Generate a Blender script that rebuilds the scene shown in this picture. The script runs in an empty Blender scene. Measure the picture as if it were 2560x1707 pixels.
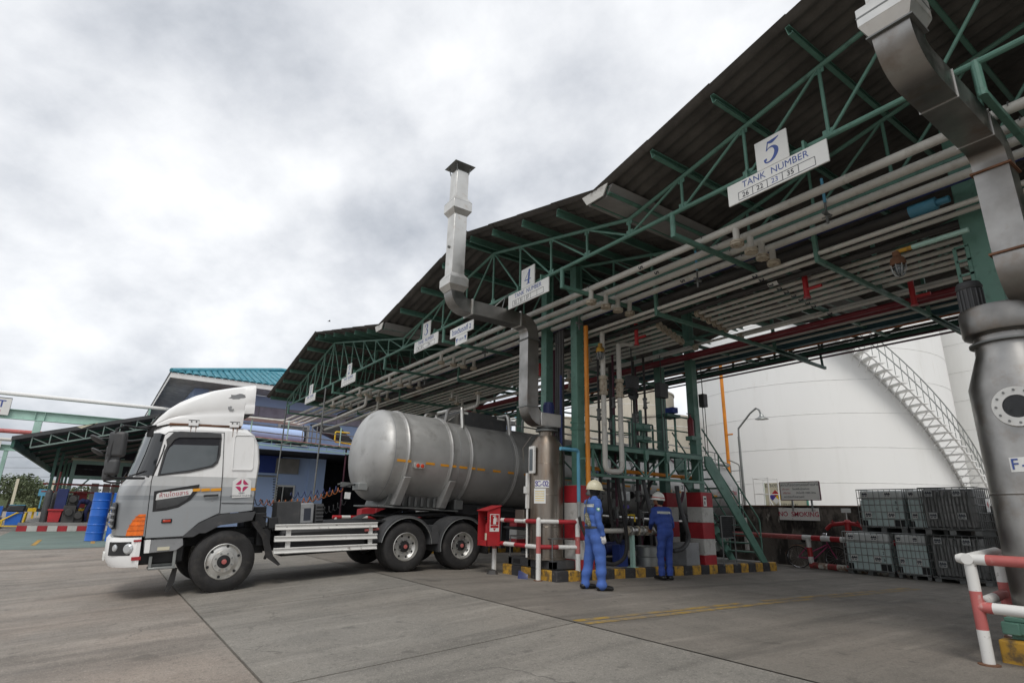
import bpy, math, random
import numpy as np
from mathutils import Vector, Matrix
random.seed(7)
D = bpy.data
SC = bpy.context.scene
COL = SC.collection
rad = math.radians
# ------------------------------------------------------------------ camera
cam_d = D.cameras.new('camera'); cam = D.objects.new('camera', cam_d); COL.objects.link(cam)
def cam_matrix(pitch, yaw, roll, loc):
    p, y, r = rad(pitch), rad(yaw), rad(roll)
    fw = Vector((math.sin(y)*math.cos(p), math.cos(y)*math.cos(p), math.sin(p)))
    rt = Vector((math.cos(y), -math.sin(y), 0)); up = rt.cross(fw)
    r2 = rt*math.cos(r)+up*math.sin(r); u2 = up*math.cos(r)-rt*math.sin(r)
    m = Matrix((r2, u2, -fw)).transposed().to_4x4(); m.translation = loc
    return m
cam.matrix_world = cam_matrix(16.5577, -55.2121, 1.2615, (0, 0, 1.28))
cam_d.sensor_width = 36; cam_d.lens = 20.076; cam_d.clip_start = .1; cam_d.clip_end = 3000
SC.camera = cam
# ------------------------------------------------------------------ sky, sun, exposure
SUN_EL, SUN_AZ = 53, 126          # degrees; azimuth of the sun seen from above, from +Y clockwise
W = D.worlds.new('World'); SC.world = W; W.use_nodes = True
nt = W.node_tree; nt.nodes.clear()
def N(t, **k):
    n = nt.nodes.new(t)
    for a, b in k.items(): setattr(n, a, b)
    return n
def L(a, b): nt.links.new(a, b)
wo = N('ShaderNodeOutputWorld'); bg = N('ShaderNodeBackground'); L(bg.outputs[0], wo.inputs[0])
sky = N('ShaderNodeTexSky', sky_type='NISHITA'); sky.sun_disc = False
sky.sun_elevation = rad(SUN_EL); sky.sun_rotation = rad(SUN_AZ)
tc = N('ShaderNodeTexCoord'); sp = N('ShaderNodeSeparateXYZ'); L(tc.outputs['Generated'], sp.inputs[0])
def math_(op, a, b=None, c=None):
    n = N('ShaderNodeMath', operation=op)
    for i, v in enumerate((a, b, c)):
        if v is None: continue
        if isinstance(v, (int, float)): n.inputs[i].default_value = v
        else: L(v, n.inputs[i])
    return n.outputs[0]
zc = math_('MAXIMUM', sp.outputs[2], 0.0)
den = math_('ADD', zc, 0.5)
cx = math_('DIVIDE', sp.outputs[0], den); cy = math_('DIVIDE', sp.outputs[1], den)
cv = N('ShaderNodeCombineXYZ'); L(cx, cv.inputs[0]); L(cy, cv.inputs[1])
def noise(scale, detail, rough, off, dist=0.0):
    m = N('ShaderNodeMapping'); m.inputs['Location'].default_value = off
    m.inputs['Rotation'].default_value = (0, 0, rad(-32)); m.inputs['Scale'].default_value = (1, 1, 1)
    L(cv.outputs[0], m.inputs[0])
    n = N('ShaderNodeTexNoise'); n.inputs['Scale'].default_value = scale; n.inputs['Detail'].default_value = detail
    n.inputs['Roughness'].default_value = rough; n.inputs['Distortion'].default_value = dist
    L(m.outputs[0], n.inputs['Vector']); return n.outputs[0]
n1 = noise(1.2, 10, .52, (-6.1, -4.4, 0), .1)
n2 = noise(3.6, 12, .58, (4, 4, 0), .1)
cl = math_('ADD', math_('MULTIPLY', n1, .70), math_('MULTIPLY', n2, .30))
rp = N('ShaderNodeValToRGB'); L(cl, rp.inputs[0])
e = rp.color_ramp.elements
e[0].position = .36; e[0].color = (.27, .295, .335, 1)
e[1].position = .64; e[1].color = (.90, .91, .92, 1)
for p_, c_ in ((.42, (.39, .415, .455)), (.475, (.545, .565, .60)), (.525, (.68, .695, .72)), (.575, (.80, .81, .825))):
    a = e.new(p_); a.color = (*c_, 1)
sk = N('ShaderNodeMix', data_type='RGBA'); sk.inputs[0].default_value = .94
mul = N('ShaderNodeMix', data_type='RGBA', blend_type='MULTIPLY'); mul.inputs[0].default_value = 1.0
L(sky.outputs[0], mul.inputs[6]); mul.inputs[7].default_value = (.10, .10, .10, 1)
L(mul.outputs[2], sk.inputs[6]); L(rp.outputs[0], sk.inputs[7])
L(sk.outputs[2], bg.inputs[0]); bg.inputs[1].default_value = 1.2
sl = D.lights.new('sun', 'SUN'); so = D.objects.new('sun', sl); COL.objects.link(so)
sl.energy = 1.5; sl.angle = rad(22); sl.color = (1, .97, .92)
_sd = Vector((math.sin(rad(SUN_AZ))*math.cos(rad(SUN_EL)), math.cos(rad(SUN_AZ))*math.cos(rad(SUN_EL)), math.sin(rad(SUN_EL))))
so.rotation_euler = _sd.to_track_quat('Z', 'Y').to_euler(); so.location = (0, 0, 40)
vs = SC.view_settings; vs.view_transform = 'Standard'; vs.look = 'None'; vs.exposure = 0.16; vs.gamma = 1; vs.use_curve_mapping = False
SC.cycles.max_bounces = 6; SC.cycles.diffuse_bounces = 2; SC.cycles.glossy_bounces = 3
# ------------------------------------------------------------------ materials
M = {}
def mat(name, col, rough=.6, metal=0., var=.18, scale=2.5, bump=0., bscale=40, stain=None, spec=.5, coord='pos', stretch=(1, 1, 1), trans=0.):
    m = D.materials.new(name); m.use_nodes = True; t = m.node_tree; p = t.nodes['Principled BSDF']
    p.inputs['Roughness'].default_value = rough; p.inputs['Metallic'].default_value = metal
    p.inputs['Specular IOR Level'].default_value = spec
    if trans: p.inputs['Transmission Weight'].default_value = trans
    def n(k): return t.nodes.new(k)
    g = n('ShaderNodeNewGeometry') if coord == 'pos' else n('ShaderNodeTexCoord')
    src = g.outputs['Position'] if coord == 'pos' else g.outputs['Object']
    mp = n('ShaderNodeMapping'); mp.inputs['Scale'].default_value = stretch; t.links.new(src, mp.inputs[0]); src = mp.outputs[0]
    def nz(s, d, r=.55):
        a = n('ShaderNodeTexNoise'); a.inputs['Scale'].default_value = s; a.inputs['Detail'].default_value = d
        a.inputs['Roughness'].default_value = r; t.links.new(src, a.inputs['Vector']); return a.outputs[0]
    c = (*col, 1)
    mx = n('ShaderNodeMix'); mx.data_type = 'RGBA'
    mx.inputs[6].default_value = tuple(max(0, v*(1-var)) for v in col)+(1,)
    mx.inputs[7].default_value = tuple(min(1, v*(1+var)) for v in col)+(1,)
    r1 = n('ShaderNodeMapRange'); r1.inputs[1].default_value = .3; r1.inputs[2].default_value = .7
    t.links.new(nz(scale, 6), r1.inputs[0]); t.links.new(r1.outputs[0], mx.inputs[0]); out = mx.outputs[2]
    if stain:
        for sc_, lo, hi, amt, scol in stain:
            m2 = n('ShaderNodeMix'); m2.data_type = 'RGBA'; r2 = n('ShaderNodeMapRange')
            r2.inputs[1].default_value = lo; r2.inputs[2].default_value = hi; r2.inputs[3].default_value = 0; r2.inputs[4].default_value = amt
            t.links.new(nz(sc_, 7, .62), r2.inputs[0]); t.links.new(r2.outputs[0], m2.inputs[0])
            t.links.new(out, m2.inputs[6]); m2.inputs[7].default_value = (*scol, 1); out = m2.outputs[2]
    t.links.new(out, p.inputs['Base Color'])
    rr = n('ShaderNodeMapRange'); rr.inputs[1].default_value = .3; rr.inputs[2].default_value = .7
    rr.inputs[3].default_value = max(.05, rough-.1); rr.inputs[4].default_value = min(1, rough+.1)
    t.links.new(nz(scale*2.3, 4), rr.inputs[0]); t.links.new(rr.outputs[0], p.inputs['Roughness'])
    if bump:
        b = n('ShaderNodeBump'); b.inputs['Strength'].default_value = bump; b.inputs['Distance'].default_value = .02
        t.links.new(nz(bscale, 5), b.inputs['Height']); t.links.new(b.outputs[0], p.inputs['Normal'])
    M[name] = m; return m
DIRT = (.06, .05, .04)
RUST = (.20, .08, .03)
mat('green', (.105, .225, .175), .5, var=.15, stain=[(7, .56, .72, .55, (.03, .045, .04))])
mat('green_pale', (.38, .57, .49), .5, var=.1, stain=[(5, .6, .75, .4, (.12, .16, .14))])
mat('green_dark', (.03, .10, .075), .55)
mat('roofsheet', (.095, .088, .08), .9, var=.35, scale=1.6, bump=.25, bscale=25, stain=[(2.2, .5, .7, .6, (.055, .05, .047))])  # base darkened to deepen the shade under the canopy
mat('rooftop_blue', (.12, .16, .28), .7)
mat('pipe', (.60, .585, .535), .5, var=.1, scale=3, stain=[(6, .54, .72, .55, (.26, .23, .18)), (1.2, .6, .72, .5, (.34, .2, .1))])
mat('pipe_dark', (.05, .047, .045), .55, var=.3)
mat('flange', (.50, .44, .34), .6, stain=[(14, .5, .65, .7, (.16, .08, .04))])
mat('steel', (.31, .30, .285), .38, 1., var=.3, scale=1.8, stain=[(3, .56, .7, .5, (.22, .17, .13))])
mat('steel_dull', (.47, .465, .45), .5, .55, var=.14, scale=1.4, stain=[(2.6, .55, .72, .5, (.22, .205, .185))])
mat('steel_brown', (.215, .185, .155), .34, .85, var=.25, scale=3, stretch=(1, 1, .25), stain=[(5, .5, .7, .6, (.16, .10, .06))])
mat('alu', (.60, .59, .56), .42, .8, var=.12, stain=[(8, .58, .7, .35, (.35, .25, .17))])
mat('redpaint', (.42, .025, .03), .45, var=.15, stain=[(9, .6, .72, .5, DIRT)])
mat('redpillar', (.36, .02, .028), .55, var=.2, stain=[(4, .57, .72, .5, (.1, .04, .035))])
mat('redfade', (.46, .12, .11), .55, var=.15, stain=[(8, .58, .7, .5, (.55, .5, .46))])
mat('whitepaint', (.70, .69, .66), .5, var=.07, stain=[(11, .6, .7, .7, (.10, .07, .05))])
mat('whiteconc', (.52, .51, .48), .8, var=.12, stain=[(5, .55, .7, .6, (.2, .18, .16))], bump=.2)
mat('darkred', (.20, .02, .03), .5)
mat('orange', (.66, .23, .015), .45, stain=[(9, .6, .75, .4, DIRT)])
mat('orange_dk', (.42, .12, .02), .5)
mat('yellow', (.52, .29, .035), .65, var=.2, stain=[(9, .46, .62, .8, (.07, .06, .05))])
mat('yellow_bright', (.72, .48, .02), .5)
mat('black', (.018, .018, .019), .55, var=.3)
mat('blackkerb', (.035, .034, .036), .8, var=.3, stain=[(9, .58, .7, .6, (.17, .15, .13))], bump=.3)
mat('rubber', (.022, .021, .021), .75, var=.35, stain=[(6, .5, .7, .5, (.07, .063, .055))], bump=.1)
mat('plastic_grey', (.055, .056, .058), .6, var=.2, stain=[(6, .55, .7, .4, (.12, .11, .1))])
mat('greypanel', (.26, .265, .27), .45, stain=[(7, .57, .7, .4, (.12, .11, .1))])
mat('glass', (.012, .014, .016), .06, spec=.8, var=0)
mat('glass_lit', (.055, .068, .073), .04, spec=1.0, var=.1)
mat('chrome', (.75, .75, .75), .12, 1.)
mat('blue_drum', (.02, .13, .52), .35, var=.06)
mat('blue_wall', (.42, .55, .82), .8, var=.06, scale=.6)
mat('blue_deep', (.03, .06, .26), .8, var=.1)
mat('blue_pipe', (.10, .32, .46), .5)
mat('blue_navy', (.02, .03, .12), .5)
mat('coverall', (.06, .13, .40), .85, var=.16, scale=6, bump=.5, bscale=9)
mat('coverall2', (.03, .065, .27), .85, var=.18, scale=6, bump=.5, bscale=9)
mat('navy_cloth', (.012, .016, .06), .9)
mat('skin', (.30, .15, .09), .55, var=.08)
mat('hair', (.01, .009, .009), .8)
mat('helmet_cream', (.66, .61, .44), .35, var=.05, stain=[(20, .6, .7, .35, (.3, .25, .17))])
mat('helmet_white', (.70, .69, .64), .35, var=.05, stain=[(20, .6, .7, .35, (.3, .27, .22))])
mat('reflective', (.52, .54, .50), .5)
mat('glove', (.72, .71, .70), .9, bump=.4, bscale=90)
mat('camo', (.10, .10, .065), .9, var=.6, scale=38, stain=[(30, .5, .56, .8, (.30, .27, .2))])
mat('leather', (.012, .012, .012), .4)
mat('teal_tile', (.06, .27, .34), .45, var=.2, scale=4, coord='pos')
mat('trim_white', (.72, .72, .70), .6, var=.05)
mat('soffit', (.62, .62, .60), .8)
mat('signwhite', (.74, .74, .71), .5, var=.04, stain=[(6, .62, .75, .25, (.35, .32, .27))])
mat('signcream', (.62, .58, .44), .6, var=.05)
mat('ink_blue', (.05, .09, .30), .5)
mat('ink_purple', (.07, .045, .28), .5)
mat('ink_dark', (.03, .035, .05), .6)
mat('ink_red', (.42, .03, .06), .5, stain=[(30, .56, .64, .6, (.6, .5, .5))])
mat('ink_magenta', (.45, .03, .12), .5)
mat('tape', (.78, .34, .02), .4, var=.1, stain=[(14, .58, .7, .35, (.4, .25, .1))])
mat('amber', (.80, .16, .01), .2, var=.25, scale=12, spec=.8)
mat('lens_red', (.55, .05, .02), .2, var=.2)
mat('tankwhite', (.88, .875, .85), .55, var=.02, scale=.5, stretch=(1, 1, .12), stain=[(1.2, .55, .75, .16, (.55, .53, .48)), (5, .62, .74, .22, (.50, .45, .36))])
mat('tankcream', (.52, .48, .40), .7, var=.12, scale=1, stretch=(1, 1, .3), stain=[(2, .55, .7, .45, (.3, .26, .2))])
mat('stain_wall', (.13, .115, .10), .95, var=.35, scale=1.4, bump=.5, bscale=14, stretch=(1, 1, .4), stain=[(2.2, .47, .58, .9, (.018, .016, .015)), (5, .60, .68, .75, (.42, .39, .35))])
mat('foil', (.17, .17, .165), .42, .5, var=.3, scale=4, stretch=(1, 1, .4))
mat('ibc_white', (.70, .72, .70), .35, var=.05)
mat('ibc_liquid', (.60, .72, .70), .28, var=.05, scale=1.2)
mat('galv', (.33, .34, .33), .45, .7, var=.15)
mat('galv_dark', (.18, .185, .18), .5, .6, var=.2)
mat('wood', (.22, .15, .09), .8)
mat('green_floor', (.15, .20, .175), .85, var=.15, scale=.8, stain=[(1.6, .5, .68, .5, (.11, .115, .105))])
mat('pinkroof', (.46, .20, .19), .8)
mat('greensheet', (.10, .30, .22), .7)
mat('tarp', (.014, .014, .015), .45)
mat('orange_box', (.55, .17, .07), .6)
mat('plum', (.10, .03, .05), .6)
mat('leaf', (.15, .185, .10), .8, var=.45, scale=.6)  # paled to carry the haze of distance
mat('bark', (.08, .06, .045), .9)
mat('dark_void', (.02, .02, .025), .9)  # near-black for gaps, interiors and undersides that lie in shade
mat('clear_lens', (.6, .62, .63), .1, .3)
mat('grey_conc', (.24, .235, .225), .9, var=.15, bump=.3, bscale=12)
mat('rust', (.16, .075, .04), .85, var=.3)
# ground materials
def concrete(name, c0, c1, warm, streak_rot, tyre=.35):
    m = D.materials.new(name); m.use_nodes = True; t = m.node_tree; p = t.nodes['Principled BSDF']
    def n(k): return t.nodes.new(k)
    g = n('ShaderNodeNewGeometry')
    def nz(sc, d, r, stretch=(1, 1, 1), rot=0):
        mp = n('ShaderNodeMapping'); mp.inputs['Scale'].default_value = stretch; mp.inputs['Rotation'].default_value = (0, 0, rad(rot))
        t.links.new(g.outputs['Position'], mp.inputs[0])
        a = n('ShaderNodeTexNoise'); a.inputs['Scale'].default_value = sc; a.inputs['Detail'].default_value = d; a.inputs['Roughness'].default_value = r
        t.links.new(mp.outputs[0], a.inputs['Vector']); return a.outputs[0]
    def mix(f, a, b):
        x = n('ShaderNodeMix'); x.data_type = 'RGBA'
        for i, v in ((0, f), (6, a), (7, b)):
            if hasattr(v, 'links') or hasattr(v, 'is_linked'): t.links.new(v, x.inputs[i])
            else: x.inputs[i].default_value = v if i == 0 else (*v, 1)
        return x.outputs[2]
    def rng(v, lo, hi, o0=0., o1=1.):
        x = n('ShaderNodeMapRange'); t.links.new(v, x.inputs[0])
        for i, q in zip((1, 2, 3, 4), (lo, hi, o0, o1)): x.inputs[i].default_value = q
        return x.outputs[0]
    base = mix(rng(nz(.9, 8, .6), .3, .7), c0, c1)
    base = mix(rng(nz(.35, 5, .5), .42, .7, 0, .4), base, warm)
    base = mix(rng(nz(1.1, 6, .6, (1.6, .16, 1), streak_rot), .5, .68, 0, tyre), base, tuple(v*.5 for v in c0))
    base = mix(rng(nz(2.6, 5, .6, (1.4, .22, 1), streak_rot+9), .56, .7, 0, tyre*.8), base, tuple(min(1, v*1.35) for v in c1))
    base = mix(rng(nz(46, 3, .7), .54, .64, 0, .5), base, tuple(v*.45 for v in c0))
    base = mix(rng(nz(70, 2, .6), .60, .68, 0, .6), base, tuple(min(1, v*1.7) for v in c1))
    base = mix(rng(nz(3.2, 7, .65), .60, .68, 0, .5), base, tuple(v*.45 for v in c0))
    base = mix(rng(nz(14, 8, .7), .54, .64, 0, .4), base, tuple(v*.55 for v in c0))
    base = mix(rng(nz(22, 8, .7), .60, .66, 0, .35), base, tuple(min(1, v*1.4) for v in c1))
    vo = n('ShaderNodeTexVoronoi'); vo.feature = 'DISTANCE_TO_EDGE'; vo.inputs['Scale'].default_value = .42
    wv = n('ShaderNodeVectorMath'); wv.operation = 'ADD'; wn = n('ShaderNodeTexNoise'); wn.inputs['Scale'].default_value = 1.3; wn.inputs['Detail'].default_value = 8; t.links.new(g.outputs['Position'], wn.inputs['Vector'])
    t.links.new(g.outputs['Position'], wv.inputs[0]); t.links.new(wn.outputs[1], wv.inputs[1]); t.links.new(wv.outputs[0], vo.inputs['Vector'])
    ck = n('ShaderNodeMath'); ck.operation = 'MULTIPLY'; t.links.new(rng(vo.outputs['Distance'], .0, .006, 1., 0.), ck.inputs[0]); t.links.new(rng(nz(.5, 3, .5), .57, .63, 0, .6), ck.inputs[1])
    base = mix(ck.outputs[0], base, tuple(v*.25 for v in c0))
    base = mix(rng(nz(.8, 2, .5), .72, .75, 0, .3), base, tuple(v*.3 for v in c0))
    t.links.new(base, p.inputs['Base Color'])
    t.links.new(rng(nz(2, 5, .6), .3, .7, .68, .95), p.inputs['Roughness'])
    b = n('ShaderNodeBump'); b.inputs['Strength'].default_value = .5; b.inputs['Distance'].default_value = .012
    t.links.new(nz(60, 6, .7), b.inputs['Height']); t.links.new(b.outputs[0], p.inputs['Normal'])
    M[name] = m
concrete('conc_yard', (.20, .178, .153), (.315, .277, .237), (.32, .237, .183), 80, .5)
concrete('conc_slab', (.19, .178, .156), (.285, .263, .23), (.26, .225, .185), 84, .5)
concrete('conc_bay', (.152, .138, .118), (.242, .217, .186), (.215, .18, .148), 80, .6)  # toned below the slabs so the bay reads as shaded
# ------------------------------------------------------------------ mesh helpers
class MB:
    def __init__(s): s.v = []; s.f = []; s.m = []; s.mi = 0
    def add(s, vs, fs):
        o = len(s.v); s.v += [tuple(v) for v in vs]
        for f in fs: s.f.append(tuple(i+o for i in f)); s.m.append(s.mi)
        return s
    def box(s, c, d, R=None):
        hx, hy, hz = d[0]/2, d[1]/2, d[2]/2
        vs = [Vector((x, y, z)) for x in (-hx, hx) for y in (-hy, hy) for z in (-hz, hz)]
        if R is not None: vs = [R @ v for v in vs]
        c = Vector(c)
        return s.add([v+c for v in vs], [(0, 1, 3, 2), (4, 6, 7, 5), (0, 4, 5, 1), (2, 3, 7, 6), (0, 2, 6, 4), (1, 5, 7, 3)])
    def bb(s, x0, x1, y0, y1, z0, z1): return s.box(((x0+x1)/2, (y0+y1)/2, (z0+z1)/2), (abs(x1-x0), abs(y1-y0), abs(z1-z0)))
    def beam(s, p0, p1, w, h, upv=(0, 0, 1)):
        p0, p1 = Vector(p0), Vector(p1); d = p1-p0
        if d.length < 1e-6: return s
        z = d.normalized(); u = Vector(upv)
        if abs(u.dot(z)) > .98: u = Vector((0, 1, 0))
        x = u.cross(z).normalized(); y = z.cross(x)
        R = Matrix((x, y, z)).transposed()
        return s.box((p0+p1)/2, (w, h, d.length), R)
    def tube(s, p0, p1, r, n=10, r2=None, caps=True):
        r2 = r if r2 is None else r2
        p0, p1 = Vector(p0), Vector(p1); z = (p1-p0).normalized()
        u = Vector((0, 0, 1)) if abs(z.z) < .9 else Vector((1, 0, 0))
        x = u.cross(z).normalized(); y = z.cross(x); vs = []
        for p, q in ((p0, r), (p1, r2)):
            for i in range(n):
                a = 2*math.pi*i/n; vs.append(p+x*q*math.cos(a)+y*q*math.sin(a))
        fs = [(i, (i+1) % n, n+(i+1) % n, n+i) for i in range(n)]
        if caps: fs += [tuple(range(n-1, -1, -1)), tuple(range(n, 2*n))]
        return s.add(vs, fs)
    def path(s, pts, r, n=8, closed=False):
        pts = [Vector(p) for p in pts]; k = len(pts); rs = r if isinstance(r, (list, tuple)) else [r]*k
        vs = []; prev = None
        for i, p in enumerate(pts):
            if closed: t = (pts[(i+1) % k]-pts[i-1])
            else: t = pts[min(i+1, k-1)]-pts[max(i-1, 0)]
            t = t.normalized()
            if prev is None:
                u = Vector((0, 0, 1)) if abs(t.z) < .9 else Vector((1, 0, 0)); x = u.cross(t).normalized()
            else:
                x = prev-t*prev.dot(t); x = x.normalized() if x.length > 1e-6 else t.orthogonal().normalized()
            prev = x; y = t.cross(x); f = 1.
            if 0 < i < k-1 or closed:
                a = (pts[i]-pts[i-1]).normalized(); b = (pts[(i+1) % k]-pts[i]).normalized()
                f = 1/max(.5, math.sqrt(max(.01, (1+a.dot(b))/2)))
            for j in range(n):
                an = 2*math.pi*j/n; vs.append(p+(x*math.cos(an)+y*math.sin(an))*rs[i]*(1+(f-1)*.5))
        fs = []
        for i in range(k if closed else k-1):
            a, b = i*n, ((i+1) % k)*n
            fs += [(a+j, a+(j+1) % n, b+(j+1) % n, b+j) for j in range(n)]
        if not closed: fs += [tuple(range(n-1, -1, -1)), tuple(range((k-1)*n, k*n))]
        return s.add(vs, fs)
    def lathe(s, prof, o=(0, 0, 0), ax=(0, 0, 1), n=24, a0=0., a1=2*math.pi, sx=1., sy=1., cap=True):
        o = Vector(o); z = Vector(ax).normalized(); u = Vector((0, 0, 1)) if abs(z.z) < .9 else Vector((1, 0, 0))
        if abs(z.z) >= .9: x = Vector((1, 0, 0)); y = z.cross(x)
        else: x = u.cross(z).normalized(); y = z.cross(x)
        full = abs(a1-a0-2*math.pi) < 1e-6; m = n if full else n+1; vs = []
        for r, h in prof:
            for i in range(m):
                a = a0+(a1-a0)*i/n; vs.append(o+z*h+x*(r*sx*math.cos(a))+y*(r*sy*math.sin(a)))
        fs = []
        for k in range(len(prof)-1):
            for i in range(n):
                j = (i+1) % m if full else i+1
                fs.append((k*m+i, k*m+j, (k+1)*m+j, (k+1)*m+i))
        if full and cap:
            if prof[0][0] > 1e-5: fs.append(tuple(range(m-1, -1, -1)))
            if prof[-1][0] > 1e-5: fs.append(tuple(range((len(prof)-1)*m, len(prof)*m)))
        return s.add(vs, fs)
    def prism(s, pts, vec):
        pts = [Vector(p) for p in pts]; v = Vector(vec); n = len(pts)
        fs = [tuple(range(n-1, -1, -1)), tuple(range(n, 2*n))]+[(i, (i+1) % n, n+(i+1) % n, n+i) for i in range(n)]
        return s.add(pts+[p+v for p in pts], fs)
    def sheet(s, rows):
        k = len(rows[0]); vs = [p for r in rows for p in r]
        return s.add(vs, [(i*k+j, i*k+j+1, (i+1)*k+j+1, (i+1)*k+j) for i in range(len(rows)-1) for j in range(k-1)])
    def mesh(s, name, mats, smooth=30, recalc=True):
        me = D.meshes.new(name); me.from_pydata(s.v, [], s.f)
        for q in (mats if isinstance(mats, (list, tuple)) else [mats]): me.materials.append(M[q])
        if any(s.m): me.polygons.foreach_set('material_index', s.m)
        me.validate()
        if recalc:
            import bmesh
            b = bmesh.new(); b.from_mesh(me); bmesh.ops.recalc_face_normals(b, faces=b.faces); b.to_mesh(me); b.free()
        if smooth:
            me.polygons.foreach_set('use_smooth', [True]*len(me.polygons)); me.set_sharp_from_angle(angle=rad(smooth))
        me.update(); return me
def link(name, data, parent=None, loc=None, rot=None, mw=None):
    o = D.objects.new(name, data); COL.objects.link(o)
    if parent is not None: o.parent = parent
    if mw is not None: o.matrix_local = mw
    else:
        if loc is not None: o.location = loc
        if rot is not None: o.rotation_euler = rot
    return o
def thing(name, label, cat, loc=(0, 0, 0), rot=(0, 0, 0), group=None):
    o = link(name, None, None, loc, rot); o.empty_display_size = .2
    return tag(o, label, cat, group)
def tag(o, label, cat=None, group=None, kind=None):
    if label: o['label'] = label
    if cat: o['category'] = cat
    if group: o['group'] = group
    if kind: o['kind'] = kind
    return o
def part(name, mb, mats, parent=None, smooth=30, bevel=0., loc=None, rot=None, label=None, segs=2):
    o = link(name, mb.mesh(name, mats, smooth), parent, loc, rot)
    if bevel:
        b = o.modifiers.new('bevel', 'BEVEL'); b.width = bevel; b.segments = segs; b.limit_method = 'ANGLE'; b.angle_limit = rad(40); b.harden_normals = False
    if label: o['label'] = label
    return o
def solo(name, mb, mats, label, cat, group=None, loc=None, rot=None, **k):
    return tag(part(name, mb, mats, None, loc=loc, rot=rot, **k), label, cat, group)
def struct(name, mb, mats, label=None, parent=None, kind='structure', **k):
    o = part(name, mb, mats, parent, **k)
    if parent is None: tag(o, label, None, None, kind)
    return o
def copy_tree(o, parent=None, loc=None, rot=None, label=None):
    c = o.copy(); COL.objects.link(c); c.parent = parent
    if loc is not None: c.location = loc
    if rot is not None: c.rotation_euler = rot
    if label: c['label'] = label
    for ch in o.children: copy_tree(ch, c)
    return c
_txt = {}
def text_mesh(body, matn, size=1., ext=.0008, align='CENTER', sx=1., bold=0., shear=0.):
    key = (body, matn, size, ext, align, sx, bold, shear)
    if key in _txt: return _txt[key]
    c = D.curves.new('text', 'FONT'); c.body = body; c.size = size; c.extrude = ext; c.align_x = align; c.align_y = 'CENTER'
    c.offset = bold; c.shear = shear; c.resolution_u = 3
    o = D.objects.new('text', c); COL.objects.link(o)
    dg = bpy.context.evaluated_depsgraph_get(); me = D.meshes.new_from_object(o.evaluated_get(dg))
    D.objects.remove(o); D.curves.remove(c)
    if sx != 1.:
        for v in me.vertices: v.co.x *= sx
    me.materials.clear(); me.materials.append(M[matn]); me.name = 'lettering'; _txt[key] = me
    return me
def text(body, matn, parent, loc, xdir, updir, size, name='lettering', **k):
    x = Vector(xdir).normalized(); y = Vector(updir).normalized(); z = x.cross(y)
    m = Matrix((x, y, z)).transposed().to_4x4(); m.translation = loc
    return link(name, text_mesh(body, matn, size, **k), parent, mw=m)
def arc(c, r, a0, a1, n, ex, ey):
    c, ex, ey = Vector(c), Vector(ex), Vector(ey)
    return [c+ex*r*math.cos(a0+(a1-a0)*i/n)+ey*r*math.sin(a0+(a1-a0)*i/n) for i in range(n+1)]
def lerp(a, b, t): return a+(b-a)*t
# ================================================================== SETTING: ground
def gz(X, Y):
    if X > -14: s = .066
    elif X > -24: s = lerp(.066, .03, (-14-X)/10)
    elif X > -38: s = lerp(.03, .012, (-24-X)/14)
    else: s = .012
    if Y < 5.08: return -s*(5.08-max(Y, -1.0))
    if Y < 9: return 0.
    if Y < 15: return -.01*(Y-9)
    if Y < 18: return -.06-.03*(Y-15)
    return -.15
XS = [-1500, -400, -120, -60, -45, -38, -33, -28, -24, -21, -18, -16, -14, -10, -5.8, 0, 5, 12, 40, 200, 1500]
mb = MB()
rows = []
for Y, dz in [(-1500, 0), (-300, 0), (-60, 0), (-20, 0), (-6, 0), (-1, 0), (0, 0), (1.50, 0), (1.505, -.03), (5.08, -.03), (9, -.03), (15, -.03), (18, -.03), (40, -.03), (300, -.03), (1500, -.03)]:
    rows.append([(x, Y, gz(x, Y)+dz) for x in XS])
mb.sheet(rows)
ground = struct('ground', mb, 'conc_yard', 'weathered beige concrete yard in front of the loading bays', smooth=0)
# slabs between the two long joints, each one a cast piece
for k in range(-11, 5):
    x0 = -5.8+4.2*k-0+.014; x1 = x0+4.2-.028
    mb = MB(); n = 4
    top = [[(lerp(x0, x1, j/n), y, gz(lerp(x0, x1, j/n), y)) for j in range(n+1)] for y in (1.53, 5.058)]
    mb.sheet(top)
    for seq in ([top[0][j] for j in range(n+1)], [top[1][j] for j in range(n, -1, -1)]):
        mb.sheet([seq, [(a, b, c-.06) for a, b, c in seq]])
    for x in (x0, x1): mb.add([(x, 1.53, gz(x, 1.53)), (x, 5.058, gz(x, 5.058)), (x, 5.058, gz(x, 5.058)-.06), (x, 1.53, gz(x, 1.53)-.06)], [(0, 1, 2, 3)])
    part('concrete_slab', mb, 'conc_slab', ground, smooth=0)
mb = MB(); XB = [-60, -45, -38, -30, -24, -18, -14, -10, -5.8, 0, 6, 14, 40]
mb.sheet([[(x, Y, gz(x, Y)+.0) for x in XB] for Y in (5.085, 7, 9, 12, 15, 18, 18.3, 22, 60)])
struct('bay_floor', mb, 'conc_bay', 'stained concrete floor under the loading canopy, toned darker for shade', smooth=0)
mb = MB()
for dx in (0., .19):
    ys = [5.12+.55*i for i in range(17)]
    for i in range(16):
        a, b = ys[i], ys[i+1]; xa = -5.93+dx+.026*(a-5.1); xb = -5.93+dx+.026*(b-5.1)
        if (i*7+int(dx*10)) % 11 in (9,): continue
        mb.add([(xa, a, gz(xa, a)+.004), (xa+.12, a, gz(xa, a)+.004), (xb+.12, b-.004, gz(xb, b)+.004), (xb, b-.004, gz(xb, b)+.004)], [(0, 1, 2, 3)])
mat('floor_yellow', (.42, .27, .05), .8, var=.3, scale=5, stain=[(5, .44, .56, .85, (.15, .13, .11)), (1.0, .45, .6, .6, (.17, .15, .13))])
struct('lane_marking', mb, 'floor_yellow', 'worn yellow lane line painted on the bay floor', smooth=0)
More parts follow.
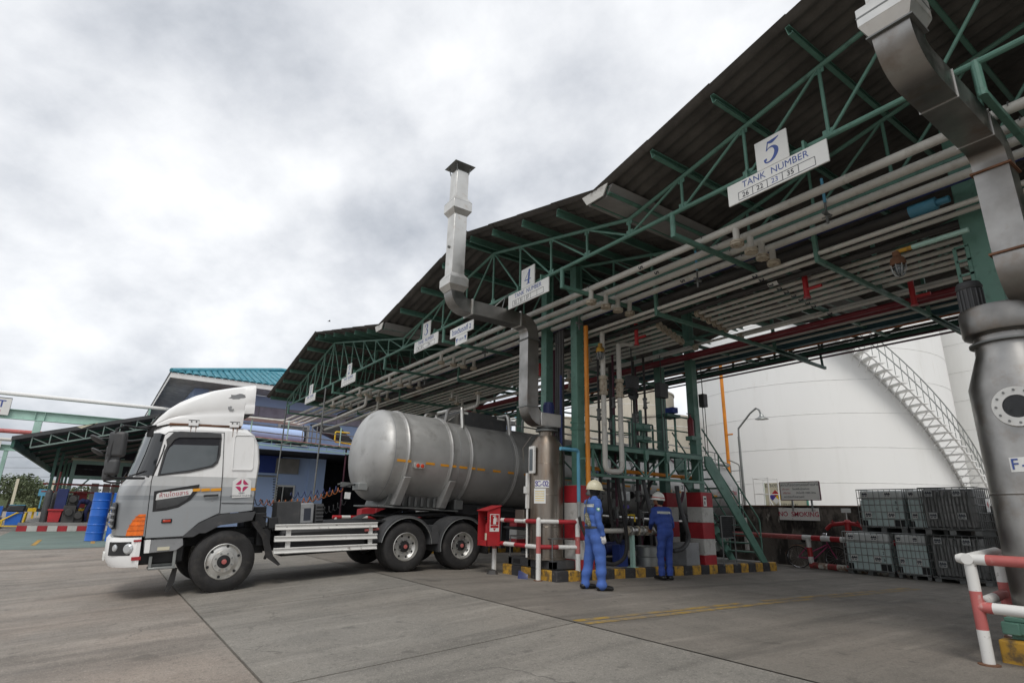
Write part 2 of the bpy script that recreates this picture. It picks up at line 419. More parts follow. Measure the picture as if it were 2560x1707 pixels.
mb = MB(); XG = [-60, -45, -38, -33, -28, -24.2]
mb.sheet([[(x, Y, gz(x, Y)+.006) for x in XG] for Y in (-2.9, -1, 0, 3, 5.07)])
struct('painted_floor', mb, 'green_floor', 'faded green painted floor before the far shed', smooth=0)
for p0, p1 in (((-26.0, -1.5), (-29.2, -1.5)), ((-26.2, .15), (-28.2, .15)), ((-26.2, 3.2), (-29, 3.2))):
    mb = MB(); mb.add([(p0[0], p0[1], gz(*p0)+.011), (p0[0], p0[1]+.13, gz(*p0)+.011), (p1[0], p1[1]+.13, gz(*p1)+.011), (p1[0], p1[1], gz(*p1)+.011)], [(0, 1, 2, 3)])
    struct('floor_marking', mb, 'yellow', 'short yellow stripe on the green floor', smooth=0)
# ------------------------------------------------------------------ kerbed islands
def kerb_island(x0, x1, y0, y1, label, zt=.2, inset=.16, near=True):
    g0 = gz(x1, (y0+y1)/2)
    mb = MB(); mb.add([(x0+.02, y0+.02, zt-.01), (x1-.02, y0+.02, zt-.01), (x1-.02, y1-.02, zt-.05), (x0+.02, y1-.02, zt-.05)], [(0, 1, 2, 3)])
    mb.bb(x0+.02, x1-.02, y0+.02, y1-.02, -.3, zt-.06)
    isl = struct('kerb_island', mb, 'grey_conc', label, smooth=0)
    def block(ax, ay, bx, by, z0, col):
        m = MB(); L_ = math.hypot(bx-ax, by-ay)-.006; w = inset
        m.bb(-L_/2, L_/2, -w/2, w/2, -.25, 0)
        o = part('kerb_block', m, col, isl, bevel=.02, loc=((ax+bx)/2, (ay+by)/2, z0), rot=(random.uniform(-.006, .006), random.uniform(-.004, .004), math.atan2(by-ay, bx-ax)))
        return o
    n = max(2, round((y1-y0)/.31)); k = 0
    for i in range(n):
        a, b = lerp(y0, y1, i/n), lerp(y0, y1, (i+1)/n)
        block(x1-inset/2, a, x1-inset/2, b, lerp(zt, zt-.05, (i+.5)/n)+random.uniform(-.004, .004), 'yellow' if i % 2 else 'blackkerb')
    n = max(2, round((x1-x0)/.36))
    for i in range(n):
        a, b = lerp(x0, x1-inset-.004, i/n), lerp(x0, x1-inset-.004, (i+1)/n)
        block(a, y0+inset/2, b, y0+inset/2, zt+random.uniform(-.004, .004), 'blackkerb' if i % 2 else 'yellow')
    return isl
kerb_island(-10.95, -9.1, 7.48, 14.95, 'raised loading island with yellow and black kerb between tanker and workers')
kerb_island(-2.28, -.3, 7.36, 14.9, 'kerbed island under the scrubber at the right edge')
kerb_island(-18.4, -16.6, 7.72, 14.9, 'raised island behind the tanker trailer')
mat('teal_dark', (.03, .085, .10), .6)  # teal darkened so the tie beam reads as backlit
# ================================================================== LOADING CANOPY
CY, CZ = 6.6, 5.80            # front chord
TOPN = [(-28.0, 6.14), (-21.7, 7.48), (-15.1, 6.11), (-10.3, 7.05), (-6.07, 6.10), (.6, 7.55), (7.2, 6.1), (13.8, 7.55), (20.4, 6.1), (27, 7.55), (33.6, 6.1)]
def ttop(x):
    for (a, za), (b, zb) in zip(TOPN, TOPN[1:]):
        if a <= x <= b: return lerp(za, zb, (x-a)/(b-a))
    return TOPN[-1][1]
canopy = thing('loading_canopy', 'long gabled loading canopy of green steel trusses and grey corrugated sheets', 'canopy')
YE0, YE1 = 5.78, 16.3
# roof sheets: strips across the slope, laid lapping down the slope
def roof_slope(xl, zl, xh, zh, nb):
    """xl,zl valley side; xh,zh ridge side"""
    dx = xh-xl; L_ = math.hypot(dx, zh-zl)/nb; sl = math.atan2(zh-zl, abs(dx))
    nY = 10; wY = (YE1-YE0)/nY
    mb = MB(); n = 24; rows = []
    for u in (-.06, L_+.08):
        rows.append([(u, (wY+.05)*j/n, .028*math.cos(2*math.pi*j/n*5.)) for j in range(n+1)])
    mb.sheet(rows); mb.sheet([[(a, b, c+.008) for a, b, c in r] for r in rows])
    for r in rows: mb.sheet([r, [(a, b, c+.008) for a, b, c in r]])
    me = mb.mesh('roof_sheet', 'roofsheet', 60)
    sg = 1 if dx > 0 else -1
    for b in range(nb):
        for k in range(nY):
            u = b*L_
            x = xl+sg*u*math.cos(sl); z = zl+u*math.sin(sl)+.24+(.012 if k % 2 else 0)
            t = -sl-.012 if sg > 0 else sl+.012
            m = Matrix.Translation((x, YE0+k*wY, z)) @ Matrix.Rotation(t+random.uniform(-.003, .003), 4, 'Y')
            if sg < 0: m = m @ Matrix.Scale(-1, 4, (1, 0, 0))
            link('roof_sheet', me, canopy, mw=m)
SL = [(-28.6, 6.01, -21.7, 7.48, 6), (-15.1, 6.11, -21.7, 7.48, 6), (-15.1, 6.11, -10.3, 7.05, 4), (-6.07, 6.10, -10.3, 7.05, 4), (-6.07, 6.10, .6, 7.55, 6), (7.2, 6.1, .6, 7.55, 6)]
SL_UNSEEN = [(7.2, 6.1, 13.8, 7.55), (20.4, 6.1, 13.8, 7.55), (20.4, 6.1, 27, 7.55), (33.6, 6.1, 27, 7.55)]  # gables beyond the view, added to shade the bays from the right
for xl, zl, xh, zh in SL_UNSEEN:
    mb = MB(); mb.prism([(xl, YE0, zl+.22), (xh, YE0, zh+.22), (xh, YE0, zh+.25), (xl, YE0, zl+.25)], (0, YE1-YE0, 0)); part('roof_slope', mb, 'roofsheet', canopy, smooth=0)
for a in SL: roof_slope(*a)
# purlins: one C-section each
mbp = MB(); h, w, t = .14, .055, .006
mbp.bb(-t/2, t/2, 0, YE1-YE0-.2, 0, h); mbp.bb(0, w, 0, YE1-YE0-.2, 0, t); mbp.bb(0, w, 0, YE1-YE0-.2, h-t, h); mbp.bb(w-t, w, 0, YE1-YE0-.2, h-.025, h); mbp.bb(w-t, w, 0, YE1-YE0-.2, 0, .025)
pme = mbp.mesh('purlin', 'green', 0)
for xl, zl, xh, zh, nb in SL:
    for i in range(nb+1):
        f = (i+.03)/nb if i else .035
        if i == nb: f = .975
        x = lerp(xl, xh, f); z = lerp(zl, zh, f)+.05; sl = math.atan2(zh-zl, xh-xl)
        link('purlin', pme, canopy, mw=Matrix.Translation((x, YE0+.1+random.uniform(-.03, .03), z)) @ Matrix.Rotation(-sl if xh > xl else math.pi-sl, 4, 'Y') @ (Matrix.Scale(-1, 4, (0, 0, 1)) @ Matrix.Translation((0, 0, -h)) if xh < xl else Matrix()))
# valley gutters
for xv in (-15.1, -6.07):
    mb = MB(); zv = ttop(xv)
    mb.prism([(xv-.34, YE0+.1, zv+.26), (xv-.2, YE0+.1, zv+.08), (xv+.2, YE0+.1, zv+.08), (xv+.34, YE0+.1, zv+.26)], (0, YE1-YE0-.2, 0))
    part('valley_gutter', mb, 'grey_conc', canopy, smooth=0)
    mb = MB(); mb.prism([(xv-.30, YE0+.02, zv+.26), (xv-.19, YE0+.02, zv+.08), (xv+.19, YE0+.02, zv+.08), (xv+.30, YE0+.02, zv+.26)], (0, .02, 0))
    part('gutter_end', mb, 'whiteconc', canopy, smooth=0)
def truss(Y, name, det=True):
    mb = MB(); mb.tube((-28.0, Y, CZ), (33.6, Y, CZ), .036, 10)
    ch = part(name, mb, 'green', canopy)
    for (a, za), (b, zb) in zip(TOPN, TOPN[1:]):
        m = MB(); m.tube((a, Y, za), (b, Y, zb), .034, 10); part('top_chord', m, 'green', ch)
        n = max(4, round((b-a)/(1.08 if a < 5 else 2.2))); lo = za < zb
        for i in range(n+1):
            x = lerp(a, b, i/n); z = lerp(za, zb, i/n)
            if i < n or b > 7:
                m = MB(); m.tube((x, Y, CZ), (x, Y, z), .024, 8); part('web_member', m, 'green', ch)
                if Y == CY and a < 5:
                    m = MB(); m.bb(x-.07, x+.07, Y-.006, Y+.006, CZ-.01, CZ+.10); part('gusset_plate', m, 'green', ch); m = MB(); m.bb(x-.06, x+.06, Y-.006, Y+.006, z-.09, z+.01); part('gusset_plate', m, 'green', ch)
            if i < n:
                x2 = lerp(a, b, (i+1)/n); z2 = lerp(za, zb, (i+1)/n)
                m = MB()
                if lo: m.tube((x, Y, CZ), (x2, Y, z2), .021, 8)
                else: m.tube((x, Y, z), (x2, Y, CZ), .021, 8)
                part('web_member', m, 'green', ch)
    return ch
truss(CY, 'front_truss'); truss(8.35, 'inner_truss'); truss(12.3, 'inner_truss')
# columns: green steel boxes on striped concrete pillars
def column(x, y, ztop, pil=True, w=.21, zb=.17):
    mb = MB(); ww = w
    z0 = 1.83 if pil else zb
    mb.bb(x-ww/2, x+ww/2, y-ww/2, y+ww/2, z0, ztop)
    c = part('column', mb, 'green', canopy, bevel=.012)
    m = MB(); m.bb(x-ww/2-.09, x+ww/2+.09, y-ww/2-.09, y+ww/2+.09, z0, z0+.02)
    for sx in (-1, 1):
        for sy in (-1, 1): m.tube((x+sx*(ww/2+.05), y+sy*(ww/2+.05), z0), (x+sx*(ww/2+.05), y+sy*(ww/2+.05), z0+.06), .014, 6)
    part('base_plate', m, 'green', c)
    m = MB(); m.bb(x-ww/2-.012, x+ww/2+.012, y-ww/2-.012, y+ww/2+.012, 3.0, 3.05); m.bb(x-ww/2-.012, x+ww/2+.012, y-ww/2-.012, y+ww/2+.012, 3.14, 3.19)
    part('collar', m, 'green', c)
    if pil:
        zs = [zb-.12, .38, .75, 1.12, 1.48, 1.83]
        for i in range(5):
            m = MB(); m.bb(x-.22, x+.22, y-.22, y+.22, zs[i]+(.0015 if i else 0), zs[i+1])
            part('pillar_band', m, 'whiteconc' if i % 2 else 'redpillar', c, bevel=.012)
def column2(x, y):
    column(x, y, 6.3)
def pillar_fix(): pass
for x, y in ((-9.36, 8.3), (-10.45, 8.3), (-9.34, 12.25), (-10.4, 12.25)): column(x, y, ttop(x)-.02)
for x, y in ((-2.10, 9.02), (-1.0, 9.05), (-2.0, 12.4), (7.2, 8.3), (7.2, 12.3), (15, 8.3), (15, 12.3), (23, 8.3), (23, 12.3), (31, 8.3), (31, 12.3)): column(x, y, ttop(x)-.02, w=.30)
for x in (-17.0, -24.5): column(x, 12.25, ttop(x)-.02)
for x in (-28.0, -22.2):
    mb = MB(); mb.tube((x, CY, CZ), (x, CY, 0), .03, 8); part('slim_post', mb, 'galv_dark', canopy)
# front brackets carrying the first bank of pipes
for x in (-1.25, -5.17, -7.85, -12.6, -16.4, -19.4, -21.3, -24.6, -27.6):
    mb = MB(); mb.tube((x, CY, CZ+.02), (x, CY, 5.40), .042, 10); b = part('pipe_bracket', mb, 'green', canopy)
    m = MB(); m.bb(x-.035, x+.035, CY-.03, 9.0, 5.405, 5.475); part('bracket_arm', m, 'green', b, bevel=.006)
    m = MB()
    for y in (7.3, 7.7, 8.04, 8.38): m.path(arc((x+.05, y, 5.555), .072, 0, math.pi, 8, (0, 1, 0), (0, 0, 1)), .007, 5)
    m.path(arc((x, CY, CZ), .05, -.3, math.pi+.3, 8, (1, 0, 0), (0, 0, 1)), .008, 5); part('pipe_clip', m, 'galv_dark', b)
for x in (-1.0, -3.95, -7.15, -11.6, -15.0, -19.3, -23.5):
    mb = MB(); mb.bb(x-.03, x+.03, 8.42, 14.05, 5.06, 5.14); b = part('pipe_bracket', mb, 'green', canopy, bevel=.006)
    for y in (8.45, 10.55, 12.6):
        m = MB(); m.bb(x-.03, x+.03, y-.03, y+.03, 5.14, 6.0); part('hanger_post', m, 'green', b)
    m = MB(); m.bb(x-1.35, x-1.29, 9.4, 14.2, 5.24, 5.31); part('bracket_arm', m, 'green', b)
# rear lattice girder
mb = MB(); mb.tube((-28, 14.05, 5.72), (33, 14.05, 5.72), .04, 8); g = part('rear_girder', mb, 'green_dark', canopy)
m = MB(); m.tube((-28, 14.05, 5.24), (33, 14.05, 5.24), .04, 8); part('bottom_chord', m, 'green_dark', g)
for i in range(28):
    x = -28+1.25*i; m = MB(); m.tube((x, 14.05, 5.24), (x, 14.05, 5.72), .032, 6); m.tube((x, 14.05, 5.72 if i % 2 else 5.24), (x+1.25, 14.05, 5.24 if i % 2 else 5.72), .028, 6)
    part('web_member', m, 'green_dark', g)
mb = MB(); mb.bb(-28, 7, 12.92, 13.08, 5.36, 5.38); mb.bb(-28, 7, 12.995, 13.005, 5.2, 5.36); mb.bb(-28, 7, 12.92, 13.08, 5.18, 5.2); part('tie_beam', mb, 'teal_dark', canopy, smooth=0)
for x, ye in ((-3.95, 16.4), (-7.15, 14.9)):
    mb = MB(); mb.beam((x, 12.6, 5.08), (x, ye, 5.02), .06, .07); b = part('bracket_arm', mb, 'green_dark', canopy); m = MB(); m.tube((x, ye-.12, 5.02), (x, ye-.2, 5.75), .03, 6); m.tube((x, 14.05, 5.72), (x, ye-.2, 5.75), .03, 6); part('end_post', m, 'green_dark', b)
for z, r_ in ((5.34, .05), (5.62, .035)):
    mb = MB(); mb.tube((-28, 14.3, z), (33, 14.3, z), r_, 8); part('girder_conduit', mb, 'green_dark', canopy)
# ================================================================== PIPES
def flange_disc(m, c, ax, r=.1, t=.03, bolts=8):
    c, ax = Vector(c), Vector(ax).normalized(); m.tube(c-ax*t/2, c+ax*t/2, r, 16)
    u = ax.orthogonal().normalized(); v = ax.cross(u)
    for i in range(bolts):
        a = 2*math.pi*i/bolts; p = c+(u*math.cos(a)+v*math.sin(a))*r*.76
        m.tube(p-ax*(t/2+.012), p+ax*(t/2+.012), .011, 6)
def bend(pts, r, n=6):
    pts = [Vector(p) for p in pts]; out = [pts[0]]
    for i in range(1, len(pts)-1):
        a = (pts[i-1]-pts[i]).normalized(); b = (pts[i+1]-pts[i]).normalized()
        p0 = pts[i]+a*r; p1 = pts[i]+b*r
        for k in range(n+1):
            t = k/n; out.append(p0*(1-t)**2+pts[i]*2*t*(1-t)+p1*t*t)
    return out+[pts[-1]]
ORD = ['first', 'second', 'third', 'fourth', 'fifth', 'sixth', 'seventh', 'eighth', 'ninth', 'tenth', 'eleventh', 'twelfth']
for i, y in enumerate((7.3, 7.7, 8.04, 8.38)):
    z = 5.55
    t = thing('overhead_pipe', f'{ORD[i]} cream overhead pipe from the canopy front, with flanged stubs hanging down', 'pipe', group='front bank of overhead pipes')
    mb = MB(); mb.path(bend([(7, y, z), (-31.2-.3*i, y, z), (-31.2-.3*i, 3.3, z)], .35), .059, 14); part('pipe_run', mb, 'pipe', t)
    for x in (1.6, -4.55-.02*i, -7.8, -14.0, -17.6, -20.3, -23.3):
        m = MB(); m.tube((x, y, z), (x, y, z-.26), .05, 14); o = part('stub', m, 'pipe', t)
        m = MB(); flange_disc(m, (x, y, z-.27), (0, 0, 1), .103, .028); flange_disc(m, (x, y, z-.305), (0, 0, 1), .103, .028); part('flange', m, 'flange', o)
    m = MB()
    for x in [-2.9-2.95*k for k in range(9)]: m.tube((x-.012, y, z), (x+.012, y, z), .0625, 14)
    part('weld_ring', m, 'pipe', t)
    if i != 2:
        text('5', 'ink_dark', t, (-6.45+.03*i, y-.056, z-.03), (0, 0, 1), (1, 0, 0), .15, name='lettering', bold=.004) if False else None
        a = rad(35); nrm = Vector((0, -math.cos(a), -math.sin(a))); o = text('5', 'ink_dark', t, Vector((-6.45+.02*i, y, z))+nrm*.0605, (-nrm.cross(Vector((1, 0, 0)))), (1, 0, 0), .13, bold=.004)
mb = MB(); mb.tube((-2.75, 8.8, 5.5), (-27, 8.8, 5.5), .088, 14); t = solo('overhead_pipe', mb, 'pipe_dark', 'thick dark pipe behind the four cream pipes of the front bank', 'pipe')
mb = MB(); mb.tube((14, 8.62, 5.60), (-27, 8.62, 5.60), .022, 8); solo('overhead_pipe', mb, 'blue_navy', 'thin navy blue pipe beside the thick dark overhead pipe', 'pipe')
YB = (8.47, 8.7, 9.02, 9.31, 9.57, 9.85, 10.13, 10.4, 10.65, 11.3)
for i, y in enumerate(YB):
    z = 5.205; dark = i == 2
    t = thing('overhead_pipe', f'{ORD[i]} pipe of the lower bank counted from the canopy front' if not dark else 'dark brown third pipe of the lower overhead bank', 'pipe', group='lower bank of overhead pipes')
    r = .036 if not dark else .052
    mb = MB()
    if i < 3: mb.tube((7, y, z), (-26.5, y, z), r, 12)
    else:
        mb.tube((7, y, z), (-6.6-.06*i, y, z), r, 12); mb.tube((-7.5-.1*i, y, z), (-26, y, z), r, 12)
    part('pipe_run', mb, 'pipe_dark' if dark else 'pipe', t)
    if i >= 3:
        for x in (-6.62-.06*i, -7.5-.1*i):
            m = MB(); flange_disc(m, (x, y, z), (1, 0, 0), .08, .026); flange_disc(m, (x-.04, y, z), (1, 0, 0), .08, .026); part('flange', m, 'flange', t)
    if i in (3, 5, 7, 9):
        for x in (-8.6-.5*i, -16-.3*i):
            m = MB(); m.tube((x, y, z), (x, y, z-.3), .045, 12); o = part('stub', m, 'pipe', t)
            m = MB(); flange_disc(m, (x, y, z-.3), (0, 0, 1), .1, .028); flange_disc(m, (x, y, z-.335), (0, 0, 1), .1, .028); part('flange', m, 'flange', o)
    a = rad(50); nrm = Vector((0, -math.cos(a), -math.sin(a)))
    ch = ('2', '2', '3', '2', '2', '3', '3', '3', '2', '3')[i]
    if dark:
        m = MB(); m.lathe([(r+.002, -.09), (r+.002, .09)], (-5.0, y, z), (1, 0, 0), 12, rad(180), rad(300)); part('paper_tag', m, 'signwhite', t)
    text(ch, 'ink_dark', t, Vector((-5.0-.02*i, y, z))+nrm*(r+.004), -nrm.cross(Vector((1, 0, 0))), (1, 0, 0), .12, bold=.004)
for k, (y, z, r, mname, lab) in enumerate([(11.65, 5.17, .05, 'darkred', 'dark red fire water pipe at the back of the overhead pipes'), (11.95, 5.2, .05, 'darkred', 'second dark red pipe hung just behind the fire water pipe'),  # reds darkened to read as backlit
        (13.45, 5.28, .03, 'orange_dk', 'thin orange pipe along the rear lattice girder'), (13.7, 5.42, .03, 'yellow', 'thin yellow pipe along the rear lattice girder'), (14.35, 5.16, .022, 'plum', 'thin plum conduit under the rear lattice girder'), (14.5, 5.3, .03, 'plum', 'plum coloured pipe outside the rear lattice girder')]):
    mb = MB(); mb.tube((14, y, z), (-27, y, z), r, 10); solo('overhead_pipe', mb, mname, lab, 'pipe')
mb = MB(); mb.tube((-2.42, 8.8, 5.5), (-2.75, 8.8, 5.5), .094, 14); mb.tube((-2.42, 8.8, 5.5), (-2.27, 8.8, 5.5), .05, 12)
solo('pipe_end', mb, 'blue_pipe', 'light blue painted pipe end beside the right green column', 'pipe')
for k, (y, z, r, mn) in enumerate(((11.42, 5.3, .03, 'pipe'), (12.25, 5.24, .04, 'pipe'), (12.5, 5.3, .035, 'pipe_dark'), (12.72, 5.26, .03, 'pipe'), (13.2, 5.5, .04, 'pipe_dark'), (13.35, 5.32, .03, 'pipe'), (13.85, 5.3, .035, 'pipe_dark'))):
    mb = MB(); mb.tube((14, y, z), (-27, y, z), r, 8); solo('overhead_pipe', mb, mn, 'thin '+('pale' if mn == 'pipe' else 'dark')+' pipe, '+ORD[k]+' of those behind the lower overhead bank', 'pipe', 'rear overhead pipes')
# red tees and small drain valves hanging in the pipe banks
for k, (x, y, z) in enumerate(((-4.55, 9.2, 5.0), (-8.3, 9.1, 5.0), (-3.6, 10.9, 4.98), (-12.0, 9.3, 5.0))):
    mb = MB(); mb.tube((x, y, z+.32), (x, y, z-.16), .045, 10); mb.tube((x, y, z-.02), (x+.26, y, z-.02), .028, 8); flange_disc(mb, (x, y, z-.16), (0, 0, 1), .06, .02, 0)
    solo('sprinkler_tee', mb, 'redpaint', ('red sprinkler tee nearest the right green column', 'red sprinkler tee left of the orange standpipe', 'red sprinkler tee at the far back of the right bay', 'red sprinkler tee above the tanker')[k], 'pipe tee')
for k, (x, y, z) in enumerate(((-5.85, 8.05, 5.35), (-9.0, 8.05, 5.35), (-12.4, 7.75, 5.38), (-3.35, 7.62, 5.4), (-16.5, 8.05, 5.35))):
    mb = MB(); mb.tube((x, y, z+.12), (x, y, z-.02), .016, 8); mb.tube((x, y-.09, z-.06), (x, y+.09, z-.06), .028, 8); mb.tube((x, y, z-.02), (x, y, z-.2), .02, 8); mb.tube((x-.07, y, z-.1), (x+.07, y, z-.1), .01, 6)
    solo('drain_valve', mb, 'galv_dark', ('drain valve hanging under cream pipes between signs 4 and 5', 'drain valve hanging right of the vertical duct', 'drain valve hanging left of the vertical duct', 'drain valve with blue stem below the sign 5', 'drain valve hanging above the tanker nose')[k], 'valve')
    if k in (0, 3):
        m = MB(); m.tube((x, y, z+.12), (x, y, z+.5), .02, 8); part('stem', m, 'blue_pipe', D.objects['drain_valve' if k == 0 else 'drain_valve.003'])
# dropped pipes above the tanker (elbows going down)
for k, (x, y, z0) in enumerate(((-19.6, 7.3, 5.25), (-20.3, 8.04, 5.25), (-15.2, 9.31, 4.9))):
    mb = MB(); mb.path(bend([(x, y, z0), (x, y, z0-.45), (x-3.2, y, z0-.55), (x-6.2, y, z0-.55)], .16), .05, 10)
    t = thing('elbow_pipe', ('cream elbow pipe dropping from the first overhead pipe towards the sheds', 'cream elbow pipe dropping from the third overhead pipe', 'cream elbow pipe dropping behind the tanker top box')[k], 'pipe')
    part('pipe_run', mb, 'pipe', t); m = MB(); flange_disc(m, (x, y, z0-.05), (0, 0, 1), .1, .03); flange_disc(m, (x, y, z0-.09), (0, 0, 1), .1, .03); part('flange', m, 'flange', t)
# ================================================================== SIGNS ON THE CHORD
def digit(ch):
    """heavy serif numerals drawn as variable-width strokes in a 1 x 1.4 box; returns list of (points, widths)"""
    if ch == '5': return [([(.26, 1.3), (.55, 1.27), (.95, 1.42)], [.10, .24, .03]), ([(.27, 1.36), (.2, .78)], [.07, .07]), ([(.2, .80), (.38, .92), (.62, .9), (.8, .7), (.82, .45), (.66, .16), (.4, .02), (.18, .06), (.1, .2)], [.04, .07, .14, .24, .27, .2, .09, .08, .1]), ([(.06, .2), (.24, .24)], [.15, .15])]
    if ch == '4': return [([(.72, 1.4), (.08, .46)], [.07, .07]), ([(.06, .44), (1.0, .44)], [.09, .09]), ([(.68, 1.38), (.68, .06)], [.26, .26]), ([(.42, .04), (.96, .04)], [.07, .07])]
    if ch == '3': return [([(.14, 1.08), (.2, 1.28), (.45, 1.38), (.7, 1.25), (.74, 1.02), (.6, .8), (.4, .74)], [.16, .1, .06, .18, .24, .12, .05]), ([(.4, .74), (.68, .66), (.82, .42), (.72, .14), (.44, .02), (.2, .08), (.14, .28)], [.05, .12, .26, .2, .06, .08, .17])]
    if ch == '2': return [([(.16, 1.06), (.22, 1.28), (.46, 1.38), (.72, 1.26), (.76, 1.0), (.56, .6), (.16, .1)], [.17, .1, .06, .18, .26, .16, .05]), ([(.12, .1), (.86, .12), (.92, .34)], [.19, .17, .05])]
    return [([(.5, 1.38), (.5, .06)], [.28, .28]), ([(.22, .04), (.78, .04)], [.07, .07]), ([(.26, 1.2), (.5, 1.36)], [.06, .08])]
def stroke_mesh(strokes, sc, matn, shear=.0):
    mb = MB()
    for k, (pts, ws) in enumerate(strokes):
        P = [np.array(p, float) for p in pts]; Q = []; Wd = []
        for i in range(len(P)-1):
            for j in range(6):
                t = j/6; p0 = P[max(i-1, 0)]; p1 = P[i]; p2 = P[i+1]; p3 = P[min(i+2, len(P)-1)]
                q = .5*((2*p1)+(-p0+p2)*t+(2*p0-5*p1+4*p2-p3)*t*t+(-p0+3*p1-3*p2+p3)*t**3) if len(P) > 2 else p1+(p2-p1)*t
                Q.append(q); Wd.append(lerp(ws[i], ws[i+1], t))
        Q.append(P[-1]); Wd.append(ws[-1]); a, b = [], []
        for i, q in enumerate(Q):
            d = Q[min(i+1, len(Q)-1)]-Q[max(i-1, 0)]; d = d/np.hypot(*d); nn = np.array([-d[1], d[0]])
            for lst, s in ((a, .5), (b, -.5)):
                p = q+nn*Wd[i]*s; lst.append(((p[0]-.5+shear*(p[1]-.7))*sc, (p[1]-.7)*sc, k*.0004))
        mb.sheet([a, b])
    return mb.mesh('numeral', matn, 0, recalc=False)
def tank_sign(xc, num, cells, n):
    y = CY-.1
    t = thing('tank_number_sign', 'white bay sign with blue numeral '+dict(zip('12345',('one, farthest left','two','three, left of the vent riser','four, right of the vent riser','five, largest of the signs')))[num]+' above TANK NUMBER', 'sign', (xc, y, 5.56), group='tank number signs')
    m = MB(); m.bb(-.69, .69, -.012, .012, -.155, .155); part('lower_panel', m, 'signwhite', t, bevel=.003)
    m = MB(); m.bb(-.225, .225, -.012, .012, .16, .59); part('number_panel', m, 'signwhite', t, bevel=.003)
    o = link('numeral', stroke_mesh(digit(num), .225, 'ink_blue', .12 if num in '54' else 0), t); o.matrix_local = Matrix.Translation((0, -.0135, .375)) @ Matrix.Rotation(rad(90), 4, 'X')
    text('TANK  NUMBER', 'ink_blue', t, (0, -.0135, .075), (1, 0, 0), (0, 0, 1), .135, sx=.95)
    m = MB(); cw = 1.06/5
    for i in range(6): m.bb(-.53+cw*i-.004, -.53+cw*i+.004, -.0135, -.0125, -.128, -.012)
    for z in (-.128, -.012): m.bb(-.53, .53, -.0133, -.0125, z-.004, z+.004)
    part('cell_grid', m, 'ink_dark', t, smooth=0)
    for i, c in enumerate(cells):
        if c:
            if c == '23':
                m = MB(); m.bb(-.53+cw*i+.006, -.53+cw*(i+1)-.006, -.0145, -.0125, -.122, -.018); part('cell_card', m, 'trim_white', t, smooth=0)
            text(c, 'ink_dark' if c != '23' else 'ink_blue', t, (-.53+cw*(i+.5), -.0152, -.072), (1, 0, 0), (0, 0, 1), .10)
    m = MB()
    for x in (-.4, .4): m.bb(x-.015, x+.015, .012, .1, .1, .3)
    part('mount', m, 'green', t)
for xc, num, cells in ((-3.42, '5', ('26', '22', '23', '35', '')), (-8.82, '4', ('32', '31', '27', '', '')), (-13.4, '3', ('34', '33', '', '26', '')), (-19.35, '2', ('', '', '', '', '')), (-23.85, '1', ('', '', '', '', ''))):
    tank_sign(xc, num, cells, 0)
t = thing('clearance_sign', 'white Thai sign with height limit hung between bays 3 and 4', 'sign', (-11.5, CY-.1, 5.45))
m = MB(); m.bb(-.55, .55, -.01, .01, -.11, .13); part('upper_panel', m, 'signwhite', t, bevel=.003)
m = MB(); m.bb(-.26, .28, -.01, .01, -.35, -.115); part('lower_panel', m, 'signwhite', t, bevel=.003)
text('โรงเติมรถที่ 2', 'ink_blue', t, (0, -.012, .0), (1, 0, 0), (0, 0, 1), .17, bold=.002)
text('4.50 M', 'ink_blue', t, (.01, -.012, -.235), (1, 0, 0), (0, 0, 1), .085)
m = MB()
for x in (-.19, .21): m.prism([(x-.045, -.0125, -.18), (x+.045, -.0125, -.18), (x, -.0125, -.30)], (0, .002, 0))
part('arrow_mark', m, 'ink_blue', t, smooth=0)
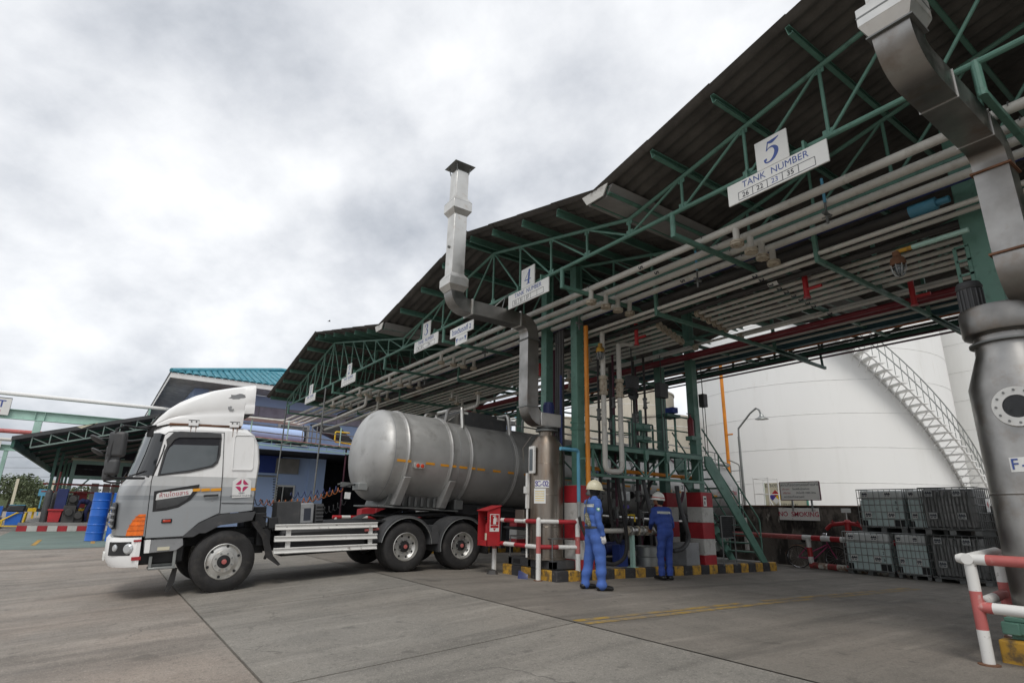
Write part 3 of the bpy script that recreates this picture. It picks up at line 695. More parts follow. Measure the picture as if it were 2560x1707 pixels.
# ================================================================== TRUCK TRACTOR
# local frame: x=0 outer face of near tyres (far side negative), y backwards from the front axle, z up from the tyre contact
TR = thing('truck_tractor', 'white and grey cab-over tractor unit with roof deflector, hauling the tanker trailer', 'truck', (-11.9, 2.11, -.22), (rad(3.0), 0, 0))
CX, HW = -1.22, 1.2
def sxz(z): return -.02-.055*max(0., z-1.95)
def side_pts(pts, e=.004): return [(sxz(z)+e, y, z) for y, z in pts]
def mir(pts): return [(2*CX-x, y, z) for x, y, z in pts]
def cabmat():
    m = D.materials.new('cab_paint'); m.use_nodes = True; t = m.node_tree; p = t.nodes['Principled BSDF']
    def n(k): return t.nodes.new(k)
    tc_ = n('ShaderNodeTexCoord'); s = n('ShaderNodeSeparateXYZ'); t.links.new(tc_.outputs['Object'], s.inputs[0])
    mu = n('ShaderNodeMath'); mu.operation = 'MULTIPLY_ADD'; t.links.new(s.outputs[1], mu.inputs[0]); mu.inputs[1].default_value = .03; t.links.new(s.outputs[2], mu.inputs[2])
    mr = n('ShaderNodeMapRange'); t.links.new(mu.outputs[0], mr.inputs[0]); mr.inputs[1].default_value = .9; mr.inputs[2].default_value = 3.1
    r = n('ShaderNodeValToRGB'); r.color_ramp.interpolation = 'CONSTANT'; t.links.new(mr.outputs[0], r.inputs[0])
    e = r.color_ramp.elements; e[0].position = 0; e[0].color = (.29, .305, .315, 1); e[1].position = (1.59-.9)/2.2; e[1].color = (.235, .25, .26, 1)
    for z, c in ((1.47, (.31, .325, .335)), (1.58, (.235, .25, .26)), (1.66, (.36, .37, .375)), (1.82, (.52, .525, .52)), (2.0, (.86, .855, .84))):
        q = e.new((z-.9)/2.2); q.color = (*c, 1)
    nz_ = n('ShaderNodeTexNoise'); nz_.inputs['Scale'].default_value = 5; nz_.inputs['Detail'].default_value = 6; mp = n('ShaderNodeMapping'); mp.inputs['Scale'].default_value = (1, 1, .35)
    t.links.new(tc_.outputs['Object'], mp.inputs[0]); t.links.new(mp.outputs[0], nz_.inputs['Vector'])
    rr = n('ShaderNodeMapRange'); t.links.new(nz_.outputs[0], rr.inputs[0]); rr.inputs[1].default_value = .55; rr.inputs[2].default_value = .75; rr.inputs[4].default_value = .22
    mx = n('ShaderNodeMix'); mx.data_type = 'RGBA'; t.links.new(rr.outputs[0], mx.inputs[0]); t.links.new(r.outputs[0], mx.inputs[6]); mx.inputs[7].default_value = (.28, .23, .18, 1)
    t.links.new(mx.outputs[2], p.inputs['Base Color']); p.inputs['Roughness'].default_value = .33; p.inputs['Coat Weight'].default_value = .25
    M['cab_paint'] = m
cabmat()
mat('cab_white', (.86, .855, .84), .36, var=.03, scale=3, stain=[(5, .6, .74, .22, (.4, .36, .3))])
PROF = [(.45, 1.40), (.465, 1.86), (.49, 2.27), (.45, 2.62), (.36, 2.81), (.22, 2.91), (0., 2.955), (-.6, 2.965), (-1.08, 2.945), (-1.27, 2.90), (-1.40, 2.80),
        (-1.50, 2.40), (-1.60, 2.02), (-1.68, 1.89), (-1.705, 1.75), (-1.72, 1.38), (-1.70, 1.05), (-1.45, 1.0), (-1.25, .99), (-.70, .99), (-.60, 1.10), (-.45, 1.215), (-.28, 1.305), (-.13, 1.36), (.2, 1.38)]
US = [-1, -.985, -.95, -.88, -.75, -.5, -.2, .2, .5, .75, .88, .95, .985, 1]
def cab_pt(u, y, z):
    a = abs(u); w = min(1., max(0., (-1.02-y)/.45))
    yy = y+w*.36*a**5
    x = CX+u*(HW-.055*max(0., z-1.95))
    if z > 2.6: z = z-.10*max(0., (a-.86)/.14)**2*(z-2.5)/.45
    if y > .3 and a > .9: yy = y-.05*((a-.9)/.1)**2
    return (x, yy, z)
mb = MB()
rows = [[cab_pt(u, y, z) for y, z in PROF+[PROF[0]]] for u in US]
mb.sheet(rows); n = len(PROF)
for r in (rows[0], rows[-1]): mb.add(r[:-1], [tuple(range(n))])
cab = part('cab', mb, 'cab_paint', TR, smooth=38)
def overlay(name, pts, mt, parent=None, e=.004, th=.012, bevel=0., both=True):
    m = MB(); m.prism(side_pts(pts, e), (-th, 0, 0))
    if both: m.prism(mir(side_pts(pts, e)), (th, 0, 0))
    return part(name, m, mt, parent or cab, bevel=bevel)
# door: its seam, glass, small lower window, handle
door = MB()
dl = [(-1.27, 1.95), (-1.255, 1.0), (-.69, 1.0), (-.47, 1.215), (-.145, 1.375), (-.165, 2.1), (-.20, 2.82), (-1.10, 2.80), (-1.16, 2.74)]
door.prism(side_pts(dl, .006), (-.012, 0, 0)); do = part('door', door, 'cab_paint', TR, bevel=.006)
m = MB(); m.path([Vector(p) for p in side_pts(dl+[dl[0]], .0045)], .007, 5); part('seam', m, 'black', do)
WIN = [(-1.165, 2.045), (-1.10, 2.46), (-1.06, 2.58), (-1.0, 2.69), (-.94, 2.715), (-.30, 2.735), (-.265, 2.70), (-.262, 2.40), (-.29, 2.27), (-.36, 2.205), (-.7, 2.12)]
def grow(pts, k):
    c = np.mean(pts, axis=0); return [tuple(c+(np.array(p)-c)*(1+k/np.linalg.norm(np.array(p)-c))) for p in pts]
overlay('window_rubber', grow(WIN, .035), 'plastic_grey', do, .009, .01, both=False)
overlay('window_pane', WIN, 'dark_void', do, .012, .01, both=False)  # near-black sheet stands in for the shaded cab inside the open gap
overlay('lowered_pane', [(-1.15, 2.06), (-1.095, 2.42), (-1.06, 2.52), (-1.0, 2.575), (-.28, 2.575), (-.285, 2.30), (-.36, 2.215), (-.7, 2.13)], 'glass_lit', do, .0135, .006, both=False)
m = MB(); m.prism(side_pts([(-1.13, 2.66), (-1.02, 2.80), (-.92, 2.815), (-.25, 2.80), (-.235, 2.70), (-.27, 2.715), (-.93, 2.70), (-1.0, 2.66), (-1.09, 2.5)], .03), (-.02, 0, 0)); part('rain_visor', m, 'plastic_grey', do, bevel=.006)
overlay('lower_window_frame', [(-1.21, 1.77), (-.52, 1.88), (-.54, 1.76), (-.64, 1.61), (-.81, 1.49), (-1.0, 1.445), (-1.195, 1.43)], 'black', do, .009, .01, both=False)
overlay('lower_window_pane', [(-1.155, 1.63), (-.66, 1.69), (-.70, 1.62), (-.84, 1.53), (-1.0, 1.49), (-1.15, 1.475)], 'glass', do, .011, .01, both=False)
overlay('sticker', [(-1.17, 1.62), (-1.165, 1.72), (-1.13, 1.745), (-.63, 1.805), (-.615, 1.77), (-.65, 1.70)], 'trim_white', do, .0125, .006, both=False)
text('ห้ามโดยสาร', 'ink_red', do, (sxz(1.7)+.0145, -.905, 1.715), (0, 1, .11), (0, -.11, 1), .098)
m = MB(); m.path([(.0, -.43, 1.675), (.022, -.41, 1.68), (.022, -.23, 1.685), (.0, -.21, 1.69)], .016, 8); part('handle', m, 'black', do)
m = MB(); m.tube((-.02, -.29, 1.6), (-.008, -.29, 1.6), .018, 12); part('lock', m, 'greypanel', do)
m = MB(); m.bb(-.02, .004, -1.045, -.885, 1.235, 1.305); o = part('side_marker', m, 'black', do, bevel=.012); m = MB(); m.bb(-.005, .012, -1.025, -.905, 1.25, 1.29); part('lens', m, 'lens_red', o, bevel=.006)
for y0, y1 in ((-.62, -.5), (-.485, -.345), (-.33, -.16)): overlay('reflective_tape', [(y0, 1.755), (y0, 1.805), (y1, 1.812), (y1, 1.762)], 'tape', do, .0125, .005, both=False)
# bunk side panel
m = MB(); HATCH = [(-.005, 2.14), (-.01, 2.74), (.01, 2.78), (.30, 2.79), (.33, 2.76), (.35, 2.18), (.33, 2.14)]
m.path([Vector(p) for p in side_pts(HATCH+[HATCH[0]], .004)], .008, 5); part('bunk_hatch', m, 'cab_white', cab)
m = MB(); m.path([Vector(p) for p in side_pts([(-.13, 1.545), (.45, 1.52)], .002)], .006, 5); part('panel_seam', m, 'black', cab)
LG = [(.035, 1.63), (.02, 1.93), (.09, 1.985), (.17, 2.01), (.27, 1.985), (.345, 1.94), (.35, 1.64)]
lg = overlay('logo_sticker', LG, 'trim_white', cab, .006, .005, both=False)
for k in range(4):
    c = Vector((sxz(1.85)+.009, .187, 1.85)); a = rad(45+90*k); u = Vector((0, math.cos(a), math.sin(a))); v = Vector((0, -math.sin(a), math.cos(a)))
    P = [c+u*.095+v*.068]+[c+u*(.095-.058*math.sin(math.pi*i/8))+v*(.068-.136*i/8) for i in range(1, 8)]+[c+u*.095-v*.068]
    m = MB(); m.prism(P, (-.003, 0, 0)); part('emblem_petal', m, 'ink_magenta', lg, smooth=0)
text('บริษัท', 'ink_dark', lg, (sxz(1.7)+.0085, .19, 1.715), (0, 1, 0), (0, 0, 1), .045)
text('สหมิตรแทงค์ ทรานส์ จำกัด', 'ink_dark', lg, (sxz(1.66)+.0085, .19, 1.668), (0, 1, 0), (0, 0, 1), .036)
overlay('reflective_tape', [(.352, 1.755), (.352, 1.805), (.43, 1.807), (.43, 1.757)], 'tape', cab, .005, .004, both=False)
# front corner panel seam, indicator
m = MB(); m.path([cab_pt(.985, y, z) for y, z in ((-1.5, 1.9), (-1.56, 1.6), (-1.62, 1.3), (-1.66, 1.06))], .008, 5)
part('panel_seam', m, 'black', cab)
def corner(u, y, z, e=.006): x, yy, zz = cab_pt(u, y, z); return (x+e, yy-e, zz)
m = MB(); R1 = []
for z, u0 in ((1.05, .885), (1.12, .892), (1.2, .91), (1.28, .935), (1.34, .96), (1.395, .988)):
    R1.append([corner(lerp(u0, 1.0, i/6), -1.715, z, .008) for i in range(7)]+[(-.008, -1.285, z)])
m.sheet(R1); io = part('indicator', m, 'amber', TR, smooth=60)
m = MB()
for r in R1[1:5]: m.path([Vector(p)+Vector((.004, -.004, .02)) for p in r], .006, 5)
part('lens_rib', m, 'amber', io)
# windscreen + side quarter
m = MB(); rows = []
for u in (-.955, -.9, -.8, -.5, 0, .5, .8, .9, .955, .985):
    r = []
    for y, z in ((-1.41, 2.79), (-1.50, 2.42), (-1.60, 2.04)): x, yy, zz = cab_pt(u, y, z); r.append((x, yy-.008, zz+.002))
    rows.append(r)
m.sheet(rows); ws = part('windscreen', m, 'glass', TR, smooth=60)
m = MB(); r2 = []
for u in (.45, .62, .78): r2.append([tuple(Vector(cab_pt(u, y, z))+Vector((0, -.013, 0))) for y, z in ((-1.415, 2.765), (-1.50, 2.42), (-1.595, 2.06))])
m.sheet(r2); part('painted_reflection', m, 'glass_lit', ws, smooth=60)  # paler strip painted on the windscreen as a reflection
m = MB(); m.path([cab_pt(.99, -1.40, 2.80), cab_pt(.99, -1.50, 2.42), cab_pt(.99, -1.60, 2.03)], .022, 6); m.path([cab_pt(u, -1.60, 2.02) for u in (-.96, -.6, 0, .6, .96)], .02, 6); part('screen_rubber', m, 'black', ws)
m = MB()
for u in (.5, -.1): m.path([Vector(cab_pt(u, -1.66, 1.93))+Vector((0, -.03, .0)), Vector(cab_pt(u+.2, -1.62, 2.03))+Vector((0, -.03, .01)), Vector(cab_pt(u+.42, -1.59, 2.1))+Vector((0, -.03, .02))], .008, 5)
part('wiper', m, 'black', TR)
# grille and front badge
m = MB(); m.bb(CX-.75, CX+.75, -1.74, -1.70, 1.15, 1.6)
gr = part('grille', m, 'plastic_grey', TR, bevel=.02)
for z in (1.2, 1.3, 1.4, 1.5): m = MB(); m.bb(CX-.8, CX+.8, -1.765, -1.72, z-.02, z+.02); part('grille_slat', m, 'greypanel', gr, bevel=.008)
m = MB(); m.tube((CX, -1.775, 1.36), (CX, -1.76, 1.36), .1, 16); part('badge', m, 'chrome', gr)
# bumper with lamps
m = MB(); rows = []
for u in (-1, -.99, -.95, -.88, -.75, -.5, 0, .5, .75, .88, .95, .99, 1):
    w = .40*abs(u)**7; x = CX+u*(HW+.01)
    rows.append([(x, -1.30, 1.02), (x, -1.72+w*.95, 1.02), (x, -1.76+w, .96), (x, -1.76+w, .66), (x, -1.70+w, .55), (x, -1.30, .53)])
m.sheet(rows); m.add(rows[0], [(0, 1, 2, 3, 4, 5)]); m.add(rows[-1], [(0, 1, 2, 3, 4, 5)])
bp = part('bumper', m, 'cab_white', TR, smooth=40)
for s in (1, -1):
    m = MB(); x0 = CX+s*(HW-.06)
    rr = [[(CX+s*(HW+.01)*u, -1.765+.40*u**7-.006, z) for u in (.72, .80, .88, .945, .975)] for z in (.955, .74)]
    m.sheet(rr); hl = part('headlight', m, 'black', bp, smooth=60)
    m = MB(); m.lathe([(.0, .02), (.06, .018), (.085, 0), (.09, -.03)], (CX+s*(HW+.01)*.955, -1.765+.40*.955**7-.004, .845), (s*.75, -.66, 0), 16); part('lamp_lens', m, 'clear_lens', hl)
    m = MB(); m.lathe([(.0, .02), (.045, .015), (.06, 0), (.06, -.03)], (CX+s*(HW+.01)*.83, -1.765+.40*.83**7, .86), (s*.4, -.9, 0), 14); part('lamp_lens', m, 'clear_lens', hl)
for y0, y1, z0, z1 in ((-1.41, -1.30, .955, .985), (-1.41, -1.275, .66, .715)):
    m = MB(); m.bb(-.012, .0, y0, y1, z0, z1); part('red_reflector', m, 'redpaint', bp)
m = MB(); m.bb(CX-.25, CX+.25, -1.785, -1.76, .62, .74); part('number_plate', m, 'signwhite', bp)
# lower skirt, step
m = MB(); m.prism([(-.03, y, z) for y, z in ((-1.26, .975), (-.68, .975), (-.665, .85), (-.77, .77), (-1.24, .755))], (-.25, 0, 0)); sk_ = part('step_skirt', m, 'greypanel', TR, bevel=.01)
m = MB(); m.bb(-.031, -.02, -1.24, -1.16, .76, .975); part('skirt_trim', m, 'cab_white', sk_, bevel=.004)
m = MB(); m.bb(-.03, -.02, -1.05, -.87, .79, .845); part('plate', m, 'signcream', sk_)
m = MB(); m.bb(-.35, -.06, -1.15, -.74, .48, .52); m.bb(-.08, -.06, -.8, -.75, .5, .78); m.bb(-.12, -.08, -1.15, -1.1, .5, .7); m.bb(-.35, -.3, -1.1, -.75, .5, .75); part('step', m, 'galv', TR, bevel=.008)
m = MB(); m.prism([(-.15, -.70, .47), (-.15, -.76, .46), (-.15, -.84, .1), (-.15, -.80, .09), (-.15, -.72, .25)], (-.15, 0, 0)); part('mud_flap', m, 'rubber', TR)
m = MB(); m.bb(-2.2, -.2, -1.4, -.62, .56, .95); part('underbody', m, 'black', TR, bevel=.03)
# wheel arch trim
def arch_pts(o): return [(-.70+o, .985), (-.61+o, 1.09-o*.3), (-.46+o*.7, 1.205-o), (-.29+o*.5, 1.295-o*1.1), (-.12, 1.35-o*1.15), (.2, 1.37-o*1.1), (.46-o*.3, 1.375-o*.9)]
m = MB(); A = arch_pts(0); B = arch_pts(.165)
m.sheet([[(.02, y, z) for y, z in A], [(.03, y, z) for y, z in B]]); m.sheet([[(.03, y, z) for y, z in B], [(-.45, y, z) for y, z in B]]); m.sheet([[(.02, y, z) for y, z in A], [(-.05, y, z) for y, z in A]])
m.add([(.02, A[-1][0], A[-1][1]), (.03, B[-1][0], B[-1][1]), (-.05, B[-1][0], B[-1][1]), (-.05, A[-1][0], A[-1][1])], [(0, 1, 2, 3)])
m2 = MB(); m2.v = mir(m.v); m2.f = m.f; m2.m = m.m
part('wheel_arch', m, 'plastic_grey', TR, smooth=50); part('wheel_arch', m2, 'plastic_grey', TR, smooth=50)
m = MB(); m.sheet([[(-.02, .40, 1.2), (-.02, .62, .9), (-.05, .72, .55), (-.03, .95, .38)], [(-.05, .52, 1.2), (-.05, .74, .9), (-.08, .86, .56), (-.06, 1.0, .40)], [(-.4, .55, 1.2), (-.4, .8, .9), (-.4, .9, .56), (-.35, 1.0, .44)]]); part('mud_flap', m, 'rubber', TR)
# roof deflector
ST = [(-1.36, 2.90, 2.93, .80), (-1.26, 2.92, 3.09, .93), (-1.12, 2.955, 3.25, 1.0), (-.96, 2.965, 3.38, 1.04), (-.72, 2.965, 3.52, 1.07), (-.42, 2.965, 3.64, 1.09), (-.1, 2.965, 3.725, 1.10), (.115, 2.965, 3.77, 1.10), (.125, 3.2, 3.772, 1.105), (.30, 3.21, 3.80, 1.11)]
m = MB(); rows = []
for y, zb, zt, hw in ST:
    h_ = zt-zb; hh = [(1., 0), (1.005, .2), (1.0, .27), (.985, .34), (1.0, .42), (.995, .80), (.965, .93), (.88, .985), (.5, 1.0), (0, 1.005)]
    sec = [(CX+hw*a, y+.0, zb+h_*b) for a, b in hh]; sec = sec+[(2*CX-x, yy, zz) for x, yy, zz in sec[-2::-1]]
    rows.append(sec)
m.sheet(rows); m.add(rows[-1], [tuple(range(len(rows[-1])))]); m.add(rows[0], [tuple(range(len(rows[0])))])
mat('deflector_paint', (.86, .855, .84), .36, var=.03, scale=3, coord='obj')
df = part('roof_deflector', m, 'deflector_paint', TR, smooth=45)
random.seed(3)
for (cy_, cz_, ry, rz, tl) in ((-.02, 3.53, .15, .055, .06), (-.12, 3.29, .055, .045, -.05)):
    P = []
    for i in range(18):
        a = 2*math.pi*i/18; q = random.uniform(.72, 1.15); P.append((CX+(1.099 if cz_ > 3.4 else 1.0995), cy_+ry*q*math.cos(a), cz_+rz*q*math.sin(a)+tl*.3*math.cos(a)))
    m = MB(); m.prism(P, (-.02, 0, 0)); part('bare_patch', m, 'greypanel', df, smooth=0, label='patch of flaked paint')
for y in (-.72, -.03):
    m = MB(); m.bb(CX+1.09, CX+1.125, y-.08, y+.08, 2.93, 3.03); part('mount_bracket', m, 'cab_white', df, bevel=.005)
    m = MB(); m.bb(CX+1.12, CX+1.128, y-.09, y+.09, 3.025, 3.037)
    for d in (-.04, .04): m.tube((CX+1.12, y+d, 3.005), (CX+1.13, y+d, 3.005), .014, 8)
    part('bolt', m, 'black', df)
m = MB(); m.bb(CX-1.05, CX+1.09, -1.1, .1, 2.935, 2.968); part('gap_seal', m, 'rust', df)
for u in (.55, .75):
    m = MB(); m.prism([(CX+u*.9, -1.335, 2.99), (CX+u*.9+.08, -1.325, 2.995), (CX+u*.9+.1, -1.2, 3.17), (CX+u*.9+.03, -1.2, 3.17)], (0, -.03, .012)); part('vent_slot', m, 'glass', df)
for y, w_, l_ in ((-.76, .012, .12), (-.68, .008, .09), (-.05, .014, .17), (.02, .01, .10)):
    m = MB(); m.prism([(sxz(2.9)-.005, y-w_/2, 2.925), (sxz(2.9)-.005, y+w_/2, 2.925), (sxz(2.8)+.0, y+w_*.3, 2.90-l_), (sxz(2.8)+.0, y-w_*.3, 2.90-l_)], (-.03, 0, 0)); part('rust_streak', m, 'rust', cab, smooth=0)
# mirrors on tubular arms, near side then far side
def mirror_set(s):
    def X(x): return x if s > 0 else 2*CX-x
    m = MB(); m.path([(X(-.10), -1.36, 2.85), (X(.10), -1.55, 2.83), (X(.26), -1.78, 2.84), (X(.30), -1.88, 2.78), (X(.30), -1.9, 2.55), (X(.30), -1.93, 2.25), (X(.29), -1.92, 2.02), (X(.2), -1.8, 1.985), (X(0.), -1.45, 1.99), (X(-.05), -1.38, 1.99)], .02, 8)
    a = part('mirror_arm', m, 'black', TR)
    for z, h_, w_, y in ((2.53, .42, .24, -1.84), (2.16, .26, .2, -1.87)):
        m = MB(); m.box((X(.27), y, z), (.14, .26 if h_ > .3 else .21, h_), Matrix.Rotation(rad(-25*s), 3, 'Z')); part('mirror_head', m, 'plastic_grey', a, bevel=.05, segs=3)
    m = MB(); m.lathe([(0, .03), (.09, .025), (.13, 0), (.12, -.025), (0, -.05)], (X(.2), -2.12, 2.60), (.1, -.5, -.85), 18, sx=1.2); m.tube((X(.28), -1.9, 2.63), (X(.2), -2.08, 2.63), .012, 6); part('mirror_head', m, 'plastic_grey', a)
mirror_set(1); mirror_set(-1)
m = MB(); m.box((-.09, -1.38, 2.80), (.07, .1, .2)); m.path([(-.08, -1.3, 2.9), (-.02, -1.5, 2.86), (.0, -1.6, 2.84)], .022, 6); part('mirror_bracket', m, 'black', TR, bevel=.015)
# wheels
def wheel(name, x, y, z, r, w, dish, parent, front=False, outer=1):
    """x is the outer face; wheel extends inwards (-outer*x)"""
    d = -outer
    pr_ = [(.30, .02*1), (.34, .012), (.40, 0), (.455, .012), (.49, .03), (r-.012, .045), (r, .075), (r, .1), (r-.01, .105), (r-.01, .115), (r, .12), (r, w*.5-.006), (r-.01, w*.5), (r, w*.5+.006), (r, w-.12), (r-.01, w-.115), (r-.01, w-.105), (r, w-.1), (r, w-.075), (r-.012, w-.045), (.49, w-.03), (.40, w), (.30, w-.02)]
    pr_ = [(min(a, r) if a > .45 else a*r/.53, b) for a, b in pr_]
    m = MB(); m.lathe(pr_, (x, y, z), (d, 0, 0), 40, cap=False); t_ = part(name, m, 'rubber', parent, smooth=35)
    k = r/.53; ri = .302*k
    if front: prr = [(ri, .015), (ri-.012, .01), (ri-.02, .03), (ri-.03, .055), (.235*k, .035), (.19*k, .025), (.18*k, -.005), (.11*k, -.01), (.105*k, .01), (0, .01)]
    else: prr = [(ri, .015), (ri-.012, .01), (ri-.022, .03), (ri-.032, dish-.04), (.21*k, dish), (.13*k, dish-.0), (.12*k, dish-.03), (0, dish-.03)]
    m = MB(); m.lathe(prr, (x, y, z), (d, 0, 0), 40, cap=False); rim = part('rim', m, 'alu', t_, smooth=35)
    m = MB()
    for i in range(6 if front else 8):
        a = 2*math.pi*(i+.3)/(6 if front else 8); rr = (.258 if front else .225)*k
        m.lathe([(.001, -.004), (.024, -.004), (.024, .0)], (x+d*((.046 if front else dish-.012)-.012), y+rr*math.cos(a), z+rr*math.sin(a)), (d, 0, 0), 12, sx=1. , sy=1.)
    part('rim_hole', m, 'black', t_)['kind'] = 'stuff'
    hx = -.005 if front else dish-.06
    m = MB(); m.lathe([(0, hx-.05), (.05, hx-.045), (.058, hx-.02), (.105, hx-.015), (.12, hx+.02)], (x, y, z), (d, 0, 0), 20); hub = part('hub', m, 'black', t_, smooth=35)
    m = MB(); m.lathe([(0, hx-.056), (.042, hx-.053), (.046, hx-.03)], (x, y, z), (d, 0, 0), 16); part('hub_cap', m, 'redfade', t_, smooth=35)
    m = MB()
    for i in range(8):
        a = 2*math.pi*(i+.5)/8; rr = .142*k; p = Vector((x+d*(hx+.01), y+rr*math.cos(a), z+rr*math.sin(a))); m.tube(p, p+Vector((-d*.05, 0, 0)), .017, 6)
    part('wheel_nut', m, 'galv', t_)['kind'] = 'stuff'
    return t_
wheel('wheel', 0, 0, .535, .535, .29, 0, TR, True); wheel('wheel', 2*CX, 0, .535, .535, .29, 0, TR, True, -1)
for y, z in ((3.55, .545), (4.95, .475)):
    wheel('wheel', 0, y, z, .51, .26, .14, TR); wheel('wheel', -.30, y, z, .51, .26, .14, TR)
    wheel('wheel', 2*CX, y, z, .51, .26, .14, TR, False, -1)
# rear mudguards
for y, z, a0, a1 in ((3.55, .545, 178, 12), (4.95, .475, 165, -8)):
    m = MB(); A = [rad(lerp(a0, a1, i/16)) for i in range(17)]; R_ = .64
    o_ = [(y-R_*math.cos(a)*-1*-1, z+R_*math.sin(a)) for a in A]
    m.sheet([[(.03, q, w_) for q, w_ in o_], [(-.62, q, w_) for q, w_ in o_]])
    i_ = [(y-(R_-.05)*math.cos(a), z+(R_-.05)*math.sin(a)) for a in A]
    m.sheet([[(.03, q, w_) for q, w_ in o_], [(.035, q, w_) for q, w_ in i_]])
    mg = part('mudguard', m, 'plastic_grey', TR, smooth=60)
    m2 = MB(); m2.path([(.036, q, w_) for q, w_ in i_], .008, 5); part('edge_trim', m2, 'galv', mg)
    m3 = MB(); m3.v = mir(m.v); m3.f = m.f; m3.m = m.m; part('mudguard', m3, 'plastic_grey', TR, smooth=60)
m = MB(); m.bb(-.5, .02, 5.6, 5.62, .25, .95); part('mud_flap', m, 'rubber', TR)
m = MB(); m.prism([(0, 4.10, .56), (0, 4.36, .56), (0, 4.30, .95), (0, 4.18, .95)], (-.4, 0, 0)); part('mudguard_bridge', m, 'plastic_grey', TR)
# chassis
m = MB()
for x in (CX-.42, CX+.42): m.bb(x-.04, x+.04, -1.3, 5.9, .78, 1.06)
for y in (.7, 2.0, 3.1, 4.25, 5.7): m.bb(CX-.4, CX+.4, y-.06, y+.06, .8, 1.04)
part('chassis_rail', m, 'black', TR, bevel=.01)
m = MB(); m.tube((CX-.95, 3.55, .53), (CX+.95, 3.55, .53), .09, 12); m.tube((CX-.95, 4.95, .47), (CX+.95, 4.95, .47), .09, 12); m.tube((CX-.95, 0, .52), (CX+.95, 0, .52), .07, 12); part('axle', m, 'black', TR)
m = MB(); m.bb(-.72, -.22, 1.0, 2.75, .52, 1.0); part('fuel_tank', m, 'black', TR, bevel=.06)
m = MB(); m.bb(2*CX+.2, 2*CX+.7, 1.0, 2.75, .52, 1.0); part('fuel_tank', m, 'black', TR, bevel=.06)
m = MB(); m.bb(-2.1, -.32, .72, 3.2, 1.06, 1.1); part('deck_plate', m, 'black', TR)
m = MB(); m.bb(CX-.55, CX+.55, 3.5, 4.9, 1.12, 1.2); m.prism([(CX-.45, 3.4, 1.14), (CX+.45, 3.4, 1.14), (CX+.5, 3.9, 1.32), (CX+.5, 4.6, 1.36), (CX-.5, 4.6, 1.36), (CX-.5, 3.9, 1.32)], (0, 0, .04)); part('fifth_wheel', m, 'black', TR, bevel=.02)
m = MB(); m.bb(-.75, -.35, .93, 1.38, 1.1, 1.54); part('battery_box', m, 'plastic_grey', TR, bevel=.01)
m = MB(); m.bb(-.68, -.38, 1.385, 1.66, 1.1, 1.5); bk = part('white_canister', m, 'greypanel', TR, bevel=.02)
m = MB(); m.bb(-.385, -.378, 1.46, 1.6, 1.16, 1.4); part('canister_label', m, 'ink_dark', bk)
m = MB(); m.bb(-.95, -.4, 1.7, 1.86, 1.1, 1.48)
for k in range(5): m.bb(-.39, -.37, 1.7, 1.86, 1.14+.07*k, 1.17+.07*k)
part('valve_block', m, 'plastic_grey', TR, bevel=.01)
m = MB()
for (x, y, z, a, b, c) in ((-.4, .62, 1.2, .3, .2, .28), (-.7, .66, 1.35, .25, .25, .2), (-.35, .70, .9, .2, .25, .3), (-.6, .6, .75, .3, .3, .3), (-.25, .84, 1.15, .14, .16, .2), (-1.2, .6, 1.2, .7, .3, .5)): m.box((x, y, z), (a, b, c))
m.path([(-.25, .55, 1.2), (-.22, .7, .95), (-.2, .8, .7), (-.25, .75, .5)], .03, 6); m.path([(-.3, .6, 1.3), (-.2, .75, 1.25), (-.2, .85, 1.0)], .018, 6)
part('engine_fittings', m, 'black', TR, bevel=.02)
# side guard
G = []
for (z0, z1) in ((1.075, 1.025), (.865, .80), (.65, .60)):
    m = MB(); h_ = .052
    def secs(y, z): return [(-.03, y, z-h_), (.03, y, z-h_), (.034, y, z-h_*.72), (.012, y, z-h_*.4), (.012, y, z+h_*.4), (.034, y, z+h_*.72), (.03, y, z+h_), (-.03, y, z+h_)]
    a, b = secs(.84, z0), secs(2.88, z1); m.add(a+b, [(i, (i+1) % 8, 8+(i+1) % 8, 8+i) for i in range(8)]+[tuple(range(8)), tuple(range(8, 16))])
    part('side_guard_rail', m, 'whitepaint', TR, smooth=0)
for y in (1.1, 2.75):
    m = MB(); m.bb(-.05, -.031, y-.045, y+.045, .58, 1.08); part('side_guard_post', m, 'whitepaint', TR)
m = MB(); m.path([(-.05, 2.8, .93), (-.1, 2.95, .93), (-.3, 3.0, .93)], .02, 6); m.tube((-.02, 2.62, .93), (-.02, 2.7, .93), .03, 8); part('red_valve', m, 'redfade', TR)
# coiled air and electric lines to the trailer
def coil(p0, p1, sag, r, turns, n=10):
    pts = []
    for i in range(turns*n+1):
        t = i/(turns*n); c = Vector(p0).lerp(Vector(p1), t); c.z -= sag*4*t*(1-t); a = 2*math.pi*i/n
        pts.append(c+Vector((r*math.cos(a), 0, r*math.sin(a))))
    return pts
for k, (mt, p0, p1, sag, r, tn) in enumerate((('orange_dk', (-.55, .62, 1.55), (-.75, 2.35, 1.78), .12, .055, 14), ('black', (-.75, .55, 1.55), (-1.0, 2.4, 1.78), .14, .06, 13), ('blue_navy', (-.95, 1.3, 1.66), (-1.0, 2.4, 1.80), .03, .06, 8), ('black', (-.9, 1.55, 1.55), (-1.1, 2.55, 1.52), .2, .07, 10))):
    m = MB(); m.path(coil(p0, p1, sag, r, tn), .008, 5); part('coiled_hose', m, mt, TR, smooth=60)
m = MB(); m.path([(-.75, 2.35, 1.8), (-.9, 2.55, 1.86), (-1.0, 2.75, 1.88)], .01, 5); m.path([(-1.0, 2.4, 1.8), (-1.0, 2.6, 1.84), (-1.0, 2.75, 1.86)], .01, 5); part('hose_tail', m, 'black', TR)
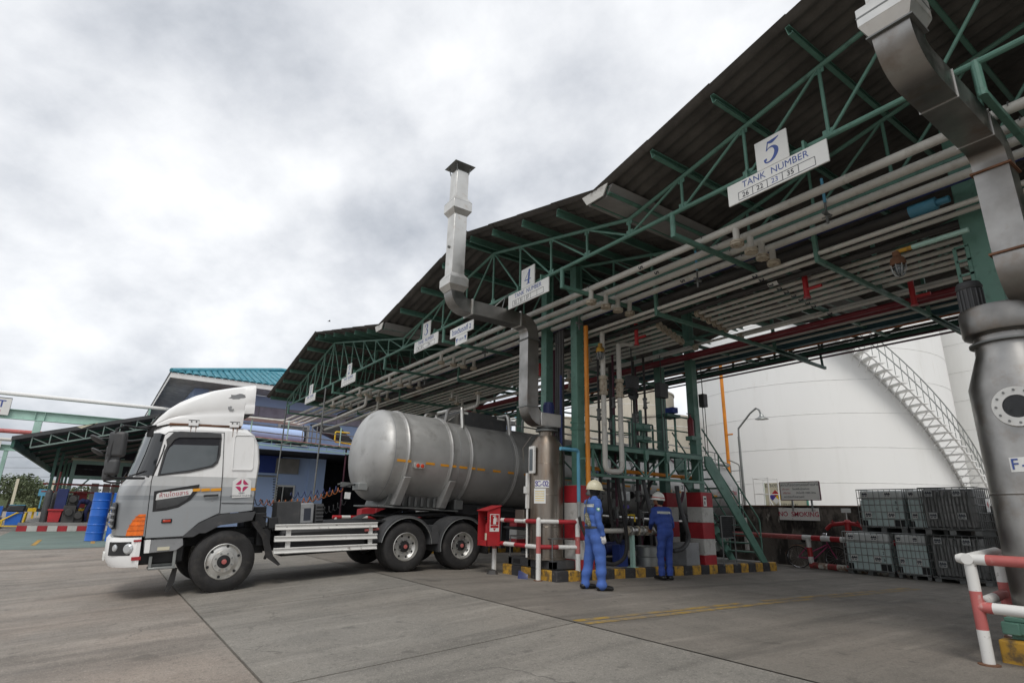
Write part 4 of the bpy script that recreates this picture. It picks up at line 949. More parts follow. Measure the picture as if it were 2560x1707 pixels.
# ================================================================== TANK TRAILER
TL = thing('tank_trailer', 'long stainless steel tank trailer parked behind the loading island', 'tank trailer', (-13.14, 5.5, 2.5), (rad(-2.1), 0, 0))
RX, RZ = 1.17, 1.06
def ell(m, prof, n=56): m.lathe(prof, (0, 0, 0), (0, 1, 0), n, sx=RX, sy=RZ)
m = MB(); pf = []
for i in range(13):
    a = math.pi/2*i/12; pf.append((max(1e-6, math.sin(a)**.78), -.26-.46*math.cos(a)**1.15))
pf += [(1., y) for y in (-.2, 1.2, 3.1, 5, 7, 9, 11, 12.3)]
for i in range(1, 11):
    a = math.pi/2*i/10; pf.append((max(1e-6, math.cos(a)**.7), 12.3+.4*math.sin(a)))
ell(m, pf); sh = part('tank_shell', m, 'steel_dull', TL, smooth=40)
for y in (.09, 1.21, 1.75, 3.1, 4.5, 5.9, 7.3, 8.7, 10.1, 11.4):
    m = MB(); ell(m, [(1.0, y-.075), (1.014, y-.07), (1.016, y-.03), (1.026, y-.02), (1.026, y+.0), (1.016, y+.01), (1.016, y+.07), (1.0, y+.075)]); part('ring_band', m, 'steel_dull', sh, smooth=50)
m = MB()
for y in (-.25, 1.42, 2.95, 5.2): ell(m, [(1.0, y-.008), (1.003, y), (1.0, y+.008)])
part('weld_seam', m, 'greypanel', sh, smooth=0)
def on_side(y, z, e=.0):
    s = math.sqrt(max(0, 1-(z/RZ)**2)); return ((RX+e)*s, y, z)
def patch(y0, y1, z0, z1, e=.004):
    m = MB(); m.sheet([[on_side(y, lerp(z0, z1, i/3), e) for i in range(4)] for y in (y0, y1)]); return m
TY = [(-.19, .03), (.05, .14), (.52, .75), (.90, 1.12), (1.2, 1.3), (1.4, 1.62), (1.72, 1.83), (1.9, 2.12), (2.35, 2.58), (2.8, 2.98)]+[(3.3+.45*i, 3.52+.45*i) for i in range(20)]
for i, (a, b) in enumerate(TY): part('reflective_tape', patch(a, b, -.215, -.165, .034 if (b-a) < .13 else .006), 'tape', TL, smooth=0)
m = MB(); m.bb(1.13, 1.2, .22, .48, -.33, -.2); ml = part('marker_lamp', m, 'alu', TL, bevel=.008)
for y in (.31, .42): m = MB(); m.lathe([(0, .022), (.035, .018), (.046, 0)], (1.2, y, -.265), (1, 0, 0), 14); part('lens', m, 'lens_red', ml)
for y in (.12, 1.27):
    for s in (1, -1):
        m = MB(); m.prism([(s*1.10, y-.09, -.52), (s*1.17, y-.09, -.53), (s*.80, y-.12, -1.14), (s*.55, y-.12, -1.14), (s*.62, y-.1, -.9)], (0, .17, 0)); part('cradle_foot', m, 'steel_dull', TL, bevel=.012)
m = MB(); m.prism([(.62, -.05, -.88), (.62, 1.4, -.88), (.55, 1.45, -1.16), (.55, -.12, -1.16)], (-1.2, 0, 0))
m.bb(-.75, .75, -.35, 1.7, -1.2, -1.16)
for k in range(7): m.bb(.6, .66, .1+.16*k, .16+.16*k, -1.14, -.92)
part('kingpin_frame', m, 'galv_dark', TL, bevel=.01)
m = MB(); m.bb(-.6, .6, 1.7, 12.2, -1.25, -1.0); m.bb(.75, .82, 2.2, 12, -1.13, -1.06); part('subframe', m, 'black', TL, bevel=.02)
m = MB(); m.bb(.3, .75, 1.58, 1.82, -1.15, -.92); part('hose_box', m, 'galv_dark', TL, bevel=.02)
m = MB(); m.bb(.1, .48, -.74, -.52, -.86, -.70); br = part('coupling_bracket', m, 'galv', TL, bevel=.01)
m = MB(); m.path([(.1, -.75, -.74), (.12, -.95, -.73), (.15, -1.1, -.76)], .02, 6); m.bb(.08, .16, -1.02, -.8, -.80, -.70); part('coupling', m, 'galv_dark', br)
m = MB(); m.bb(.25, .265, -.95, -.82, -1.06, -.92); part('tag_plate', m, 'trim_white', br)
# catwalk box on top
m = MB(); m.bb(-.62, .62, 1.62, 3.05, .70, 1.27); tb = part('top_box', m, 'plastic_grey', TL, bevel=.02)
m = MB(); m.prism([(.6, 1.28, .95), (.6, 1.62, 1.22), (.6, 1.62, .80)], (-1.2, 0, 0)); part('box_nose', m, 'steel', tb, bevel=.01)
for y in (1.72, 2.85):
    m = MB(); m.bb(.622, .628, y-.12, y+.12, 1.19, 1.24); part('white_label', m, 'signwhite', tb)
for y in (1.62, 3.05):
    m = MB(); m.path(bend([(.74, y+.02, .80), (.66, y, 1.34), (-.66, y, 1.34), (-.74, y+.02, .80)], .09), .05, 10); part('guard_hoop', m, 'alu', tb)
m = MB(); m.path(bend([(-.6, 1.2, .9), (-.6, 1.25, 1.27), (-.64, 1.62, 1.34)], .1), .04, 8); m.path(bend([(.6, 1.2, .85), (.6, 1.26, 1.24), (.64, 1.62, 1.34)], .1), .04, 8); part('guard_hoop', m, 'steel', tb)
for y0 in (5.0, 8.0, 11.0):
    m = MB(); m.lathe([(0, .12), (.22, .12), (.25, .1), (.25, -.1)], (0, y0, 1.08), (0, 0, 1), 20); part('manhole', m, 'steel_dull', TL)
m = MB()
for x in (.55, -.55): m.path(bend([(x, 3.6, 1.0), (x, 3.6, 1.35), (x, 12.2, 1.35), (x, 12.2, .8)], .1), .02, 6)
for k in range(7): m.tube((.55, 4.2+1.3*k, .9), (.55, 4.2+1.3*k, 1.35), .016, 6)
m.tube((.55, 3.6, 1.12), (.55, 12.2, 1.12), .016, 6); part('catwalk_rail', m, 'galv', TL)
m = MB(); m.tube((.78, 7.0, .92), (.78, 12.4, .92), .05, 8); part('hose_tube', m, 'galv', TL)
m = MB()
for x in (.95, .6): m.path(bend([(x, 12.2, 1.1), (x, 12.8, 1.0), (x, 12.85, -1.2)], .1), .02, 6)
for k in range(6): m.tube((.6, 12.84, -1.1+.38*k), (.95, 12.84, -1.1+.38*k), .015, 6)
part('rear_ladder', m, 'galv', TL)
m = MB(); m.bb(-.9, 1.05, 12.3, 12.42, -1.35, -1.15); part('rear_bumper', m, 'black', TL)
m = MB(); ell(m, [(1.002, 9.4), (1.006, 9.42), (1.006, 9.52), (1.002, 9.54)]); part('dark_strap', m, 'plum', sh)
text('HENDA  TRICAT', 'ink_blue', TL, Vector(on_side(6.35, .12, .01))+Vector((.012, 0, 0)), (0, 1, 0), (-.11, 0, 1), .3, sx=.95, bold=.006)
m = patch(11.35, 12.0, -.22, .18, .012); hz = part('hazard_panel', m, 'signwhite', TL, smooth=0)
text('วัตถุอันตราย', 'ink_red', hz, Vector(on_side(11.675, -.02, .03)), (0, 1, 0), (0, 0, 1), .2, bold=.004)
def twheel(x, y, o):
    return wheel('wheel', x, y, -1.55, .5, .26, .14, TL, False, o)
for y in (8.6, 9.95, 11.3):
    twheel(1.2, y, 1); twheel(-1.2, y, -1)
    m = MB(); A = [rad(lerp(165, 15, i/10)) for i in range(11)]; o_ = [(y-.62*math.cos(a), -1.55+.62*math.sin(a)) for a in A]
    m.sheet([[(1.22, q, w_) for q, w_ in o_], [(.6, q, w_) for q, w_ in o_]]); part('mudguard', m, 'plastic_grey', TL, smooth=60)
m = MB(); m.bb(.6, .72, 3.9, 4.05, -2.05, -1.0); m.bb(.5, .82, 3.8, 4.15, -2.1, -2.05); m.bb(-.72, -.6, 3.9, 4.05, -2.05, -1.0); m.tube((-.6, 3.97, -1.5), (.6, 3.97, -1.5), .04, 8); part('landing_leg', m, 'plastic_grey', TL)
m = MB(); m.tube((1.0, 4.4, -1.06), (1.0, 11.6, -1.06), .045, 10); part('discharge_pipe', m, 'alu', TL)
# ================================================================== SCRUBBERS WITH DUCTS
def rduct(mb, pts, w, d, R=.28, n=6):
    """square duct swept along a path lying in the plane x=const; w across (x), d in plane"""
    P = bend(pts, R, n); rows = []
    for i, p in enumerate(P):
        t = (P[min(i+1, len(P)-1)]-P[max(i-1, 0)]).normalized(); u = Vector((1, 0, 0)); v = t.cross(u)
        rows.append([p+u*w/2+v*d/2, p-u*w/2+v*d/2, p-u*w/2-v*d/2, p+u*w/2-v*d/2, p+u*w/2+v*d/2])
    mb.sheet(rows)
    mb.add(rows[0][:4], [(0, 1, 2, 3)]); mb.add(rows[-1][:4], [(0, 1, 2, 3)])
def sq(mb, c, w, d, h): mb.box(c, (w, d, h))
def arc_patch(cx, cy, r, az, half, z0, z1, n=8):
    m = MB(); m.sheet([[(cx+r*math.cos(az+half*(2*i/n-1)), cy+r*math.sin(az+half*(2*i/n-1)), z) for i in range(n+1)] for z in (z0, z1)]); return m
def arc_text(body, mt, parent, cx, cy, r, az, z, size, step):
    for i, c in enumerate(body):
        a = az+(i-(len(body)-1)/2)*step/r; n_ = Vector((math.cos(a), math.sin(a), 0)); x = Vector((-math.sin(a), math.cos(a), 0))
        if c != ' ': text(c, mt, parent, Vector((cx, cy, z))+n_*(r+.001), x, (0, 0, 1), size, bold=.001)
def flange_ring(parent, c, w, d, name='duct_flange'):
    m = MB(); m.box(c, (w, d, .025)); part(name, m, 'alu', parent, bevel=.003)
# ---- SC-02
X1, Y1 = -9.7, 7.7
S1 = thing('fume_scrubber', 'stainless fume scrubber SC-02 with square duct rising past the canopy edge', 'scrubber')
m = MB(); m.lathe([(.345, .37), (.345, 2.62), (.22, 2.83), (.15, 2.84), (.15, 2.95)], (X1, Y1, 0), (0, 0, 1), 36); part('vessel', m, 'steel_brown', S1, smooth=35)
m = MB()
for z in (1.0, 1.62, 2.25): m.lathe([(.345, z-.006), (.3475, z), (.345, z+.006)], (X1, Y1, 0), (0, 0, 1), 36, cap=False)
m.lathe([(.36, .37), (.40, .375), (.40, .40), (.347, .41)], (X1, Y1, 0), (0, 0, 1), 36, cap=False); part('weld_seam', m, 'steel_brown', S1)
m = MB(); m.lathe([(.15, 2.93), (.24, 2.94), (.24, 2.97), (.16, 2.98), (.16, 3.0), (.22, 3.01), (.22, 3.03), (.15, 3.04)], (X1, Y1, 0), (0, 0, 1), 24); part('neck_flange', m, 'galv_dark', S1)
m = MB(); m.bb(X1-.17, X1+.17, Y1-.28, Y1+.3, 3.03, 3.32); fb = part('fan_box', m, 'steel_dull', S1, bevel=.02)
m = MB(); m.tube((X1, Y1+.05, 3.32), (X1, Y1+.05, 3.58), .11, 14)
for i in range(12):
    a = 2*math.pi*i/12; m.box((X1+.115*math.cos(a), Y1+.05+.115*math.sin(a), 3.43), (.012, .012, .2))
part('motor', m, 'blue_navy', S1)
m = MB(); rduct(m, [(X1, Y1-.26, 3.17), (X1, 7.2, 3.17), (X1, 7.2, 5.29), (X1, 5.25, 5.29), (X1, 5.25, 5.75)], .31, .29, .34); part('duct', m, 'steel', S1, smooth=35)
m = MB(); m.bb(X1-.15, X1+.15, 5.10, 5.40, 5.75, 7.35); rs = part('riser', m, 'alu', S1, bevel=.008)
m = MB(); m.bb(X1-.145, X1+.145, 5.105, 5.395, 7.62, 8.33); part('riser', m, 'alu', S1, bevel=.008)
m = MB(); m.tube((X1-.02, 5.10, 6.55), (X1-.02, 5.07, 6.55), .03, 10); part('test_port', m, 'galv_dark', rs)
for zc, h_, w_ in ((5.74, .17, .44), (7.48, .20, .44)):
    m = MB(); m.box((X1, 5.25, zc), (w_, w_, h_)); mm = part('duct_collar', m, 'alu', S1, bevel=.006)
    a = w_/2; b = .15
    for s, z0 in ((1, zc+h_/2), (-1, zc-h_/2)):
        m = MB(); m.add([(X1-a, 5.25-a, z0), (X1+a, 5.25-a, z0), (X1+a, 5.25+a, z0), (X1-a, 5.25+a, z0), (X1-b, 5.25-b, z0+s*.11), (X1+b, 5.25-b, z0+s*.11), (X1+b, 5.25+b, z0+s*.11), (X1-b, 5.25+b, z0+s*.11)], [(0, 1, 5, 4), (1, 2, 6, 5), (2, 3, 7, 6), (3, 0, 4, 7), (4, 5, 6, 7)])
        part('collar_taper', m, 'alu', mm, smooth=0)
cp = MB(); a = .25; z0 = 8.47
cp.add([(X1-a, 5.25-a, z0), (X1+a, 5.25-a, z0), (X1+a, 5.25+a, z0), (X1-a, 5.25+a, z0), (X1, 5.25, z0+.16)], [(0, 1, 4), (1, 2, 4), (2, 3, 4), (3, 0, 4), (3, 2, 1, 0)]); rc = part('rain_cap', cp, 'galv', S1, smooth=0)
m = MB()
for sx in (-1, 1):
    for sy in (-1, 1): m.beam((X1+sx*.14, 5.25+sy*.14, 8.30), (X1+sx*.17, 5.25+sy*.17, z0), .02, .02)
m.bb(X1-.12, X1+.12, 5.13, 5.37, 8.33, 8.36); part('cap_strut', m, 'galv_dark', rc)
for y, z in ((5.62, 5.29), (6.85, 5.29)):
    m = MB(); m.box((X1, y, z), (.36, .025, .34)); part('duct_flange', m, 'alu', S1)
for z in (4.9, 3.42): m = MB(); m.box((X1, 7.2, z), (.36, .34, .025)); part('duct_flange', m, 'galv_dark', S1)
m = MB(); m.tube((X1+.1, 6.2, 5.44), (X1+.1, 6.55, 5.8), .012, 6); m.tube((X1-.1, 6.5, 5.44), (X1-.1, 6.6, 5.8), .012, 6); part('duct_hanger', m, 'galv', S1)
azc = math.atan2(-Y1, -X1)
pl = part('name_plate', arc_patch(X1, Y1, .351, azc-rad(17), .45, 1.76, 1.91), 'signwhite', S1, smooth=60); arc_text('SC-02', 'ink_purple', pl, X1, Y1, .353, azc-rad(17), 1.835, .15, .06)
pp = part('instruction_sheet', arc_patch(X1, Y1, .3505, azc-rad(24), .38, 1.45, 1.745), 'signwhite', S1, smooth=60)
for k in range(5): part('print_line', arc_patch(X1, Y1, .352, azc-rad(24), .3, 1.5+.045*k, 1.512+.045*k), 'yellow_bright', pp, smooth=0)
n_ = Vector((math.cos(azc-rad(48)), math.sin(azc-rad(48)), 0)); t_ = Vector((-n_.y, n_.x, 0)); c = Vector((X1, Y1, 0))+n_*.40
Rm = Matrix((t_, n_, Vector((0, 0, 1)))).transposed()
m = MB(); m.box(c+Vector((0, 0, 2.32)), (.17, .06, .56), Rm); sg = part('sight_glass_frame', m, 'whitepaint', S1, bevel=.012)
m = MB(); m.box(c+n_*.034+Vector((0, 0, 2.32)), (.10, .01, .44), Rm); part('sight_glass', m, 'glass_lit', sg)
n_ = Vector((math.cos(azc-rad(80)), math.sin(azc-rad(80)), 0)); t_ = Vector((-n_.y, n_.x, 0)); c = Vector((X1, Y1, 0))+n_*.40
m = MB(); m.bb(c.x-.03, c.x+.03, c.y-.03, c.y+.03, 1.35, 2.06); m.tube(c+t_*-.09+Vector((0, 0, 1.4)), c+t_*-.09+Vector((0, 0, 2.0)), .02, 8); m.tube(c+Vector((0, 0, 1.35)), c+Vector((0, 0, .4)), .022, 8); m.box(c+n_*.02+Vector((0, 0, 1.72)), (.1, .08, .14)); part('level_gauge', m, 'whitepaint', S1)
m = MB(); m.bb(-10.25, -9.95, 7.3, 7.6, 1.1, 1.32); m.path([(-10.0, 7.55, 2.9), (-10.15, 7.4, 2.6), (-10.1, 7.4, 2.3)], .008, 5); part('junction_box', m, 'steel_brown', S1, bevel=.01)
m = MB()
for y0, y1 in ((7.5, 7.62), (8.1, 8.22)): m.bb(-10.75, -9.25, y0, y1, .205, .36)
for x0, x1 in ((-10.75, -10.63), (-9.37, -9.25), (-10.05, -9.95)): m.bb(x0, x1, 7.5, 8.22, .21, .355)
m.bb(-10.75, -9.25, 7.5, 8.22, .356, .37); sk2 = part('skid_base', m, 'plastic_grey', S1, bevel=.006)
for x in (-10.45, -9.65): m = MB(); m.bb(x-.12, x+.12, 7.495, 7.505, .24, .33); part('fork_slot', m, 'black', sk2)
m = MB(); pts = [(-10.72, 7.52), (-9.28, 7.52), (-9.28, 8.2), (-10.72, 8.2)]
m.path([(x, y, .78) for x, y in pts], .014, 6, closed=True)
for x, y in pts+[(-10.0, 7.52)]: m.tube((x, y, .37), (x, y, .78), .013, 6)
part('skid_rail', m, 'galv_dark', S1)
# ---- F-SC at the right edge
X2, Y2 = -1.79, 7.82
S2 = thing('fume_scrubber', 'large stainless scrubber F-SC with round porthole at the right edge of the photo', 'scrubber')
m = MB(); m.lathe([(.425, .42), (.425, 2.66), (.30, 3.03), (.29, 3.22)], (X2, Y2, 0), (0, 0, 1), 40); part('vessel', m, 'steel', S2, smooth=35)
m = MB(); m.lathe([(.29, 3.12), (.34, 3.13), (.34, 3.15), (.29, 3.16), (.29, 3.24)], (X2, Y2, 0), (0, 0, 1), 36, cap=False); part('neck_flange', m, 'galv_dark', S2); m = MB(); m.lathe([(.425, 1.54), (.4285, 1.55), (.4285, 1.56), (.425, 1.57)], (X2, Y2, 0), (0, 0, 1), 40, cap=False); part('weld_seam', m, 'steel', S2)
m = MB(); m.lathe([(.30, 3.22), (.37, 3.24), (.38, 3.26), (.38, 3.50), (.37, 3.53), (0, 3.54)], (X2, Y2, 0), (0, 0, 1), 40); part('fan_housing', m, 'steel', S2, smooth=35)
m = MB(); m.tube((X2-.22, Y2-.05, 3.53), (X2-.22, Y2-.05, 3.86), .11, 16); m.lathe([(.12, 3.82), (.13, 3.85), (.11, 3.9), (0, 3.92)], (X2-.22, Y2-.05, 0), (0, 0, 1), 16)
for i in range(16):
    a = 2*math.pi*i/16; m.box((X2-.22+.115*math.cos(a), Y2-.05+.115*math.sin(a), 3.68), (.014, .014, .26))
part('motor', m, 'plastic_grey', S2, bevel=0)
DX = -1.49
m = MB(); rduct(m, [(DX+.02, 7.9, 3.62), (DX+.02, 7.42, 3.62), (DX+.02, 7.42, 5.29), (DX+.02, 5.25, 5.29), (DX+.02, 5.25, 5.62)], .31, .30, .32, 8); part('duct', m, 'steel', S2, smooth=35)
m = MB(); m.bb(DX-.13, DX+.17, 5.10, 5.40, 5.88, 8.3); part('riser', m, 'alu', S2, bevel=.01)
m = MB(); a = .22; b = .16; zc = 5.74; cx_ = DX+.02
m.box((cx_, 5.25, zc+.03), (.45, .44, .2)); mm = part('duct_collar', m, 'alu', S2, bevel=.008)
m = MB(); a = .22; z0 = zc-.07; m.add([(cx_-a, 5.25-a, z0), (cx_+a, 5.25-a, z0), (cx_+a, 5.25+a, z0), (cx_-a, 5.25+a, z0), (cx_-b, 5.25-b, z0-.13), (cx_+b, 5.25-b, z0-.13), (cx_+b, 5.25+b, z0-.13), (cx_-b, 5.25+b, z0-.13)], [(0, 1, 5, 4), (1, 2, 6, 5), (2, 3, 7, 6), (3, 0, 4, 7), (4, 5, 6, 7)]); part('collar_taper', m, 'alu', mm, smooth=0)
for z, w_, d_ in ((zc-.2, .38, .36), (zc+.14, .40, .38), (zc+.03, .456, .446)): m = MB(); m.box((cx_, 5.25, z), (w_, d_, .016)); part('duct_flange', m, 'galv_dark', mm)
for z in (4.94, 3.98): m = MB(); m.box((cx_, 7.42, z), (.36, .35, .022)); part('duct_flange', m, 'rust', S2)
for y in (6.95, 6.0): m = MB(); m.box((cx_, y, 5.29), (.33, .012, .32)); part('duct_flange', m, 'steel_dull', S2)
azc = math.atan2(-Y2, -X2); n_ = Vector((math.cos(azc-.10), math.sin(azc-.10), 0)); pc = Vector((X2, Y2, 2.40))+n_*.42
m = MB(); m.lathe([(.115, -.02), (.115, .022), (.20, .022), (.205, .015), (.205, -.06)], pc, n_, 36, cap=False); po = part('porthole_ring', m, 'alu', S2, smooth=35)
m = MB(); m.lathe([(0, .008), (.118, .008)], pc, n_, 32); part('porthole_glass', m, 'glass', po)
u = Vector((0, 0, 1)).cross(n_)
for i in range(12): m = MB(); a = 2*math.pi*i/12; p = pc+(u*math.cos(a)+Vector((0, 0, 1))*math.sin(a))*.165; m.tube(p, p+n_*.036, .012, 6); part('bolt', m, 'galv_dark', po)
pl = part('name_plate', arc_patch(X2, Y2, .4295, azc+.14, .62, 1.76, 1.90), 'signwhite', S2, smooth=60); arc_text('F-SC-01', 'ink_blue', pl, X2, Y2, .431, azc+.14, 1.83, .15, .075)
m = MB(); m.bb(-2.24, -.6, 7.42, 7.56, .255, .36); m.bb(-2.24, -2.1, 7.4, 8.6, .25, .355); m.bb(-2.22, -.6, 7.44, 8.5, .362, .40); m.bb(-2.2, -2.1, 7.5, 7.6, .2, .26); part('skid_base', m, 'green', S2, bevel=.008)
# ================================================================== STRIPED GUARD RAILS
def striped(parent, name, p0, p1, r, seg, first, reds=('redfade', 'whitepaint'), n=12, cut=.0):
    p0, p1 = Vector(p0), Vector(p1); L_ = (p1-p0).length; k = max(1, round(L_/seg)); m = MB()
    for i in range(k):
        m.mi = (i+first) % 2; m.tube(p0.lerp(p1, i/k), p0.lerp(p1, (i+1)/k), r, n, caps=i in (0, k-1))
    return part(name, m, list(reds), parent, smooth=40)
RW = ('redfade', 'whitepaint')
g1 = thing('guard_rail', 'red and white pipe guard rail around the SC-02 scrubber', 'guard rail')
PL, PC, PR = (-11.05, 7.33), (-9.48, 7.33), (-9.15, 8.07)
for x, y in (PL, PC, PR):
    m = MB()
    for i, (z0, z1) in enumerate(((-.02, .50), (.50, .82), (.82, 1.13))): m.mi = (1, 0, 1)[i]; m.tube((x, y, z0), (x, y, z1), .05, 12)
    part('post', m, list(RW), g1); m = MB(); m.lathe([(0, .05), (.03, .045), (.05, .0)], (x, y, 1.13), (0, 0, 1), 12); part('post_cap', m, 'whitepaint', g1)
    m = MB(); m.lathe([(.09, -.0), (.09, .012), (.05, .014)], (x, y, 0), (0, 0, 1), 12); part('foot_plate', m, 'rust', g1)
for a, b in ((PL, PC), (PC, PR)):
    for z, f in ((1.10, 1), (.62, 0)): striped(g1, 'rail', (*a, z), (*b, z), .043, .36, f, ('redpillar', 'whitepaint'))
g2 = thing('guard_rail', 'red and white pipe guard rail before the F-SC scrubber in the right foreground', 'guard rail')
for x, y, zs in ((-2.3, 7.11, (-.02, .30, .64, .955)), (-2.55, 8.75, (.02, .25, .62, .98)), (-.3, 7.11, (-.02, .3, .64, .955))):
    m = MB()
    for i in range(3): m.mi = (1, 0, 1)[i]; m.tube((x, y, zs[i]), (x, y, zs[i+1]), .05, 14)
    part('post', m, list(RW), g2, smooth=40); m = MB(); m.lathe([(.09, zs[0]+.015), (.09, zs[0]+.03), (.05, zs[0]+.035)], (x, y, 0), (0, 0, 1), 12); part('foot_plate', m, 'rust', g2)
def seq_rail(p0, p1, lens, cols):
    p0, p1 = Vector(p0), Vector(p1); d = (p1-p0).normalized(); m = MB(); s = 0
    for l, c in zip(lens, cols): m.mi = c; m.tube(p0+d*s, p0+d*(s+l), .05, 14); s += l
    return part('rail', m, list(RW), g2, smooth=40)
seq_rail((-2.36, 7.11, .93), (0, 7.11, .93), (.2, .62, .62, .6), (1, 0, 1, 0)); seq_rail((-2.3, 7.11, .50), (0, 7.11, .50), (.12, .9, .6, .6), (0, 1, 0, 1)); seq_rail((-2.3, 7.05, .93), (-2.55, 8.75, .95), (.5, .6, .6), (1, 1, 1)); seq_rail((-2.3, 7.11, .52), (-2.55, 8.75, .5), (.15, .75, .7), (0, 1, 0))
m = MB(); m.lathe([(0, .055), (.035, .045), (.052, 0.), (.05, -.04)], (-2.36, 7.11, .93), (-1, 0, 0), 14); part('rail_cap', m, 'whitepaint', g2)
# ================================================================== EXTINGUISHER BOX
eb = thing('extinguisher_box', 'bright red sloped-top extinguisher box fixed to the guard rail post', 'extinguisher box', (-10.98, 7.13, 0))
m = MB(); w_, d_ = .38, .34; z0, z1, z2 = .58, 1.28, 1.38; t_ = .012
m.prism([(w_/2, -d_/2, z0), (w_/2, d_/2, z0), (w_/2, d_/2, z2), (w_/2, -d_/2, z1)], (-t_, 0, 0)); m.prism([(-w_/2, -d_/2, z0), (-w_/2, d_/2, z0), (-w_/2, d_/2, z2), (-w_/2, -d_/2, z1)], (t_, 0, 0))
m.bb(-w_/2, w_/2, d_/2-t_, d_/2, z0, z2); m.bb(-w_/2, w_/2, -d_/2, d_/2, z0-t_, z0); m.bb(-w_/2, w_/2, -d_/2, -d_/2+t_, z0, z0+.1)
part('box_shell', m, 'redpaint', eb); m = MB(); m.prism([(-w_/2-.02, -d_/2-.03, z1), (w_/2+.02, -d_/2-.03, z1), (w_/2+.02, d_/2+.01, z2+.01), (-w_/2-.02, d_/2+.01, z2+.01)], (0, 0, .014)); part('lid', m, 'redpaint', eb)
m = MB(); m.prism([(w_/2+.002, -.11, .86), (w_/2+.002, .13, .86), (w_/2+.002, .13, 1.22), (w_/2+.002, -.11, 1.22)], (.002, 0, 0)); sg = part('extinguisher_sign', m, 'signwhite', eb, smooth=0)
m = MB(); x = w_/2+.005; m.bb(x, x+.001, -.095, .115, .995, 1.205); m.bb(x, x+.001, -.095, .115, .935, .985); m.prism([(x, -.03, .925), (x, .05, .925), (x, .01, .875)], (.001, 0, 0)); part('sign_field', m, 'redpaint', sg, smooth=0)
m = MB(); x += .002; m.bb(x, x+.001, -.025, .045, 1.01, 1.13); m.bb(x, x+.001, -.01, .03, 1.13, 1.16); m.path([(x, .03, 1.15), (x, .06, 1.14), (x, .07, 1.06)], .008, 5); m.path([(x, -.01, 1.16), (x, -.04, 1.175), (x, .04, 1.185)], .008, 5)
part('pictogram', m, 'signwhite', sg, smooth=0)
ex = thing('fire_extinguisher', 'red fire extinguisher standing inside the open red box', 'extinguisher', (-10.98, 7.12, .58))
m = MB(); m.lathe([(0, 0), (.075, .005), (.08, .03), (.08, .38), (.06, .44), (.025, .46), (.025, .5), (0, .5)], (0, 0, .005), (0, 0, 1), 18); part('cylinder', m, 'redpaint', ex)
m = MB(); m.box((0, -.03, .53), (.03, .13, .03)); m.box((0, -.05, .57), (.02, .12, .02)); m.path([(0, .03, .5), (-.08, .02, .45), (-.1, -.01, .2)], .012, 6); part('valve_handle', m, 'black', ex); m = MB(); m.lathe([(.081, .1), (.081, .24)], (0, 0, 0), (0, 0, 1), 14, rad(180), rad(330)); part('paper_label', m, 'signcream', ex)
# ================================================================== LOADING PLATFORM
PF = thing('loading_platform', 'green steel loading platform with lattice sides between the striped pillars', 'platform')
m = MB(); m.bb(-10.65, -9.1, 8.45, 12.15, 2.69, 2.73); part('deck', m, 'green_dark', PF, bevel=.005)
for X in (-9.12, -10.62):
    m = MB(); m.bb(X-.035, X+.035, 8.42, 12.18, 2.60, 2.69); ch = part('edge_beam', m, 'green', PF, bevel=.006)
    m = MB(); m.bb(X-.03, X+.03, 8.42, 12.18, 2.03, 2.09); part('edge_beam', m, 'green', PF, bevel=.006)
    ys = [8.5, 8.78, 9.45, 10.11, 10.83, 11.52, 12.1]
    for i, y in enumerate(ys):
        m = MB(); m.bb(X-.022, X+.022, y-.022, y+.022, 2.09, 2.60); part('lattice_post', m, 'green', ch)
        if i < 6: m = MB(); a, b = (2.6, 2.08) if i in (0, 1, 2) else (2.08, 2.6); m.beam((X, y, a), (X, ys[i+1], b), .03, .03); part('lattice_brace', m, 'green', ch)
def rail_run(parent, X, y0, y1, z, post, mt='green', name='handrail', r=.021):
    m = MB(); m.tube((X, y0, z), (X, y1, z), r, 8); h = part(name, m, mt, parent)
    m = MB(); m.tube((X, y0, z-.36), (X, y1, z-.36), r*.8, 8); part('mid_rail', m, mt, h)
    for y in post: m = MB(); m.bb(X-.02, X+.02, y-.02, y+.02, 2.73, z); part('rail_post', m, mt, h)
rail_run(PF, -9.4, 9.4, 10.05, 3.44, (9.42, 10.02)); rail_run(PF, -10.6, 8.5, 12.1, 3.62, (8.5, 9.4, 10.3, 11.2, 12.1)); rail_run(PF, -9.3, 11.0, 12.4, 3.64, (11.0, 11.45))
m = MB(); m.bb(-9.43, -9.38, 10.30, 10.36, 2.73, 3.68); part('gate_post', m, 'green', PF)
for z0, z1, y0, y1 in ((3.14, 3.33, 9.95, 10.56), (2.88, 3.05, 10.05, 10.56)):
    m = MB(); m.prism([(-9.35, y0, z1), (-9.35, y1, z1), (-9.35, y1, z0+.03), (-9.35, y0+.04, z0)], (.05, 0, 0)); m.prism([(-9.3, y0, z0+.05), (-9.3, y1, z0+.08), (-9.0, y1, z0+.0), (-9.0, y0, z0-.03)], (0, 0, .02)); part('folding_gangway', m, 'green', PF, bevel=.008)
for y in (10.0, 10.32): m = MB(); m.bb(-9.32, -9.28, y-.025, y+.025, 2.5, 3.3); part('gangway_arm', m, 'green', PF)
for y in (10.11, 10.83): m = MB(); m.prism([(-9.08, y-.06, 2.68), (-9.08, y+.06, 2.7), (-9.08, y+.05, 2.5), (-9.08, y-.01, 2.42), (-9.08, y-.05, 2.5)], (.03, 0, 0)); part('gangway_hinge', m, 'green', PF)
